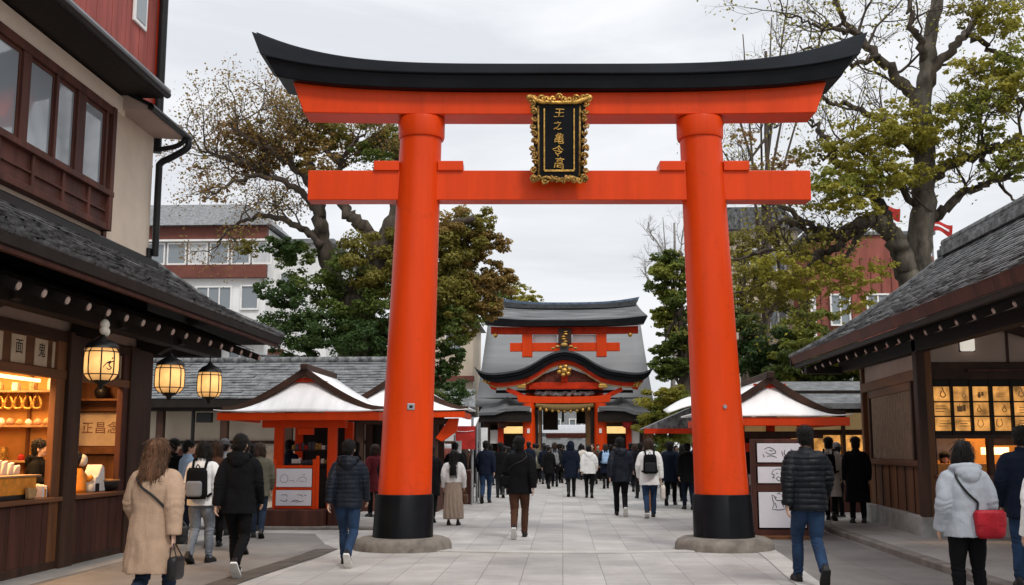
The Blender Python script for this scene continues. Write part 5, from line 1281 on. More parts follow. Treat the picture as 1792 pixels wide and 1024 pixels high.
for i,(x0,x1) in enumerate(xs):
    for j,(a,b) in enumerate(zs):
        p = MB().box(x0,x1,FY+.02,FY+.03,a,b).build('lit_paper', M['amber_glow'], lattice)
        m = MB(); cx, cz = (x0+x1)/2+rg.uniform(-.05,.05), (a+b)/2+rg.uniform(-.02,.02); yy = FY+.005; k = rg.randrange(5); q = rg.uniform(.7,1.15)
        def V(u,v): return Vector((cx+u*q, yy, cz+v*q))
        if k == 0: m.tube(spline([V(-.03,.07),V(-.045,-.02),V(0,-.06),V(.05,-.015),V(.03,.075)],4), .006*q, 6)
        elif k == 1:
            m.box(cx-.07*q,cx+.02*q,yy,yy+.01,cz-.06*q,cz+.04*q); m.box(cx+.03*q,cx+.075*q,yy,yy+.01,cz-.05*q,cz+.06*q); m.tube([V(-.03,.04),V(-.03,.09)],.004,5)
        elif k == 2: m.tube(spline([V(.0,.08),V(.02,.02),V(.045,-.03),V(.01,-.06),V(-.03,-.03),V(-.01,.03)],4), .007*q, 6)
        elif k == 3:
            for t_ in range(3): m.box(cx+(-.09+rg.uniform(0,.03))*q,cx+(.05+rg.uniform(0,.05))*q,yy,yy+.008,cz+(-.05+.04*t_)*q,cz+(-.04+.04*t_)*q)
        else: m.lathe((cx,FY+.008,cz-.07*q),[(.012,0),(.03*q,.02),(.035*q,.06*q),(.012,.09*q),(.015,.12*q)],10); m.box(cx+.05*q,cx+.09*q,yy,yy+.01,cz-.03*q,cz+.05*q)
        m.build('hung_charm', [M['gold_dull'],M['wood_mid'],M['wood_mid_h'],M['paper_cream'],M['wood_pale']][rg.randrange(5)], lattice)
MB().box(6.0,8.34,FY-.05,FY+.06,1.66,1.72).build('window_rail', M['wood_dark'], rs)
MB().box(6.88,6.97,FY-.05,FY+.07,1.07,1.66).build('window_post', M['wood_dark_v'], rs)
MB().box(5.98,6.06,FY-.05,FY+.07,1.07,1.66).build('window_post', M['wood_dark_v'], rs)
MB().box(6.97,8.34,FY-.02,FY+.04,1.55,1.66).build('transom_board', M['wood_mid_h'], rs)
# interior
MB().box(6.2,11.8,20.2,20.3,.4,3.0).build('back_wall', M['amber_wall'], rs)
MB().box(6.06,6.90,19.0,19.05,1.30,1.9).build('grey_screen', M['grey_metal'], rs)
MB().box(6.06,8.3,18.4,19.0,.9,1.25).build('inner_counter', mk('orange_lit_wood', (.55,.24,.06), .6, .25, 4, .1), rs, bev=.01)
MB().box(6.3,11.8,18.1,20.3,2.95,3.0).build('shop_ceiling', M['wood_mid_h'], rs)
MB().box(6.22,6.26,18.1,20.2,1.7,2.9).build('inner_wall', M['amber_wall'], rs)
MB().box(7.0,7.45,18.55,18.60,1.40,1.52).build('counter_lamp', M['strip_glow'], rs, bev=.01)
lamp('right_shop_lamp', (7.4,19.2,2.8), (1.2,.6), 60)

# buildings behind the right trees --------------------------------------
rb = thing('red_block', (13,46,0), 'red brown clad building half hidden behind the big right tree', 'building')
MB().prism([(10.3,45,0),(15.5,45,0),(15.5,45,9.4),(13.4,45,10.4),(10.3,45,10.0)], (0,8,0)).build('wall', M['red_brick'], rb)
rgx = random.Random(9); mb = MB(); x = 10.35
while x < 15.4: mb.box(x,x+.03,44.96,45,0,9.4); x += .42
mb.build('cladding_rib', M['brown_band'], rb)
MB().box(10.2,15.6,44.9,53,10.35,10.5).build('roof', M['tile'], rb)
for (a,b,c,d) in ((12.7,13.5,6.6,7.8),(11.2,11.9,6.6,7.8),(11.2,11.9,4.0,5.0),(12.9,13.6,4.0,5.0)): small_window(rb,a,b,c,d,44.96,2)
MB().box(10.32,10.55,44.9,44.97,4.6,8.0).build('pale_downpipe', M['white_paint'], rb)
gb = thing('grey_block', (8.6,50,0), 'grey brown house with flat roof behind right gate pillar branches', 'building')
MB().box(6.6,10.6,48,56,0,11.2).build('wall', M['beige_wall'], gb)
MB().prism([(6.3,47.6,11.2),(10.9,47.6,11.2),(9.8,47.6,12.2),(7.4,47.6,12.2)], (0,9,0)).build('roof', M['tile'], gb)
for x in (7.1,8.4,9.6):
    for z in (9.2,6.8,4.5): small_window(gb,x-.35,x+.35,z,z+1.1,48,2)
for (x,z,s_,lab) in ((14.8,12.0,.9,'red flag on a tall pole showing between right tree trunks'),(17.2,11.2,.85,'red and white flag on a pole above the right slate roof')):
    f_ = thing('flag', (x,50,0), lab, 'flag')
    MB().tube([(x,50,0),(x,50,z+.9)], .05, 8).build('pole', M['grey_metal'], f_)
    m = MB(); m.grid([[Vector((x+u*1.1*s_, 50+.12*math.sin(u*5+v*2), z+.8-.65*s_*v-.22*u*u+.1*math.sin(u*6))) for u in np.linspace(0,1,12)] for v in np.linspace(0,1,7)])
    m.build('cloth', M['banner_red'], f_, True)
    if x > 17: MB().grid([[Vector((x+u*1.1*s_, 49.97+.12*math.sin(u*5+v*2), z+.8-.65*s_*v-.22*u*u+.1*math.sin(u*6))) for u in np.linspace(.2,.8,12)] for v in (.4,.5,.6)]).build('white_band', M['banner_white'], f_, True)
# ------------------------------------------------------------------ main shrine gate far down the approach
GY = 55.0
gate = thing('shrine_gate', (0,GY,0), 'great vermilion shrine gate hall with swept grey roofs at the end of the approach', 'shrine gate')
def gx(px): return at(px,700,GY).x
def gz(py): return at(985,py,GY).z
cx = gx(988)
W = .0292
# broad rear roof
rz0, rz1 = 3.4, 9.0
mb = MB(); rows = []
for v in np.linspace(0,1,10):
    hw = lerp(4.75,4.35,v); z = lerp(3.7,9.6,v) - .5*4*v*(1-v)*.5
    rows.append([Vector((cx+hw*u, GY+2.6+v*5.0, z+.10*abs(u)**3*(1-v))) for u in np.linspace(-1,1,15)])
mb.grid(rows).build('rear_roof', M['plain_grey'], gate, True, solid=.12)
MB().box(cx-4.2,cx+4.2,GY+7.4,GY+7.9,9.5,9.85).build('rear_ridge', M['tile_gate_dark'], gate, bev=.05)
# rear body under the roof
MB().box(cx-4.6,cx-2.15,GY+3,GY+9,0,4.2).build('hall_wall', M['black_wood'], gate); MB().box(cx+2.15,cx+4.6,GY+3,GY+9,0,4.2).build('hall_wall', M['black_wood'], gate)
# upper roofed frame standing before the rear roof
UY = GY+1.6
k = UY/GY
def ux(px): return at(px,600,UY).x
def uz(py): return at(985,py,UY).z
def sw(x0,x1,zb,zt,rise,y0,y1,n=24,zf=None,sl=0):
    r = []
    for i in range(n+1):
        u = -1+2*i/n; x = lerp(x0,x1,i/n); d = rise*abs(u)**3; e = math.copysign(abs(u)**14,u)*sl
        r.append([Vector((x-e,y0,zb+d*.6)),Vector((x+e,y0,zt+d)),Vector((x+e,y1,zt+d)),Vector((x-e,y1,zb+d*.6))])
    return MB().loft(r)
slope = MB(); rows = []
for v in np.linspace(0,1,6):
    rows.append([Vector((lerp(lerp(ux(846),ux(1131),t), lerp(ux(868),ux(1117),t), v), UY-.9+v*1.5, lerp(uz(563),uz(538),v)-.06*4*v*(1-v) + .22*abs(2*t-1)**3)) for t in np.linspace(0,1,19)])
slope.grid(rows).build('upper_roof', M['tile_gate'], gate, True, solid=.05)
sw(ux(848),ux(1129),uz(574),uz(564),.20,UY-.92,UY-.3,sl=.10).build('upper_eave', M['black_paint'], gate, smooth='auto')
sw(ux(868),ux(1117),uz(538),uz(531),.26,UY+.45,UY+.8,sl=.05).build('upper_ridge', M['tile_gate_dark'], gate, smooth='auto')
sw(ux(872),ux(1120),uz(531.5),uz(527),.28,UY+.5,UY+.75,sl=.05).build('ridge_cap', M['blue_tile'], gate, smooth='auto')
sw(ux(860),ux(1116),uz(586),uz(574.5),.05,UY-.5,UY-.1).build('upper_beam', M['vermilion_old'], gate, smooth='auto')
MB().box(ux(893),ux(1084),UY-.42,UY-.18,uz(616),uz(601)).build('tie_beam', M['vermilion'], gate, bev=.02)
for a in (923,1052): MB().box(ux(a-9),ux(a+9),UY-.5,UY-.1,uz(626),uz(586)).build('upper_post', M['vermilion'], gate, bev=.03)
for a,b in ((933,975),(1002,1043)): MB().box(ux(a),ux(b),UY-.25,UY-.2,uz(600),uz(587)).build('white_panel', M['white_wall'], gate)
pq = MB().box(ux(977),ux(1000),UY-.66,UY-.54,uz(604),uz(577)).build('gate_tablet', M['wood_dark_v'], gate, bev=.03)
mb = MB(); rgq = random.Random(2)
for i in range(5): mb.ell((ux(988)+rgq.uniform(-.06,.06),UY-.68,uz(583+i*4.2)),(.13,.05,.05),8,6)
mb.build('gilt_relief', M['gold'], pq, True)
for a in (868,1102): MB().ell((ux(a),UY-.5,uz(588)),(.12,.1,.13),10,8).build('gilt_boss', M['gold'], gate, True)
# cusped porch roof -------------------------------------------------------
PY = GY-1.2
def px_(p): return at(p,700,PY).x
def pz(q): return at(985,q,PY).z
prof = [(0,613),(18,616),(36,624),(54,635),(75,645),(100,650),(125,652.5),(140,651),(152,646),(158,641)]
pts = [(px_(988-a),pz(b)) for a,b in prof[::-1]] + [(px_(988+a),pz(b)) for a,b in prof[1:]]
sp = spline([Vector((x,0,z)) for x,z in pts], 4)
def band(dz0,dz1,y0,y1,sx=1.0,taper=1.0):
    n = len(sp)-1
    return MB().loft([[Vector((cx+(p.x-cx)*sx,y0,p.z-dz0)),Vector((cx+(p.x-cx)*sx,y0,p.z-lerp(dz1,dz0+.08,taper*abs(2*i/n-1)**6))),Vector((cx+(p.x-cx)*sx,y1,p.z-lerp(dz1,dz0+.08,taper*abs(2*i/n-1)**6))),Vector((cx+(p.x-cx)*sx,y1,p.z-dz0))] for i,p in enumerate(sp)])
band(.0,.10,PY-.02,PY+3.0,1.0).build('porch_roof', M['tile_gate_dark'], gate, smooth='auto')
band(.105,.24,PY+.05,PY+2.9,.985).build('porch_roof_layer', M['black_paint'], gate, smooth='auto')
band(.245,.46,PY+.12,PY+2.8,.965).build('porch_eave', M['black_paint'], gate, smooth='auto')
band(.465,.68,PY+.30,PY+.42,.90).build('cusped_bargeboard', M['vermilion_old'], gate, smooth='auto')
band(.685,.74,PY+.34,PY+.44,.88).build('bargeboard_lath', M['gold_dull'], gate, smooth='auto')
band(-.10,-.005,PY+.35,PY+.9,.42).build('ridge_tiles', M['blue_tile'], gate, smooth='auto')
MB().tube([(cx,PY+.3,pz(606)),(cx,PY+3.4,pz(606))], .22, 10).build('porch_ridge', M['tile_gate_dark'], gate, smooth='auto')
mb = MB(); 
for a,b,r in ((0,603,.15),(-12,606,.10),(12,606,.10),(-20,609,.08),(20,609,.08)): mb.ell((px_(988+a),PY+.25,pz(b)),(r*1.2,.12,r*.8),10,8)
mb.build('ridge_ornament', M['gold_dull'], gate, True)
def gilt(cx0,cz0,r,y,name='gilt_fitting'):
    m = MB(); q = random.Random(int(cx0*10)); m.ell((cx0,y,cz0),(r*.45,r*.25,r*.4),10,8)
    for i in range(6):
        a = i*1.047+.3; m.ell((cx0+math.cos(a)*r*.75,y,cz0+math.sin(a)*r*.6),(r*.34,r*.2,r*.28),8,6)
    return m.build(name, M['gold'], gate, True)
gilt(px_(988),pz(648),.36,PY+.22,'gable_pendant'); gilt(px_(851),pz(664),.22,PY+.3); gilt(px_(1117),pz(672),.20,PY+.3)
for a in (862,1112): MB().prism([(px_(a)-.3,PY+.35,pz(668)),(px_(a)+.3,PY+.35,pz(663)),(px_(a)+.15,PY+.35,pz(682)),(px_(a)-.1,PY+.35,pz(680))], (0,.25,0)).build('beam_nose', M['vermilion_old'], gate, bev=.04)
for a in (912,1056): MB().box(px_(a)-.22,px_(a)+.22,PY+.32,PY+.62,pz(679),pz(671)).build('gilt_block', M['gold'], gate, bev=.04)
# gable filling, beams, posts
MB().prism([(px_(925),PY+.62,pz(672)),(px_(1052),PY+.62,pz(672)),(px_(1030),PY+.62,pz(655)),(px_(988),PY+.62,pz(640)),(px_(946),PY+.62,pz(655))], (0,.05,0)).build('gable_board', mk('carved_red_brown', (.13,.03,.018), .7, .4, 8, .6, 10), gate)
MB().box(px_(925),px_(1052),PY+.5,PY+.8,pz(680),pz(668)).build('porch_beam', M['vermilion_old'], gate, bev=.03)
MB().box(px_(982),px_(994),PY+.48,PY+.82,pz(667.5),pz(655)).build('strut', M['vermilion_old'], gate, bev=.02)
MB().box(px_(866),px_(1110),PY+.9,PY+1.1,pz(686),pz(681)).build('shadow_beam', M['black_wood'], gate)
mb = MB(); rgq = random.Random(12)
for i in range(22): mb.ell((px_(940)+i*(px_(1036)-px_(940))/21, PY+.75, pz(687)+rgq.uniform(-.06,.06)),(.16,.1,rgq.uniform(.08,.16)),8,6)
mb.build('carved_frieze', M['sage'], gate, True)
MB().box(px_(938),px_(1040),PY+.9,PY+.95,pz(694),pz(680)).build('frieze_backing', M['black_wood'], gate)
sw(px_(905),px_(1069),pz(705),pz(693.5),.10,PY+.35,PY+.75,sl=.04).build('main_beam', M['vermilion'], gate, smooth='auto')
for a in (925,1051):
    po = MB().cyl((px_(a),PY+.55,0),(px_(a),PY+.55,pz(705)),.345,.30,28).build('gate_post', M['vermilion'], gate, smooth='auto')
    MB().cyl((px_(a),PY+.55,0),(px_(a),PY+.55,.5),.37,.36,28).build('post_shoe', M['black_paint'], po, smooth='auto')
    MB().box(px_(a)-.13,px_(a)+.13,PY+.18,PY+.225,pz(723),pz(714)).build('paper_slip', M['paper'], po)
    MB().box(px_(a)-.08,px_(a)+.05,PY+.195,PY+.24,pz(758),pz(750)).build('paper_slip', M['paper'], po)
    MB().cyl((px_(a),PY+3.6,0),(px_(a),PY+3.6,5.0),.30,.28,20).build('rear_post', M['vermilion_old'], gate, smooth='auto')
    b = MB().bar((px_(a),PY+.55,pz(698)),(px_(a)+(-1.1 if a < 988 else 1.1),PY+.55,pz(680)),.22,.22); b.build('bracket_arm', M['vermilion_old'], gate)
mb = MB()
rp = [Vector((px_(937)+ (px_(1039)-px_(937))*t, PY+.2, pz(709)-.28*4*t*(1-t)*.5)) for t in np.linspace(0,1,30)]
mb.tube(rp, [.10+.09*math.sin(math.pi*t) for t in np.linspace(0,1,30)], 10); mb.build('straw_rope', M['rope'], gate, True)
for i in range(9):
    t = (i+.5)/9; c = Vector((px_(940)+(px_(1036)-px_(940))*t, PY+.12, pz(713+4*math.sin(math.pi*t))))
    MB().lathe(c-Vector((0,0,.14)),[(.02,-.02),(.07,.0),(.085,.06),(.05,.15),(.02,.19)],12).build('hung_bell', M['gold'] if i % 2 else M['gold_dull'], gate, True)
MB().box(px_(936),px_(1040),PY+.7,PY+.9,pz(716),pz(706)).build('lintel', M['black_wood'], gate)
for a,b in ((936,941),(1034,1040)): MB().box(px_(a),px_(b),PY+.6,PY+.9,0,pz(716)).build('door_jamb', M['black_wood'], gate)
for a,b in ((1026,1034),(941,945)): MB().box(px_(a),px_(b),PY+1.2,PY+3.0,0,pz(716)).build('open_door', M['wood_pale'], gate)
MB().box(px_(945),px_(1034),PY+3.0,PY+8.5,4.15,4.4).build('inner_ceiling', M['black_wood'], gate)  # this ceiling and the inner walls below are added to darken the opening
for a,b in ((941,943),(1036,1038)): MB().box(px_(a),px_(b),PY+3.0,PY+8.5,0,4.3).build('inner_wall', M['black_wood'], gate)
MB().box(px_(945),px_(975),PY+8.0,PY+8.4,2.55,4.15).build('inner_screen', M['plaster_pink'], gate)
MB().box(px_(983),px_(987),PY+4,PY+4.3,2.9,4.2).build('hanging_pole', M['black_wood'], gate)
MB().box(px_(1012),px_(1034),PY+8.0,PY+8.4,2.9,4.15).build('inner_screen', M['tan_cloth'], gate)
# side bays
for s in (-1,1):
    def X(p): return px_(988+s*p)
    mb = MB(); mb.loft([[Vector((X(a),PY+.9-yy,pz(b))) for yy,b in ((-1.6,b0),(1.0,b1),(1.0,b2),(-1.6,b2+2))] for a,b0,b1,b2 in ((60,700,712,719),(85,700,712,719),(104,690,714,720),(122,700,720,726),(150,708,722,727))])
    mb.build('side_roof', M['tile_gate'], gate, smooth='auto')
    MB().box(X(58),X(148),PY+.05,PY+2.0,pz(738),pz(721)).build('side_eave', M['black_wood'], gate)
    MB().box(X(60),X(128),PY+1.0,PY+1.1,pz(742),pz(738)).build('side_beam', M['wood_mid_h'], gate)
    MB().box(X(72),X(112),PY+1.2,PY+1.3,pz(758),pz(745.5)).build('lit_panel', M['gate_glow'], gate)
    MB().box(X(60),X(132),PY+1.3,PY+1.4,0,pz(742)).build('side_wall', M['black_wood'], gate)
    for a in (113,138): MB().box(X(a-5),X(a+5),PY+.6,PY+1.1,0,pz(738)).build('side_post', M['vermilion_old'] if a == 113 else M['wood_dark_v'], gate, bev=.03)
    MB().box(X(118),X(132),PY+.8,PY+.9,pz(776),pz(752)).build('white_notice', M['paper'], gate)
    MB().lathe((X(110),PY+.4,pz(750)),[(.05,0),(.22,.08),(.25,.3),(.22,.5),(.05,.58)],14).build('red_lantern' if s > 0 else 'dark_lantern', M['banner_red'] if s > 0 else M['wood_red'], gate, True)
# what shows through the opening
bk = thing('far_hall', (0,75,0), 'pale white building seen through the opening of the main gate', 'building')
MB().box(-4.5,4,76,82,0,4.9).build('wall', M['grey_metal'], bk)
MB().prism([(-5,75.5,4.9),(4.5,75.5,4.9),(3.5,75.5,6.0),(-4,75.5,6.0)], (0,7,0)).build('roof', M['tile'], bk)
for x in (-2.2,-.6,.9,2.4): small_window(bk,x-.4,x+.4,2.3,3.5,76,2)
aw = thing('striped_awning', (0,66,0), 'pink and white awning over stalls seen inside the main gate', 'awning')
MB().prism([(-2.6,65,2.35),(-2.6,67,2.9),(-2.6,67,2.95),(-2.6,65,2.42)], (5.0,0,0)).build('canopy', M['banner_white'], aw)
MB().box(-1.0,2.3,64.95,65,2.12,2.40).build('valance', M['awning_red'], aw)
MB().box(-2.6,-1.0,64.95,65,2.2,2.40).build('valance', M['banner_white'], aw)
for x in (-2.4,2.2): MB().tube([(x,65.3,0),(x,65.3,2.4)], .05, 8).build('pole', M['grey_metal'], aw)
MB().box(-2.3,2.1,65.6,66.4,0,.95).build('table', M['wood_red'], aw)
# older house and dark eaves left of the main gate
oh = thing('old_house', (-9,62,0), 'beige plastered house with dark window left of the main gate', 'house')
MB().box(-9.2,-5.0,60,66,0,8.6).build('wall', M['beige_wall'], oh)
MB().prism([(-9.6,59.5,8.6),(-4.7,59.5,8.6),(-5.6,59.5,9.4),(-8.6,59.5,9.4)], (0,7,0)).build('roof', M['tile'], oh)
small_window(oh,-6.5,-5.7,6.9,8.0,60,2); small_window(oh,-8.2,-7.4,6.9,8.0,60,2)
MB().box(-9.2,-4.9,59.7,60,5.2,5.5).build('string_course', M['brown_band'], oh)
de = thing('side_shop', (-7,46,0), 'dark eaved wooden shop left of the main gate behind the cloth booth', 'shop building')
MB().prism([(-8.5,44,3.05),(-3.55,44,3.05),(-3.7,45.6,3.85),(-8.5,45.6,3.85)], (0,0,.14)).build('roof', M['tile'], de)
MB().box(-8.5,-3.6,44.05,44.2,2.78,3.04).build('fascia', M['black_wood'], de)
MB().box(-8.4,-3.9,45.2,48,0,3.6).build('wall', M['black_wood'], de)
MB().box(-8.4,-4.0,45.1,45.19,1.2,2.2).build('lit_front', M['wood_mid'], de)
for x in (-7.9,-6.0,-4.0): MB().box(x-.09,x+.09,44.3,44.5,0,2.8).build('post', M['wood_red'], de)
MB().box(-3.92,-3.78,44.1,44.16,.6,2.75).build('white_banner', M['banner_white'], de)
# ------------------------------------------------------------------ trees
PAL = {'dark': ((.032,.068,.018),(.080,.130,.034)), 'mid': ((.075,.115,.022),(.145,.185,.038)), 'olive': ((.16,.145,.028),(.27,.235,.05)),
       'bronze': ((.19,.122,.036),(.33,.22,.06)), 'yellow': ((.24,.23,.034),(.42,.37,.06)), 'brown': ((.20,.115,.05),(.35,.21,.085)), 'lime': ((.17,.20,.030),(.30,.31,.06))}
class Leaves:
    def __init__(s, seed): s.P = []; s.N = []; s.S = []; s.C = []; s.rng = np.random.default_rng(seed)
    def clump(s, c, r, col, n, size, sub=9, flat=.6, rs=.3):
        """n leaves gathered on small flattened sub-clumps through the volume of the clump"""
        g = s.rng; c = np.array(c); r = np.array(r if hasattr(r,'__len__') else (r,r,r*.75))
        d = g.normal(size=(sub,3)); d /= np.linalg.norm(d,axis=1)[:,None]
        cen = c + d*r*(g.uniform(.05,1.15,size=(sub,1))**.5); rad = r.mean()*g.uniform(rs*.75,rs*1.7,size=sub)
        lo, hi = np.array(PAL[col][0]), np.array(PAL[col][1]); tone = g.uniform(0,1,size=sub)
        k = g.integers(0,sub,size=n)
        q = g.normal(size=(n,3)); q /= np.linalg.norm(q,axis=1)[:,None]
        rr = g.uniform(.25,1.05,size=(n,1))**.6
        q2 = q.copy(); q2[:,2] *= flat
        p = cen[k] + q2*rr*rad[k][:,None]
        nrm = q*.7 + np.array([0,0,.8]) + g.normal(size=(n,3))*.55; nrm /= np.linalg.norm(nrm,axis=1)[:,None]
        t = np.clip(tone[k]*.6 + g.uniform(0,.45,size=n), 0, 1)[:,None]
        s.P.append(p); s.N.append(nrm); s.S.append(size*g.uniform(.6,1.3,size=n)); s.C.append(lo+(hi-lo)*t)
    def spray(s, pts, col, per, size, spread):
        g = s.rng; pts = np.array([tuple(p) for p in pts]); n = len(pts)*per
        k = np.repeat(np.arange(len(pts)), per)
        p = pts[k] + g.normal(size=(n,3))*spread; nrm = g.normal(size=(n,3)) + np.array([0,0,.6]); nrm /= np.linalg.norm(nrm,axis=1)[:,None]
        lo, hi = np.array(PAL[col][0]), np.array(PAL[col][1]); t = g.uniform(0,1,size=(n,1))
        s.P.append(p); s.N.append(nrm); s.S.append(size*g.uniform(.6,1.3,size=n)); s.C.append(lo+(hi-lo)*t)
    def build(s, name, parent):
        P = np.concatenate(s.P); N = np.concatenate(s.N); S = np.concatenate(s.S)[:,None]; C = np.concatenate(s.C); n = len(P); g = s.rng
        a = np.cross(N, g.normal(size=(n,3))); a /= np.linalg.norm(a,axis=1)[:,None]; b = np.cross(N,a)
        v = np.stack([P - a*S*.5, P + b*S*.36 + N*S*.10, P + a*S*.55, P - b*S*.36 + N*S*.10], 1).reshape(-1,3)
        me = bpy.data.meshes.new(name); me.vertices.add(n*4); me.vertices.foreach_set('co', v.astype('f').ravel())
        me.loops.add(n*4); me.loops.foreach_set('vertex_index', np.arange(n*4,dtype='i')); me.polygons.add(n)
        me.polygons.foreach_set('loop_start', np.arange(0,n*4,4,dtype='i'))
        at_ = me.attributes.new('leafcol','FLOAT_COLOR','POINT'); cc = np.ones((n*4,4),'f'); cc[:,:3] = np.repeat(C,4,axis=0); at_.data.foreach_set('color', cc.ravel())
        me.update(calc_edges=True); me.validate()
        return link(name, me, M['leaf'], parent)

def grow(mb, p, d, L, r, depth, rg, tips, up=.12, nside=5, wander=.42, kids=(3,5)):
    p = Vector(p); d = Vector(d).normalized(); pts = [p.copy()]; n = 6 if depth > 1 else 5; step = L/n; nodes = []
    for i in range(n):
        d = (d + Vector((rg.gauss(0,1),rg.gauss(0,1),rg.gauss(0,1)))*wander*.5 + Vector((0,0,up*.35))).normalized(); p = p + d*step; pts.append(p.copy()); nodes.append((p.copy(), d.copy(), i/n))
    mb.tube(pts, [r*lerp(1,.42,i/n) for i in range(n+1)], nside if depth > 1 else 3, cap=False)
    if depth <= 0: tips.append(pts[-1]); tips.append(pts[-2]); tips.append(pts[-3]); return
    for _ in range(rg.randint(*kids)):
        q, dd, t = rg.choice(nodes[1:]); ax = Vector((rg.gauss(0,1),rg.gauss(0,1),rg.gauss(0,1))).cross(dd).normalized()
        nd = (dd*math.cos(.85) + ax*math.sin(rg.uniform(.5,1.0)))
        grow(mb, q, nd, L*rg.uniform(.45,.72), r*lerp(.6,.4,t), depth-1, rg, tips, up, max(3,nside-1), wander, kids)
    grow(mb, pts[-1], d, L*.55, r*.42, depth-1, rg, tips, up, max(3,nside-1), wander, kids)

def limb(mb, pts, r0, r1, n=9, rough=.05, rg=None):
    sp_ = spline(pts, 7); m = len(sp_)-1
    if rg: sp_ = [p + Vector((rg.gauss(0,1),rg.gauss(0,1),rg.gauss(0,1)))*rough*(1 if 0 < i < m else 0) for i,p in enumerate(sp_)]
    mb.tube(sp_, [lerp(r0,r1,(i/m)**.8) for i in range(m+1)], n); return sp_

def bent(pts, Y, rg, spread=1.0):
    """limb drawn through sight points, wandering in depth round Y"""
    dy = 0; out = []
    for i,(x,y) in enumerate(pts):
        out.append(at(x,y,Y+dy)); dy += rg.uniform(-1,1)*spread
    return out

# --- left great tree
rg = random.Random(101); TLY = 34.0
lt = thing('old_tree', at(630,700,TLY)*1.0, 'huge old tree with dark green base and bronze crown behind the left gate pillar', 'tree')
lt.location.z = 0; tips = []; trunk = MB(); br = MB()
base = at(640,640,TLY); base.z = 0
tr = [base, at(632,640,TLY), at(622,560,TLY), at(640,500,TLY)]
limb(trunk, tr, .85, .55, 16, .03, rg)
for dx,r in ((-.6,.30),(.55,.34),(.1,.4)):
    limb(trunk, [base+Vector((dx*1.5,-.2,0)), base+Vector((dx*.8,-.15,1.6)), at(630+dx*20,600,TLY-.3)], r, .18, 10, .03, rg)
limb(trunk, bent([(640,500),(668,440),(690,380),(696,300),(690,240)],TLY,rg,.6), .5, .12, 12, .05, rg)
limb(trunk, bent([(622,560),(590,500),(565,430),(560,370),(545,320)],TLY,rg,.6), .42, .16, 12, .05, rg)
limb(trunk, bent([(640,500),(720,440),(780,400),(830,380)],TLY,rg,.8), .4, .1, 10, .05, rg)
limb(trunk, bent([(632,600),(720,560),(800,540),(850,500)],TLY,rg,.8), .36, .08, 10, .05, rg)
limb(trunk, bent([(668,440),(640,400),(610,375),(590,330),(600,280)],TLY,rg,.8), .3, .08, 10, .05, rg)
lims = [[(562,375),(520,330),(470,310),(420,315),(370,340)],[(548,325),(510,290),(470,262),(430,240),(400,215)],[(545,320),(540,280),(520,250),(500,225)],[(565,430),(520,395),(470,378),(420,390),(380,425)],
        [(560,350),(590,300),(610,260),(640,235)],[(600,290),(570,260),(560,235)],[(470,310),(430,285),(390,275),(350,265)]]
for l in lims:
    pts_ = limb(br, bent(l,TLY,rg,.7), .15, .035, 7, .04, rg)
    for i in range(6, len(pts_), 3):
        d = (pts_[i]-pts_[i-2]).normalized()
        a = Vector((rg.gauss(0,1),rg.gauss(0,.6),abs(rg.gauss(0,1)))).normalized()
        grow(br, pts_[i], d*.6+a*.8, rg.uniform(.9,1.6), .035, 2, rg, tips, .10)
trunk.build('trunk', M['bark'], lt, True); br.build('branch', M['twig'], lt, True)
lf = Leaves(1)
top_tips = [t for t in tips]; rg.shuffle(top_tips)
n3 = len(top_tips)//3; lf.spray(top_tips[:n3], 'brown', 5, .085, .20); lf.spray(top_tips[n3:2*n3], 'bronze', 5, .085, .20); lf.spray(top_tips[2*n3:int(2.6*n3)], 'olive', 4, .085, .2)
s_ = 1/55.4
def C(px,py,r,col,n,dy=0,size=.105,fl=.8): lf.clump(at(px,py,TLY+dy), (r*s_*1.15, r*s_*1.15, r*s_*fl), col, int(n*(1.35 if col in ('dark','mid') else 1.9)), size, 24, .6, .25)
for px,py,r,col,n,dy in ((400,238,34,'brown',320,0),(430,225,34,'bronze',420,0),(480,275,36,'bronze',420,.4),(440,285,30,'brown',300,0),(520,275,34,'olive',420,.4),(555,215,28,'bronze',300,0),(455,262,36,'bronze',620,0),(505,235,34,'bronze',420,.5),(545,245,36,'bronze',600,-.5),(585,232,34,'olive',600,0),(600,262,40,'bronze',700,1),(560,285,32,'bronze',350,-1),(420,305,26,'brown',160,0),(375,340,24,'brown',120,0),(350,300,20,'brown',90,0),(640,238,40,'olive',1100,0),(680,250,42,'olive',1300,.6),(655,275,36,'mid',900,-.6),(700,240,40,'mid',900,1),(430,435,18,'olive',260,0),
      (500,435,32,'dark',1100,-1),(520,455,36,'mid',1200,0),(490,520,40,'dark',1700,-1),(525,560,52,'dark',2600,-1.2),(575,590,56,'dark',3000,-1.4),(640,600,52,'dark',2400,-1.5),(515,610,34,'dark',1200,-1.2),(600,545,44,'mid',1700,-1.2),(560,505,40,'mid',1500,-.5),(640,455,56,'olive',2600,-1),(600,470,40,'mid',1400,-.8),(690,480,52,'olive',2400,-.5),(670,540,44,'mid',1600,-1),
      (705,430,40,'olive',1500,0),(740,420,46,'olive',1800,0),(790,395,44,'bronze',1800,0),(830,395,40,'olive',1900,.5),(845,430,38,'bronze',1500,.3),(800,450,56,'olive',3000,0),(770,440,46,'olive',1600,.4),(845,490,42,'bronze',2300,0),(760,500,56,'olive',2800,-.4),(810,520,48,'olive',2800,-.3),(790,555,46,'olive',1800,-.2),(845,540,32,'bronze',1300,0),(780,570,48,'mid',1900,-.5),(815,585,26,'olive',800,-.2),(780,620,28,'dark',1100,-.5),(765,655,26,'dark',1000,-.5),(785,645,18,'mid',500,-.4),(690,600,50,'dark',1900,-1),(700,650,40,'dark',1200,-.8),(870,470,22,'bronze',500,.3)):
    C(px,py,r,col,n,dy)
lf.build('crown', lt)

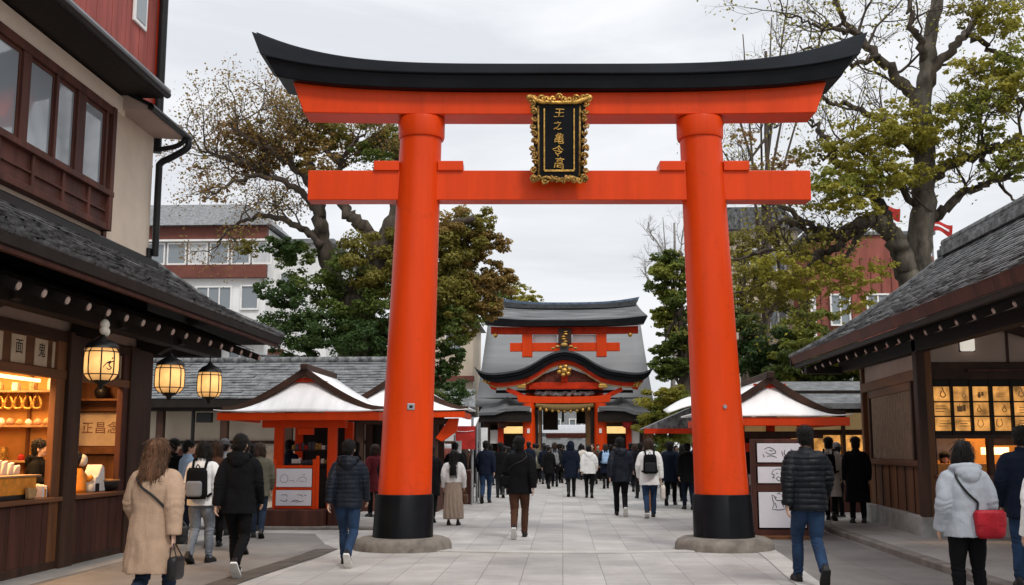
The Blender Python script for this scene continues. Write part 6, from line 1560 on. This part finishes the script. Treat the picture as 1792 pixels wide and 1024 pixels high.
# --- right great tree
rg = random.Random(202); TRY = 28.5; tips = []; tips2 = []
rt = thing('bare_tree', (at(1600,560,TRY).x,TRY,0), 'tall forked tree with grey trunk and sparse yellow green leaves above the right shop', 'tree')
trunk = MB(); br = MB(); fine = MB()
b0 = at(1602,560,TRY); b0.z = 0
limb(trunk, [b0, at(1602,560,TRY), at(1604,470,TRY), at(1614,380,TRY), at(1618,280,TRY), at(1614,190,TRY), at(1622,110,TRY), at(1640,0,TRY), at(1650,-90,TRY)], .46, .13, 16, .03, rg)
limb(trunk, [b0+Vector((-.2,0,2)), at(1592,520,TRY-.2), at(1580,450,TRY-.4), at(1560,410,TRY-.4), at(1530,385,TRY-.6), at(1500,395,TRY-1)], .38, .17, 12, .03, rg)
big = [([(1500,395),(1460,410),(1420,400),(1380,390),(1340,400)],.18),([(1500,395),(1470,430),(1420,450),(1360,440),(1300,450)],.16),([(1560,410),(1540,360),(1510,320),(1470,290),(1430,270)],.2),
       ([(1470,290),(1440,240),(1420,215),(1390,180)],.11),([(1614,190),(1580,140),(1540,100),(1500,60),(1470,20),(1440,-30)],.2),([(1618,280),(1570,230),(1520,200),(1470,180),(1430,170)],.16),([(1616,160),(1650,100),(1690,60),(1720,20),(1750,-30)],.18),
       ([(1620,110),(1600,50),(1590,0),(1580,-50)],.13),([(1616,330),(1660,290),(1710,270),(1760,250),(1810,230)],.2),([(1612,400),(1650,370),(1700,330),(1760,310),(1830,280)],.18),([(1540,100),(1500,110),(1450,95),(1400,80)],.1),([(1500,60),(1460,50),(1410,40),(1370,20)],.09),
       ([(1614,380),(1570,330),(1520,280),(1480,250)],.12),([(1420,400),(1370,360),(1320,320),(1280,290)],.1),([(1440,440),(1400,480),(1350,490),(1300,510)],.1),([(1520,390),(1480,450),(1440,500)],.09),([(1690,60),(1740,90),(1790,110),(1840,120)],.10),([(1710,270),(1750,320),(1790,360)],.09)]
for l,r in big:
    sp_ = limb(br, bent(l,TRY,rg,.6), r, r*.22, 8, .05, rg)
    for i in range(5, len(sp_), 4):
        d = (sp_[i]-sp_[i-2]).normalized(); a = Vector((rg.gauss(0,1),rg.gauss(0,.6),rg.gauss(.3,.8))).normalized()
        grow(fine, sp_[i], d*.6+a*.8, rg.uniform(.9,1.7), max(.022,r*.24), 2, rg, tips, .06, 5)
trunk.build('trunk', M['bark_pale'], rt, True); br.build('limb', M['bark'], rt, True); fine.build('branch', M['twig'], rt, True)
lf = Leaves(2); rg.shuffle(tips); lf.spray(tips[:len(tips)//5], 'olive', 3, .09, .16); lf.spray(tips[len(tips)//5:len(tips)//3], 'yellow', 3, .09, .16); s_ = 1/66.1
def C(px,py,r,col,n,dy=0,size=.10,fl=.6): lf.clump(at(px,py,TRY+dy), (r*s_*1.25, r*s_*1.25, r*s_*fl), col, int(n*1.55), size, 30, .5, .22)
for px,py,r,col,n,dy in ((1490,245,44,'yellow',620,-1),(1540,230,50,'yellow',900,-1.2),(1590,240,48,'yellow',900,-1),(1610,300,36,'yellow',500,-1),(1640,215,48,'yellow',800,-1),(1690,190,50,'lime',900,-1),(1740,150,54,'yellow',1300,-1),(1780,170,44,'yellow',900,-1),(1770,110,44,'lime',800,-1),(1700,120,36,'yellow',500,-1),(1760,40,50,'yellow',900,-1),(1710,20,40,'olive',500,-1),(1520,290,50,'yellow',1000,-1),(1560,320,44,'yellow',800,-1),(1480,320,48,'lime',900,-1.2),(1440,345,42,'yellow',700,-1.2),(1500,360,34,'yellow',500,-1.4),(1760,290,40,'lime',600,-1),(1800,260,40,'yellow',600,-1),(1680,270,30,'yellow',300,-1),(1720,240,34,'lime',400,-1),
      (1420,270,36,'olive',260,0),(1370,290,30,'brown',160,0),(1320,300,28,'brown',130,0),(1300,240,22,'brown',90,0),(1450,470,46,'yellow',800,-1),(1400,500,44,'yellow',800,-1),(1360,470,40,'yellow',600,-1),(1490,500,36,'yellow',420,-1),(1340,520,36,'olive',420,-.8),(1300,480,34,'olive',320,-.8),(1430,420,26,'olive',160,-1),(1540,470,24,'yellow',180,-1),(1500,540,26,'yellow',240,-1),(1390,440,26,'olive',160,-1),(1580,190,30,'yellow',260,-1)):
    C(px,py,r,col,n,dy)
lf.build('crown', rt)

# --- other trees and shrubs
def small_tree(name, label, px, base_py, Y, clumps, size=.12, seed=1, trunk_r=.22, mat='bark', top=None, group=None, twigs=0):
    rg = random.Random(seed); b = at(px,base_py,Y); b.z = 0
    t = thing(name, (b.x,Y,0), label, 'tree', group); mb = MB(); tip = at(*(top or clumps[0][:2]),Y)
    limb(mb, [b, lerp(b,tip,.5)+Vector((.15,0,0)), tip], trunk_r, trunk_r*.3, 10, .04, rg)
    lf = Leaves(seed); s_ = Y/1884
    for c in clumps:
        cx_,cy_,r,col,n = c[:5]; p = at(cx_,cy_,Y+rg.uniform(-.6,.6))
        q = lerp(b,tip,.35+.5*rg.random()); mb.tube(spline([q,lerp(q,p,.6)+Vector((0,0,.2)),p],5), [trunk_r*.35*(1-.07*i) for i in range(11)], 6)
        if n: lf.clump(p, (r*s_*1.15,r*s_*1.0,r*s_*(c[5] if len(c) > 5 else .7)), col, int(n*1.9), size*.75, 22, .5, .26)
        if twigs:
            tips = []
            for k in range(twigs): grow(mb, lerp(q,p,.7), (p-q).normalized()+Vector((rg.gauss(0,.5),rg.gauss(0,.5),rg.gauss(.3,.4))), r*s_*1.2, .03, 2, rg, tips, .1, 4)
    mb.build('trunk', M[mat], t, True)
    if lf.P: lf.build('crown', t)
    return t
small_tree('pine_tree', 'layered green pine with flat foliage tiers between main gate and right pillar', 1192, 700, 44,
  [(1170,470,34,'lime',1300,.5),(1185,515,34,'lime',1300,.5),(1175,560,32,'lime',1200,.5),(1180,610,32,'lime',1300,.5),(1195,590,30,'mid',900,.6),(1160,640,28,'mid',1000,.5),(1175,450,28,'mid',900,.45),(1190,480,30,'lime',900,.45),(1160,500,26,'mid',700,.45),(1195,525,30,'mid',900,.5),(1165,550,26,'lime',800,.45),(1185,580,28,'mid',900,.5),(1160,610,22,'mid',700,.5),(1195,640,28,'mid',900,.5),(1170,655,24,'mid',800,.5),(1210,460,26,'mid',600,.5),(1215,560,28,'mid',700,.5),(1215,610,26,'lime',600,.5)], .17, 31, .25, top=(1190,440))
small_tree('bamboo_shrub', 'bright yellow green bushy shrub beside the main gate on the right', 1165, 790, 42,
  [(1160,715,38,'yellow',3000,1.0),(1175,745,40,'lime',3200,1.0),(1140,745,26,'yellow',1800,1.0),(1200,720,36,'lime',2400,1.0),(1165,705,24,'lime',2200,1.0),(1185,700,26,'yellow',1800,1.0),(1150,720,18,'lime',1300,1.0),(1190,735,26,'lime',1800,1.0),(1165,745,26,'lime',1800,.9),(1150,765,16,'lime',900,.8)], .12, 32, .08, top=(1165,690))
small_tree('evergreen_tree', 'dark evergreen tree behind the right stall roof', 1330, 760, 33,
  [(1310,590,44,'mid',1700),(1350,610,50,'dark',2000),(1300,630,46,'dark',1400),(1340,655,54,'dark',1700),(1390,590,40,'lime',1200),(1290,560,36,'mid',1000),(1420,560,34,'lime',900)], .15, 33, .3, top=(1325,540))
small_tree('leafy_tree', 'bright mid green leafy tree between right stall and slate roofed shop', 1430, 770, 31,
  [(1410,610,46,'lime',1400),(1440,650,50,'mid',1600),(1400,670,44,'lime',1400),(1470,640,50,'lime',1500),(1500,680,44,'mid',1200),(1450,690,40,'mid',1000),(1380,640,40,'mid',1000),(1480,600,36,'mid',800)], .15, 34, .22, top=(1430,600))
small_tree('mid_tree', 'olive tree in thin yellowing leaf behind the right gate pillar', 1300, 760, 38,
  [(1290,430,40,'olive',600),(1330,470,44,'yellow',900),(1290,520,40,'yellow',700),(1370,520,40,'yellow',800),(1400,560,36,'lime',600),(1340,420,34,'olive',500)], .16, 35, .22, top=(1300,440), twigs=2)
small_tree('far_tree', 'small yellowing tree top showing above the main gate roof at left', 900, 760, 78,
  [(890,500,26,'olive',700),(915,520,24,'yellow',600),(870,520,30,'mid',800),(938,524,12,'yellow',200),(850,540,34,'olive',900)], .24, 36, .3, top=(895,505))
bt_ = small_tree('leafless_tree', 'pale leafless tree far behind the right gate pillar', 1170, 700, 62,
  [(1130,400,26,'brown',0),(1160,380,30,'brown',0),(1200,370,34,'brown',0),(1120,470,24,'brown',0),(1150,430,30,'brown',0),(1250,380,34,'brown',0)], .1, 37, .2, 'twig_pale', top=(1180,390), twigs=3)
bt_ = small_tree('leafless_tree', 'bare fine twigged tree rising above the right end of the gate beam', 1330, 700, 44,
  [(1300,60,44,'brown',0),(1350,30,50,'brown',0),(1260,110,40,'brown',0),(1400,60,50,'brown',0),(1330,110,46,'brown',0),(1420,130,46,'brown',0),(1380,-10,50,'brown',0),(1300,260,44,'brown',0),(1360,220,46,'brown',0),(1280,340,40,'brown',0)], .1, 38, .2, 'twig', top=(1340,90), twigs=3)
small_tree('hedge_shrub', 'low dark shrub behind the left shrine stall', 760, 790, 40, [(775,700,34,'dark',900,.8),(800,690,30,'dark',800,.8),(750,690,34,'mid',900,.8)], .14, 39, .1, top=(770,690))

# far wood closing the view behind everything: one mass
rg = random.Random(404); lf = Leaves(44)
for i in range(60):
    x = -75 + i*2.55 + rg.uniform(-1,1); h = rg.uniform(4.5,7.0)
    lf.clump((x, 98+rg.uniform(-4,8), h*.45), (2.3,2.0,h*.55), rg.choice(['dark','mid','mid','olive']), 320, .5, 14, .8, .32)
tag(lf.build('far_treeline', None), 'distant low wood closing the view behind the shrine buildings', 'woods', kind='stuff')
# ------------------------------------------------------------------ visitors
def J(hem=.78, bulk=.008, **k): return dict(hem=hem, bulk=bulk, **k)
BLK = ('leather','sole_black'); SNK = ('leather','sole_white'); WHT = ('white','sole_white')
NEAR, MID, FARV = .008, .012, .02
# foreground, left
j = J(.52,.022,flare=.055,collar=1,sleeve=.008)
w = person(-3.46,9.15,1.565,-3,'walk_r','person in a camel wool coat with wavy brown hair walking beside the left shop',('coat','camel'),('jeans','denim_dark'),('wavy','hair_brown'),j,{},NEAR,eyes=True)
cross_bag(w, j, 'thin strapped dark bag across the camel coat back', 'leather', 1, (.20,.07,.16), .86, ang=-.25)
hand_bag(w,'walk_r','R','black handbag hanging from the camel coated person\'s right hand','leather',(.24,.09,.20),drop=.12)
j = J(.76,.012,hood=1)
q = person(-3.88,12.95,1.66,2,'walk_l','person in black hooded jacket, black trousers and white soled trainers at left',('jacket','black'),('trousers','black'),('short','hair_black'),j,{},NEAR,SNK,eyes=True)
j = J(.80,.012,hood=1,puff=.006)
q = person(-2.79,14.1,1.60,0,'walk_l','person in navy quilted jacket and blue jeans just left of gate pillar',('quilted_jacket','navy_puffer'),('jeans','denim'),('short','hair_black'),j,{},NEAR,SNK,eyes=True)
j = J(.82,.008)
q = person(-4.78,14.3,1.58,-4,'step_r','person in black and white top and grey jeans with backpack, left lane',('jacket','white'),('jeans','denim_grey'),('bob','hair_black'),j,{},NEAR,eyes=True)
backpack(q, j, 'black backpack with pale fittings worn over the white jacket at left', 'black','grey', (.30,.16,.44), 1.14)
person(-4.62,15.6,1.62,6,'step_l','person in charcoal jacket and grey jeans half hidden behind the black hooded jacket',('jacket','charcoal'),('jeans','denim_grey'),('short','hair_black'),J(),{},MID)
person(-6.0,17.2,1.62,-70,'stand','person in light blue top by the dark shop corner post',('blouse','sky'),('trousers','navy'),('short','hair_black'),J(.85),{},MID)
person(-5.95,18.9,1.66,-10,'stand','person in grey cap and pale jacket behind the left lane walkers',('jacket','lgrey'),('trousers','charcoal'),('beanie','grey'),J(),{},MID)
person(-5.72,19.9,1.56,20,'stand','person in black coat looking at the left shrine stall',('coat','black'),('trousers','black'),('full','hair_black'),J(.6),{},MID)
person(-6.35,20.0,1.60,30,'front','person in dark olive jacket left of the vermilion stall post',('jacket','olive'),('trousers','black'),('short','hair_black'),J(.8),{},MID)
person(-5.35,16.6,1.60,15,'step_r','person in dark brown coat among the walkers by the left shop corner',('coat','brown'),('trousers','black'),('bob','hair_dark_brown'),J(.62),{},MID)
person(-5.55,21.9,1.66,-30,'stand','person in navy jacket at the counter of the left stall',('jacket','navy'),('trousers','black'),('short','hair_black'),J(.78),{},MID)
person(-6.9,22.6,1.58,60,'stand','person in black jacket before the cream wall of the low hall',('jacket','black'),('trousers','charcoal'),('full','hair_black'),J(.76),{},MID)
# shop keeper
person(-7.15,14.55,1.60,-80,'front','shopkeeper in black leaning behind the lit left counter',('smock','black'),('trousers','black'),('full','hair_black'),J(.6,.012,hood=1),{},MID)
# around the left pillar and booths
person(-4.35,22.6,1.62,80,'stand','person in black jacket at right side of the left stall',('jacket','black'),('trousers','charcoal'),('full','hair_dark_brown'),J(),{},MID)
person(-4.2,24.2,1.58,40,'stand','person in burgundy coat between left stall and gate pillar',('coat','burgundy'),('trousers','black'),('bob','hair_black'),J(.6),{},MID)
person(-3.75,23.4,1.55,-20,'stand','person in navy coat close to the left gate pillar behind the quilted jacket',('coat','navy'),('trousers','black'),('short','hair_black'),J(.7),{},MID)
q = person(-2.17,21.6,1.46,0,'stand','person in white blouse and long taupe skirt with long black hair',('blouse','white'),('skirt','taupe'),('straight','hair_black'),J(.98,.012),{},MID,skirt={'hem':.16})
hand_bag(q,'stand','R','brown woven handbag held by the person in the long skirt','leather_brown',(.26,.12,.2),drop=.1)
person(-2.72,22.4,1.56,0,'step_l','person in black coat half hidden by the left gate pillar',('coat','black'),('trousers','black'),('short','hair_black'),J(.6),{},MID)
q = person(-2.14,30.2,1.70,0,'walk_r','person in dark navy jacket and blue jeans right of the cloth booth',('jacket','navy'),('jeans','denim'),('short','hair_black'),J(.80,.012),{},MID)
person(-1.92,33.5,1.66,5,'step_l','person in black jacket carrying a brown bag near the cloth booth',('jacket','black'),('trousers','charcoal'),('full','hair_black'),J(.75),{},MID)
# centre
j = J(.76,.018,hood=0,sleeve=.006)
q = person(-.74,18.5,1.68,0,'walk_r','person in black jacket and brown trousers alone at the centre of the approach',('jacket','black'),('trousers','brown'),('full','hair_black'),j,{},NEAR,SNK)
cross_bag(q, j, 'black cross body strap and small bag on the centre walker', 'black', -1, (.22,.07,.18), .98, ang=-math.pi+.3)
j = J(.80,.008)
q = person(-.33,43.5,1.72,0,'walk_l','person with grey shoulder bag walking toward the main gate',('jacket','charcoal'),('trousers','black'),('bob','hair_black'),j,{},MID)
backpack(q, j, 'grey slouch bag on the back of the far walker before the main gate', 'grey','grey',(.34,.16,.46),1.10)
person(.25,34.4,1.72,0,'step_r','person in long hooded navy coat with hood up before the main gate',('coat','navy'),('trousers','charcoal'),('short','hair_black'),J(.58,.02,hood_up=1),{},MID)
person(.80,33.6,1.58,0,'step_l','person in short white padded jacket and black trousers',('jacket','white'),('trousers','black'),('short','hair_brown'),J(.80,.022,hood=1),{},MID)
q = person(1.62,41.5,1.66,0,'walk_r','person in dark coat with light blue pack at right before main gate',('coat','navy'),('trousers','black'),('bob','hair_black'),J(.6,.01),{},MID)
backpack(q, J(.6,.01), 'light blue backpack on the person before the right gate post', 'sky','sky')
person(1.29,24.6,1.72,0,'walk_l','person in navy padded jacket and black trousers right of centre',('padded_jacket','navy_puffer'),('trousers','black'),('full','hair_black'),J(.76,.02,hood=1,puff=.003),{},MID,SNK)
j = J(.72,.020,flare=.02)
q = person(1.89,24.0,1.70,0,'step_r','person in white coat and blue jeans with black backpack right of centre',('coat','white'),('jeans','denim'),('bob','hair_black'),j,{},MID,SNK)
backpack(q, j, 'black backpack worn over the white coat', 'black','charcoal')
hand_bag(q,'step_r','R','pale shopping bag held by the person in the white coat','cream',(.24,.1,.30),name='shopping_bag',drop=.08,cat='bag')
person(2.86,29.3,1.66,-12,'walk_r','person in wide navy cape coat near the right gate pillar',('coat','navy'),('trousers','black'),('full','hair_dark_brown'),J(.66,.03,flare=.08),{},MID)
person(3.10,27.3,1.62,4,'step_l','person in black jacket at inner edge of the right gate pillar',('jacket','black'),('trousers','navy'),('short','hair_light'),J(.7),{},MID)
# right
j = J(.80,.022,puff=.011)
person(2.74,12.45,1.74,0,'walk_l','person in black quilted down jacket and blue jeans in the right foreground lane',('down_jacket','puffer'),('jeans','denim'),('short','hair_dark_brown'),j,{},NEAR,BLK,eyes=True)
j = J(.80,.016,hood=1,sleeve=.004)
w = person(3.60,10.0,1.555,4,'stand','person in pale grey hooded jacket and black trousers at right front',('hooded_jacket','lgrey'),('trousers','black'),('bob','hair_dark_brown'),j,{},NEAR,eyes=True)
cross_bag(w, j, 'red shoulder bag on a dark strap over the pale grey jacket', 'red', 1, (.30,.11,.27), .93)
person(4.75,11.5,1.62,-18,'bag_r','person in navy jacket and jeans facing the lit lattice window',('jacket','navy'),('jeans','denim'),('short','hair_black'),J(.74,.014),{},NEAR,eyes=True,z=.1)
j = J(.62,.02,flare=.03)
q = person(4.02,9.2,1.56,6,'stand','person in long white coat at the right edge of the photo',('coat','white'),('trousers','navy'),('straight','hair_black'),j,{},NEAR)
backpack(q, j, 'black round backpack with pink straps on the white coat at right edge', 'black','burgundy', (.32,.16,.36), 1.16)
q = person(5.62,21.2,1.60,-10,'stand','person in long black coat at the corner of the right timber shop',('coat','black'),('trousers','black'),('full','hair_black'),J(.42,.016,flare=.02),{},MID,z=.1)
j = J(.5,.016)
q = person(5.28,21.9,1.60,-20,'step_l','person in cream coat beside the long black coat at right shop corner',('coat','cream'),('trousers','black'),('full','hair_black'),j,{},MID,z=.1)
backpack(q, j, 'black backpack on the cream coat at the right shop corner', 'black','charcoal')
person(5.9,23.8,1.62,40,'stand','person in white knit hat by the lit shops behind right stall',('jacket','charcoal'),('trousers','black'),('beanie','cream'),J(),{},MID)
person(5.2,24.6,1.58,-30,'stand','person in dark coat by the lit shops behind right stall',('coat','black'),('trousers','black'),('bob','hair_dark_brown'),J(.6),{},MID)
person(6.45,18.75,1.42,170,'stand','attendant with black hair inside the right shop window',('smock','charcoal'),('trousers','black'),('full','hair_black'),J(.6),{},MID)
# middle distance walkers on both sides of the approach
for k,(x,y,h,rz,pk,top,bot,hr,jj,lab) in enumerate((
 (-2.75,27.6,1.64,8,'step_r',('jacket','black'),('trousers','black'),('short','hair_black'),J(.76,.012),'person in black jacket close beside the cloth booth pole'),
 (-1.55,37.0,1.68,-4,'walk_l',('coat','charcoal'),('trousers','black'),('bob','hair_black'),J(.6,.014),'person in charcoal coat left of the centre walker further up the approach'),
 (-2.55,36.2,1.62,10,'step_l',('jacket','navy'),('jeans','denim_dark'),('full','hair_black'),J(.76,.014),'person in navy jacket before the dark eaved shop left of the gate'),
 (-3.3,34.5,1.66,-20,'stand',('coat','black'),('trousers','black'),('full','hair_black'),J(.6,.014),'person in black coat standing behind the cloth booth banner'),
 (2.35,33.2,1.66,5,'walk_l',('jacket','black'),('trousers','charcoal'),('short','hair_black'),J(.76,.014),'person in black jacket behind the white coat with backpack'),
 (2.55,38.5,1.64,-8,'step_r',('coat','navy'),('trousers','black'),('bob','hair_dark_brown'),J(.62,.014),'person in navy coat far behind the cape coat at right'),
 (3.55,36.0,1.70,12,'stand',('jacket','charcoal'),('jeans','denim_dark'),('full','hair_black'),J(.76,.014),'person in charcoal jacket before the bright green shrub'),
 (3.45,31.6,1.60,-15,'step_l',('coat','black'),('trousers','black'),('long','hair_black'),J(.56,.014),'person in black coat with long hair inside the right gate pillar'),
 (-6.6,18.2,1.64,-25,'stand',('jacket','black'),('trousers','black'),('full','hair_black'),J(.76,.014),'person in black jacket at the back of the left lane group'),
 (-5.15,18.3,1.58,12,'step_l',('jacket','olive'),('jeans','denim_dark'),('bob','hair_black'),J(.76,.012),'person in olive jacket between the left lane group and the kiosk'))):
    person(x,y,h,rz,pk,lab,top,bot,hr,jj,{},MID)
# distant crowd before and inside the main gate: a few figures, copied
protos = []
defs = [(('coat','black'),('trousers','black'),('short','hair_black'),J(.6,.012),'walk_l'),(('jacket','navy'),('trousers','charcoal'),('full','hair_black'),J(.78,.014),'step_r'),(('jacket','charcoal'),('jeans','denim_dark'),('bob','hair_black'),J(.76,.014),'stand'),
        (('coat','brown'),('trousers','black'),('long','hair_dark_brown'),J(.58,.012),'step_l'),(('jacket','black'),('jeans','denim_dark'),('full','hair_dark_brown'),J(.74,.02,hood=1),'walk_r'),(('coat','olive'),('trousers','black'),('short','hair_black'),J(.62,.014),'stand'),
        (('jacket','cream'),('trousers','charcoal'),('bob','hair_dark_brown'),J(.78,.014),'step_l')]
words_ = ['black coat','navy jacket','charcoal jacket','brown coat and long hair','black hooded jacket','olive coat','cream jacket']
rg = random.Random(55); spots = []
tries = 0
while len(spots) < 100 and tries < 14000:
    tries += 1
    Y = rg.uniform(40,62) if rg.random() < .85 else rg.uniform(33,42); X = rg.uniform(-6.2,5.6)*(.55+.45*(1 if Y < 52 else .35))
    if Y > 52 and abs(X) > 1.5: continue
    if abs(abs(X-.05)-1.9) < .6 and 53 < Y < 56: continue
    if any((X-a)**2+((Y-b)*.5)**2 < .30 for a,b in spots): continue
    if any(abs(X-a) < .5 and abs(Y-b) < 1.2 for a,b in ((-.33,43.5),(.25,34.4),(.8,33.6),(1.62,41.5),(-1.92,33.5),(-1.55,37),(-2.55,36.2),(2.35,33.2),(2.55,38.5),(3.55,36),(3.45,31.6))): continue
    if Y < 44 and -1.2 < X < 2.1 and rg.random() < .85: continue
    spots.append((X,Y))
GRP = 'visitors in the distant crowd'
for i,(X,Y) in enumerate(spots):
    k = i % 7 if i % 14 != 6 else 0
    lab = 'visitor in %s in the distant crowd at the main gate' % words_[k]
    if k >= len(protos) and len(protos) == k:
        d = defs[k]; p = person(X,Y,rg.uniform(1.54,1.76),rg.uniform(-12,12),d[4],lab,d[0],d[1],d[2],d[3],{},FARV,group=GRP); protos.append(p)
    else:
        kk = min(k, len(protos)-1); p = copy_tree(protos[kk]); p.location = (X,Y,0); s__ = rg.uniform(1.54,1.76)/1.72; p.scale = (s__,)*3
        p.rotation_euler = (0,0,R(rg.uniform(-14,14) if rg.random() < .8 else rg.uniform(150,210))); p['label'] = 'visitor in %s in the distant crowd at the main gate' % words_[kk]
# ------------------------------------------------------------------ camera, sky, sun
cam = bpy.data.cameras.new('camera'); co = bpy.data.objects.new('camera', cam); COL.objects.link(co)
co.location = CC; mt = Matrix((CR, CU, -CF)).transposed(); co.rotation_euler = mt.to_euler()
cam.sensor_width = 36; cam.lens = FPX/1792*36; cam.clip_start = .1; cam.clip_end = 2000; SC.camera = co
W_ = bpy.data.worlds.new('World'); SC.world = W_; W_.use_nodes = True; nt = W_.node_tree; N = nt.nodes; L = nt.links
SUN_EL, SUN_AZ = R(50), R(150)
sky = N.new('ShaderNodeTexSky'); sky.sky_type = 'NISHITA'; sky.sun_disc = False; sky.sun_elevation = SUN_EL; sky.sun_rotation = SUN_AZ
bg1 = N['Background']; bg1.inputs['Strength'].default_value = .10; L.new(sky.outputs[0], bg1.inputs['Color'])
tc = N.new('ShaderNodeTexCoord'); mp = N.new('ShaderNodeMapping'); mp.inputs['Scale'].default_value = (1.2,1.2,5.0); L.new(tc.outputs['Generated'], mp.inputs['Vector'])
nz_ = N.new('ShaderNodeTexNoise'); nz_.inputs['Scale'].default_value = 2.6; nz_.inputs['Detail'].default_value = 7; nz_.inputs['Roughness'].default_value = .55; nz_.inputs['Distortion'].default_value = .4; L.new(mp.outputs[0], nz_.inputs['Vector'])
cr = N.new('ShaderNodeValToRGB'); cr.color_ramp.elements[0].position = .34; cr.color_ramp.elements[1].position = .66
cr.color_ramp.elements[0].color = (.80,.825,.87,1); cr.color_ramp.elements[1].color = (1.04,1.05,1.075,1); L.new(nz_.outputs['Fac'], cr.inputs['Fac'])
sx = N.new('ShaderNodeSeparateXYZ'); L.new(tc.outputs['Generated'], sx.inputs[0])
mr = N.new('ShaderNodeMapRange'); mr.interpolation_type = 'SMOOTHSTEP'; mr.inputs['From Min'].default_value = .42; mr.inputs['From Max'].default_value = 1.0; mr.inputs['To Min'].default_value = 1.0; mr.inputs['To Max'].default_value = 1.9; L.new(sx.outputs['Z'], mr.inputs['Value'])
mr2 = N.new('ShaderNodeMapRange'); mr2.inputs['From Min'].default_value = .05; mr2.inputs['From Max'].default_value = .42; mr2.inputs['To Min'].default_value = .90; mr2.inputs['To Max'].default_value = 1.04; L.new(sx.outputs['Z'], mr2.inputs['Value'])
mm = N.new('ShaderNodeMath'); mm.operation = 'MULTIPLY'; L.new(mr.outputs[0], mm.inputs[0]); L.new(mr2.outputs[0], mm.inputs[1])
bg2 = N.new('ShaderNodeBackground'); L.new(cr.outputs['Color'], bg2.inputs['Color']); L.new(mm.outputs[0], bg2.inputs['Strength'])
mx = N.new('ShaderNodeMixShader'); mx.inputs[0].default_value = .93; L.new(bg1.outputs[0], mx.inputs[1]); L.new(bg2.outputs[0], mx.inputs[2]); L.new(mx.outputs[0], N['World Output'].inputs['Surface'])
sl = bpy.data.lights.new('sun', 'SUN'); sl.energy = 1.6; sl.angle = R(12); sl.color = (1,.96,.90); so = bpy.data.objects.new('sun', sl); COL.objects.link(so)
d = Vector((math.sin(SUN_AZ)*math.cos(SUN_EL), math.cos(SUN_AZ)*math.cos(SUN_EL), math.sin(SUN_EL))); so.rotation_euler = d.to_track_quat('Z','Y').to_euler(); so.location = (0,-20,40)
SC.view_settings.view_transform = 'Standard'; SC.view_settings.look = 'None'; SC.view_settings.exposure = 0
SC.cycles.use_denoising = True; SC.cycles.max_bounces = 6; SC.cycles.diffuse_bounces = 3; SC.cycles.glossy_bounces = 3; SC.cycles.transmission_bounces = 3; SC.cycles.sample_clamp_indirect = 6
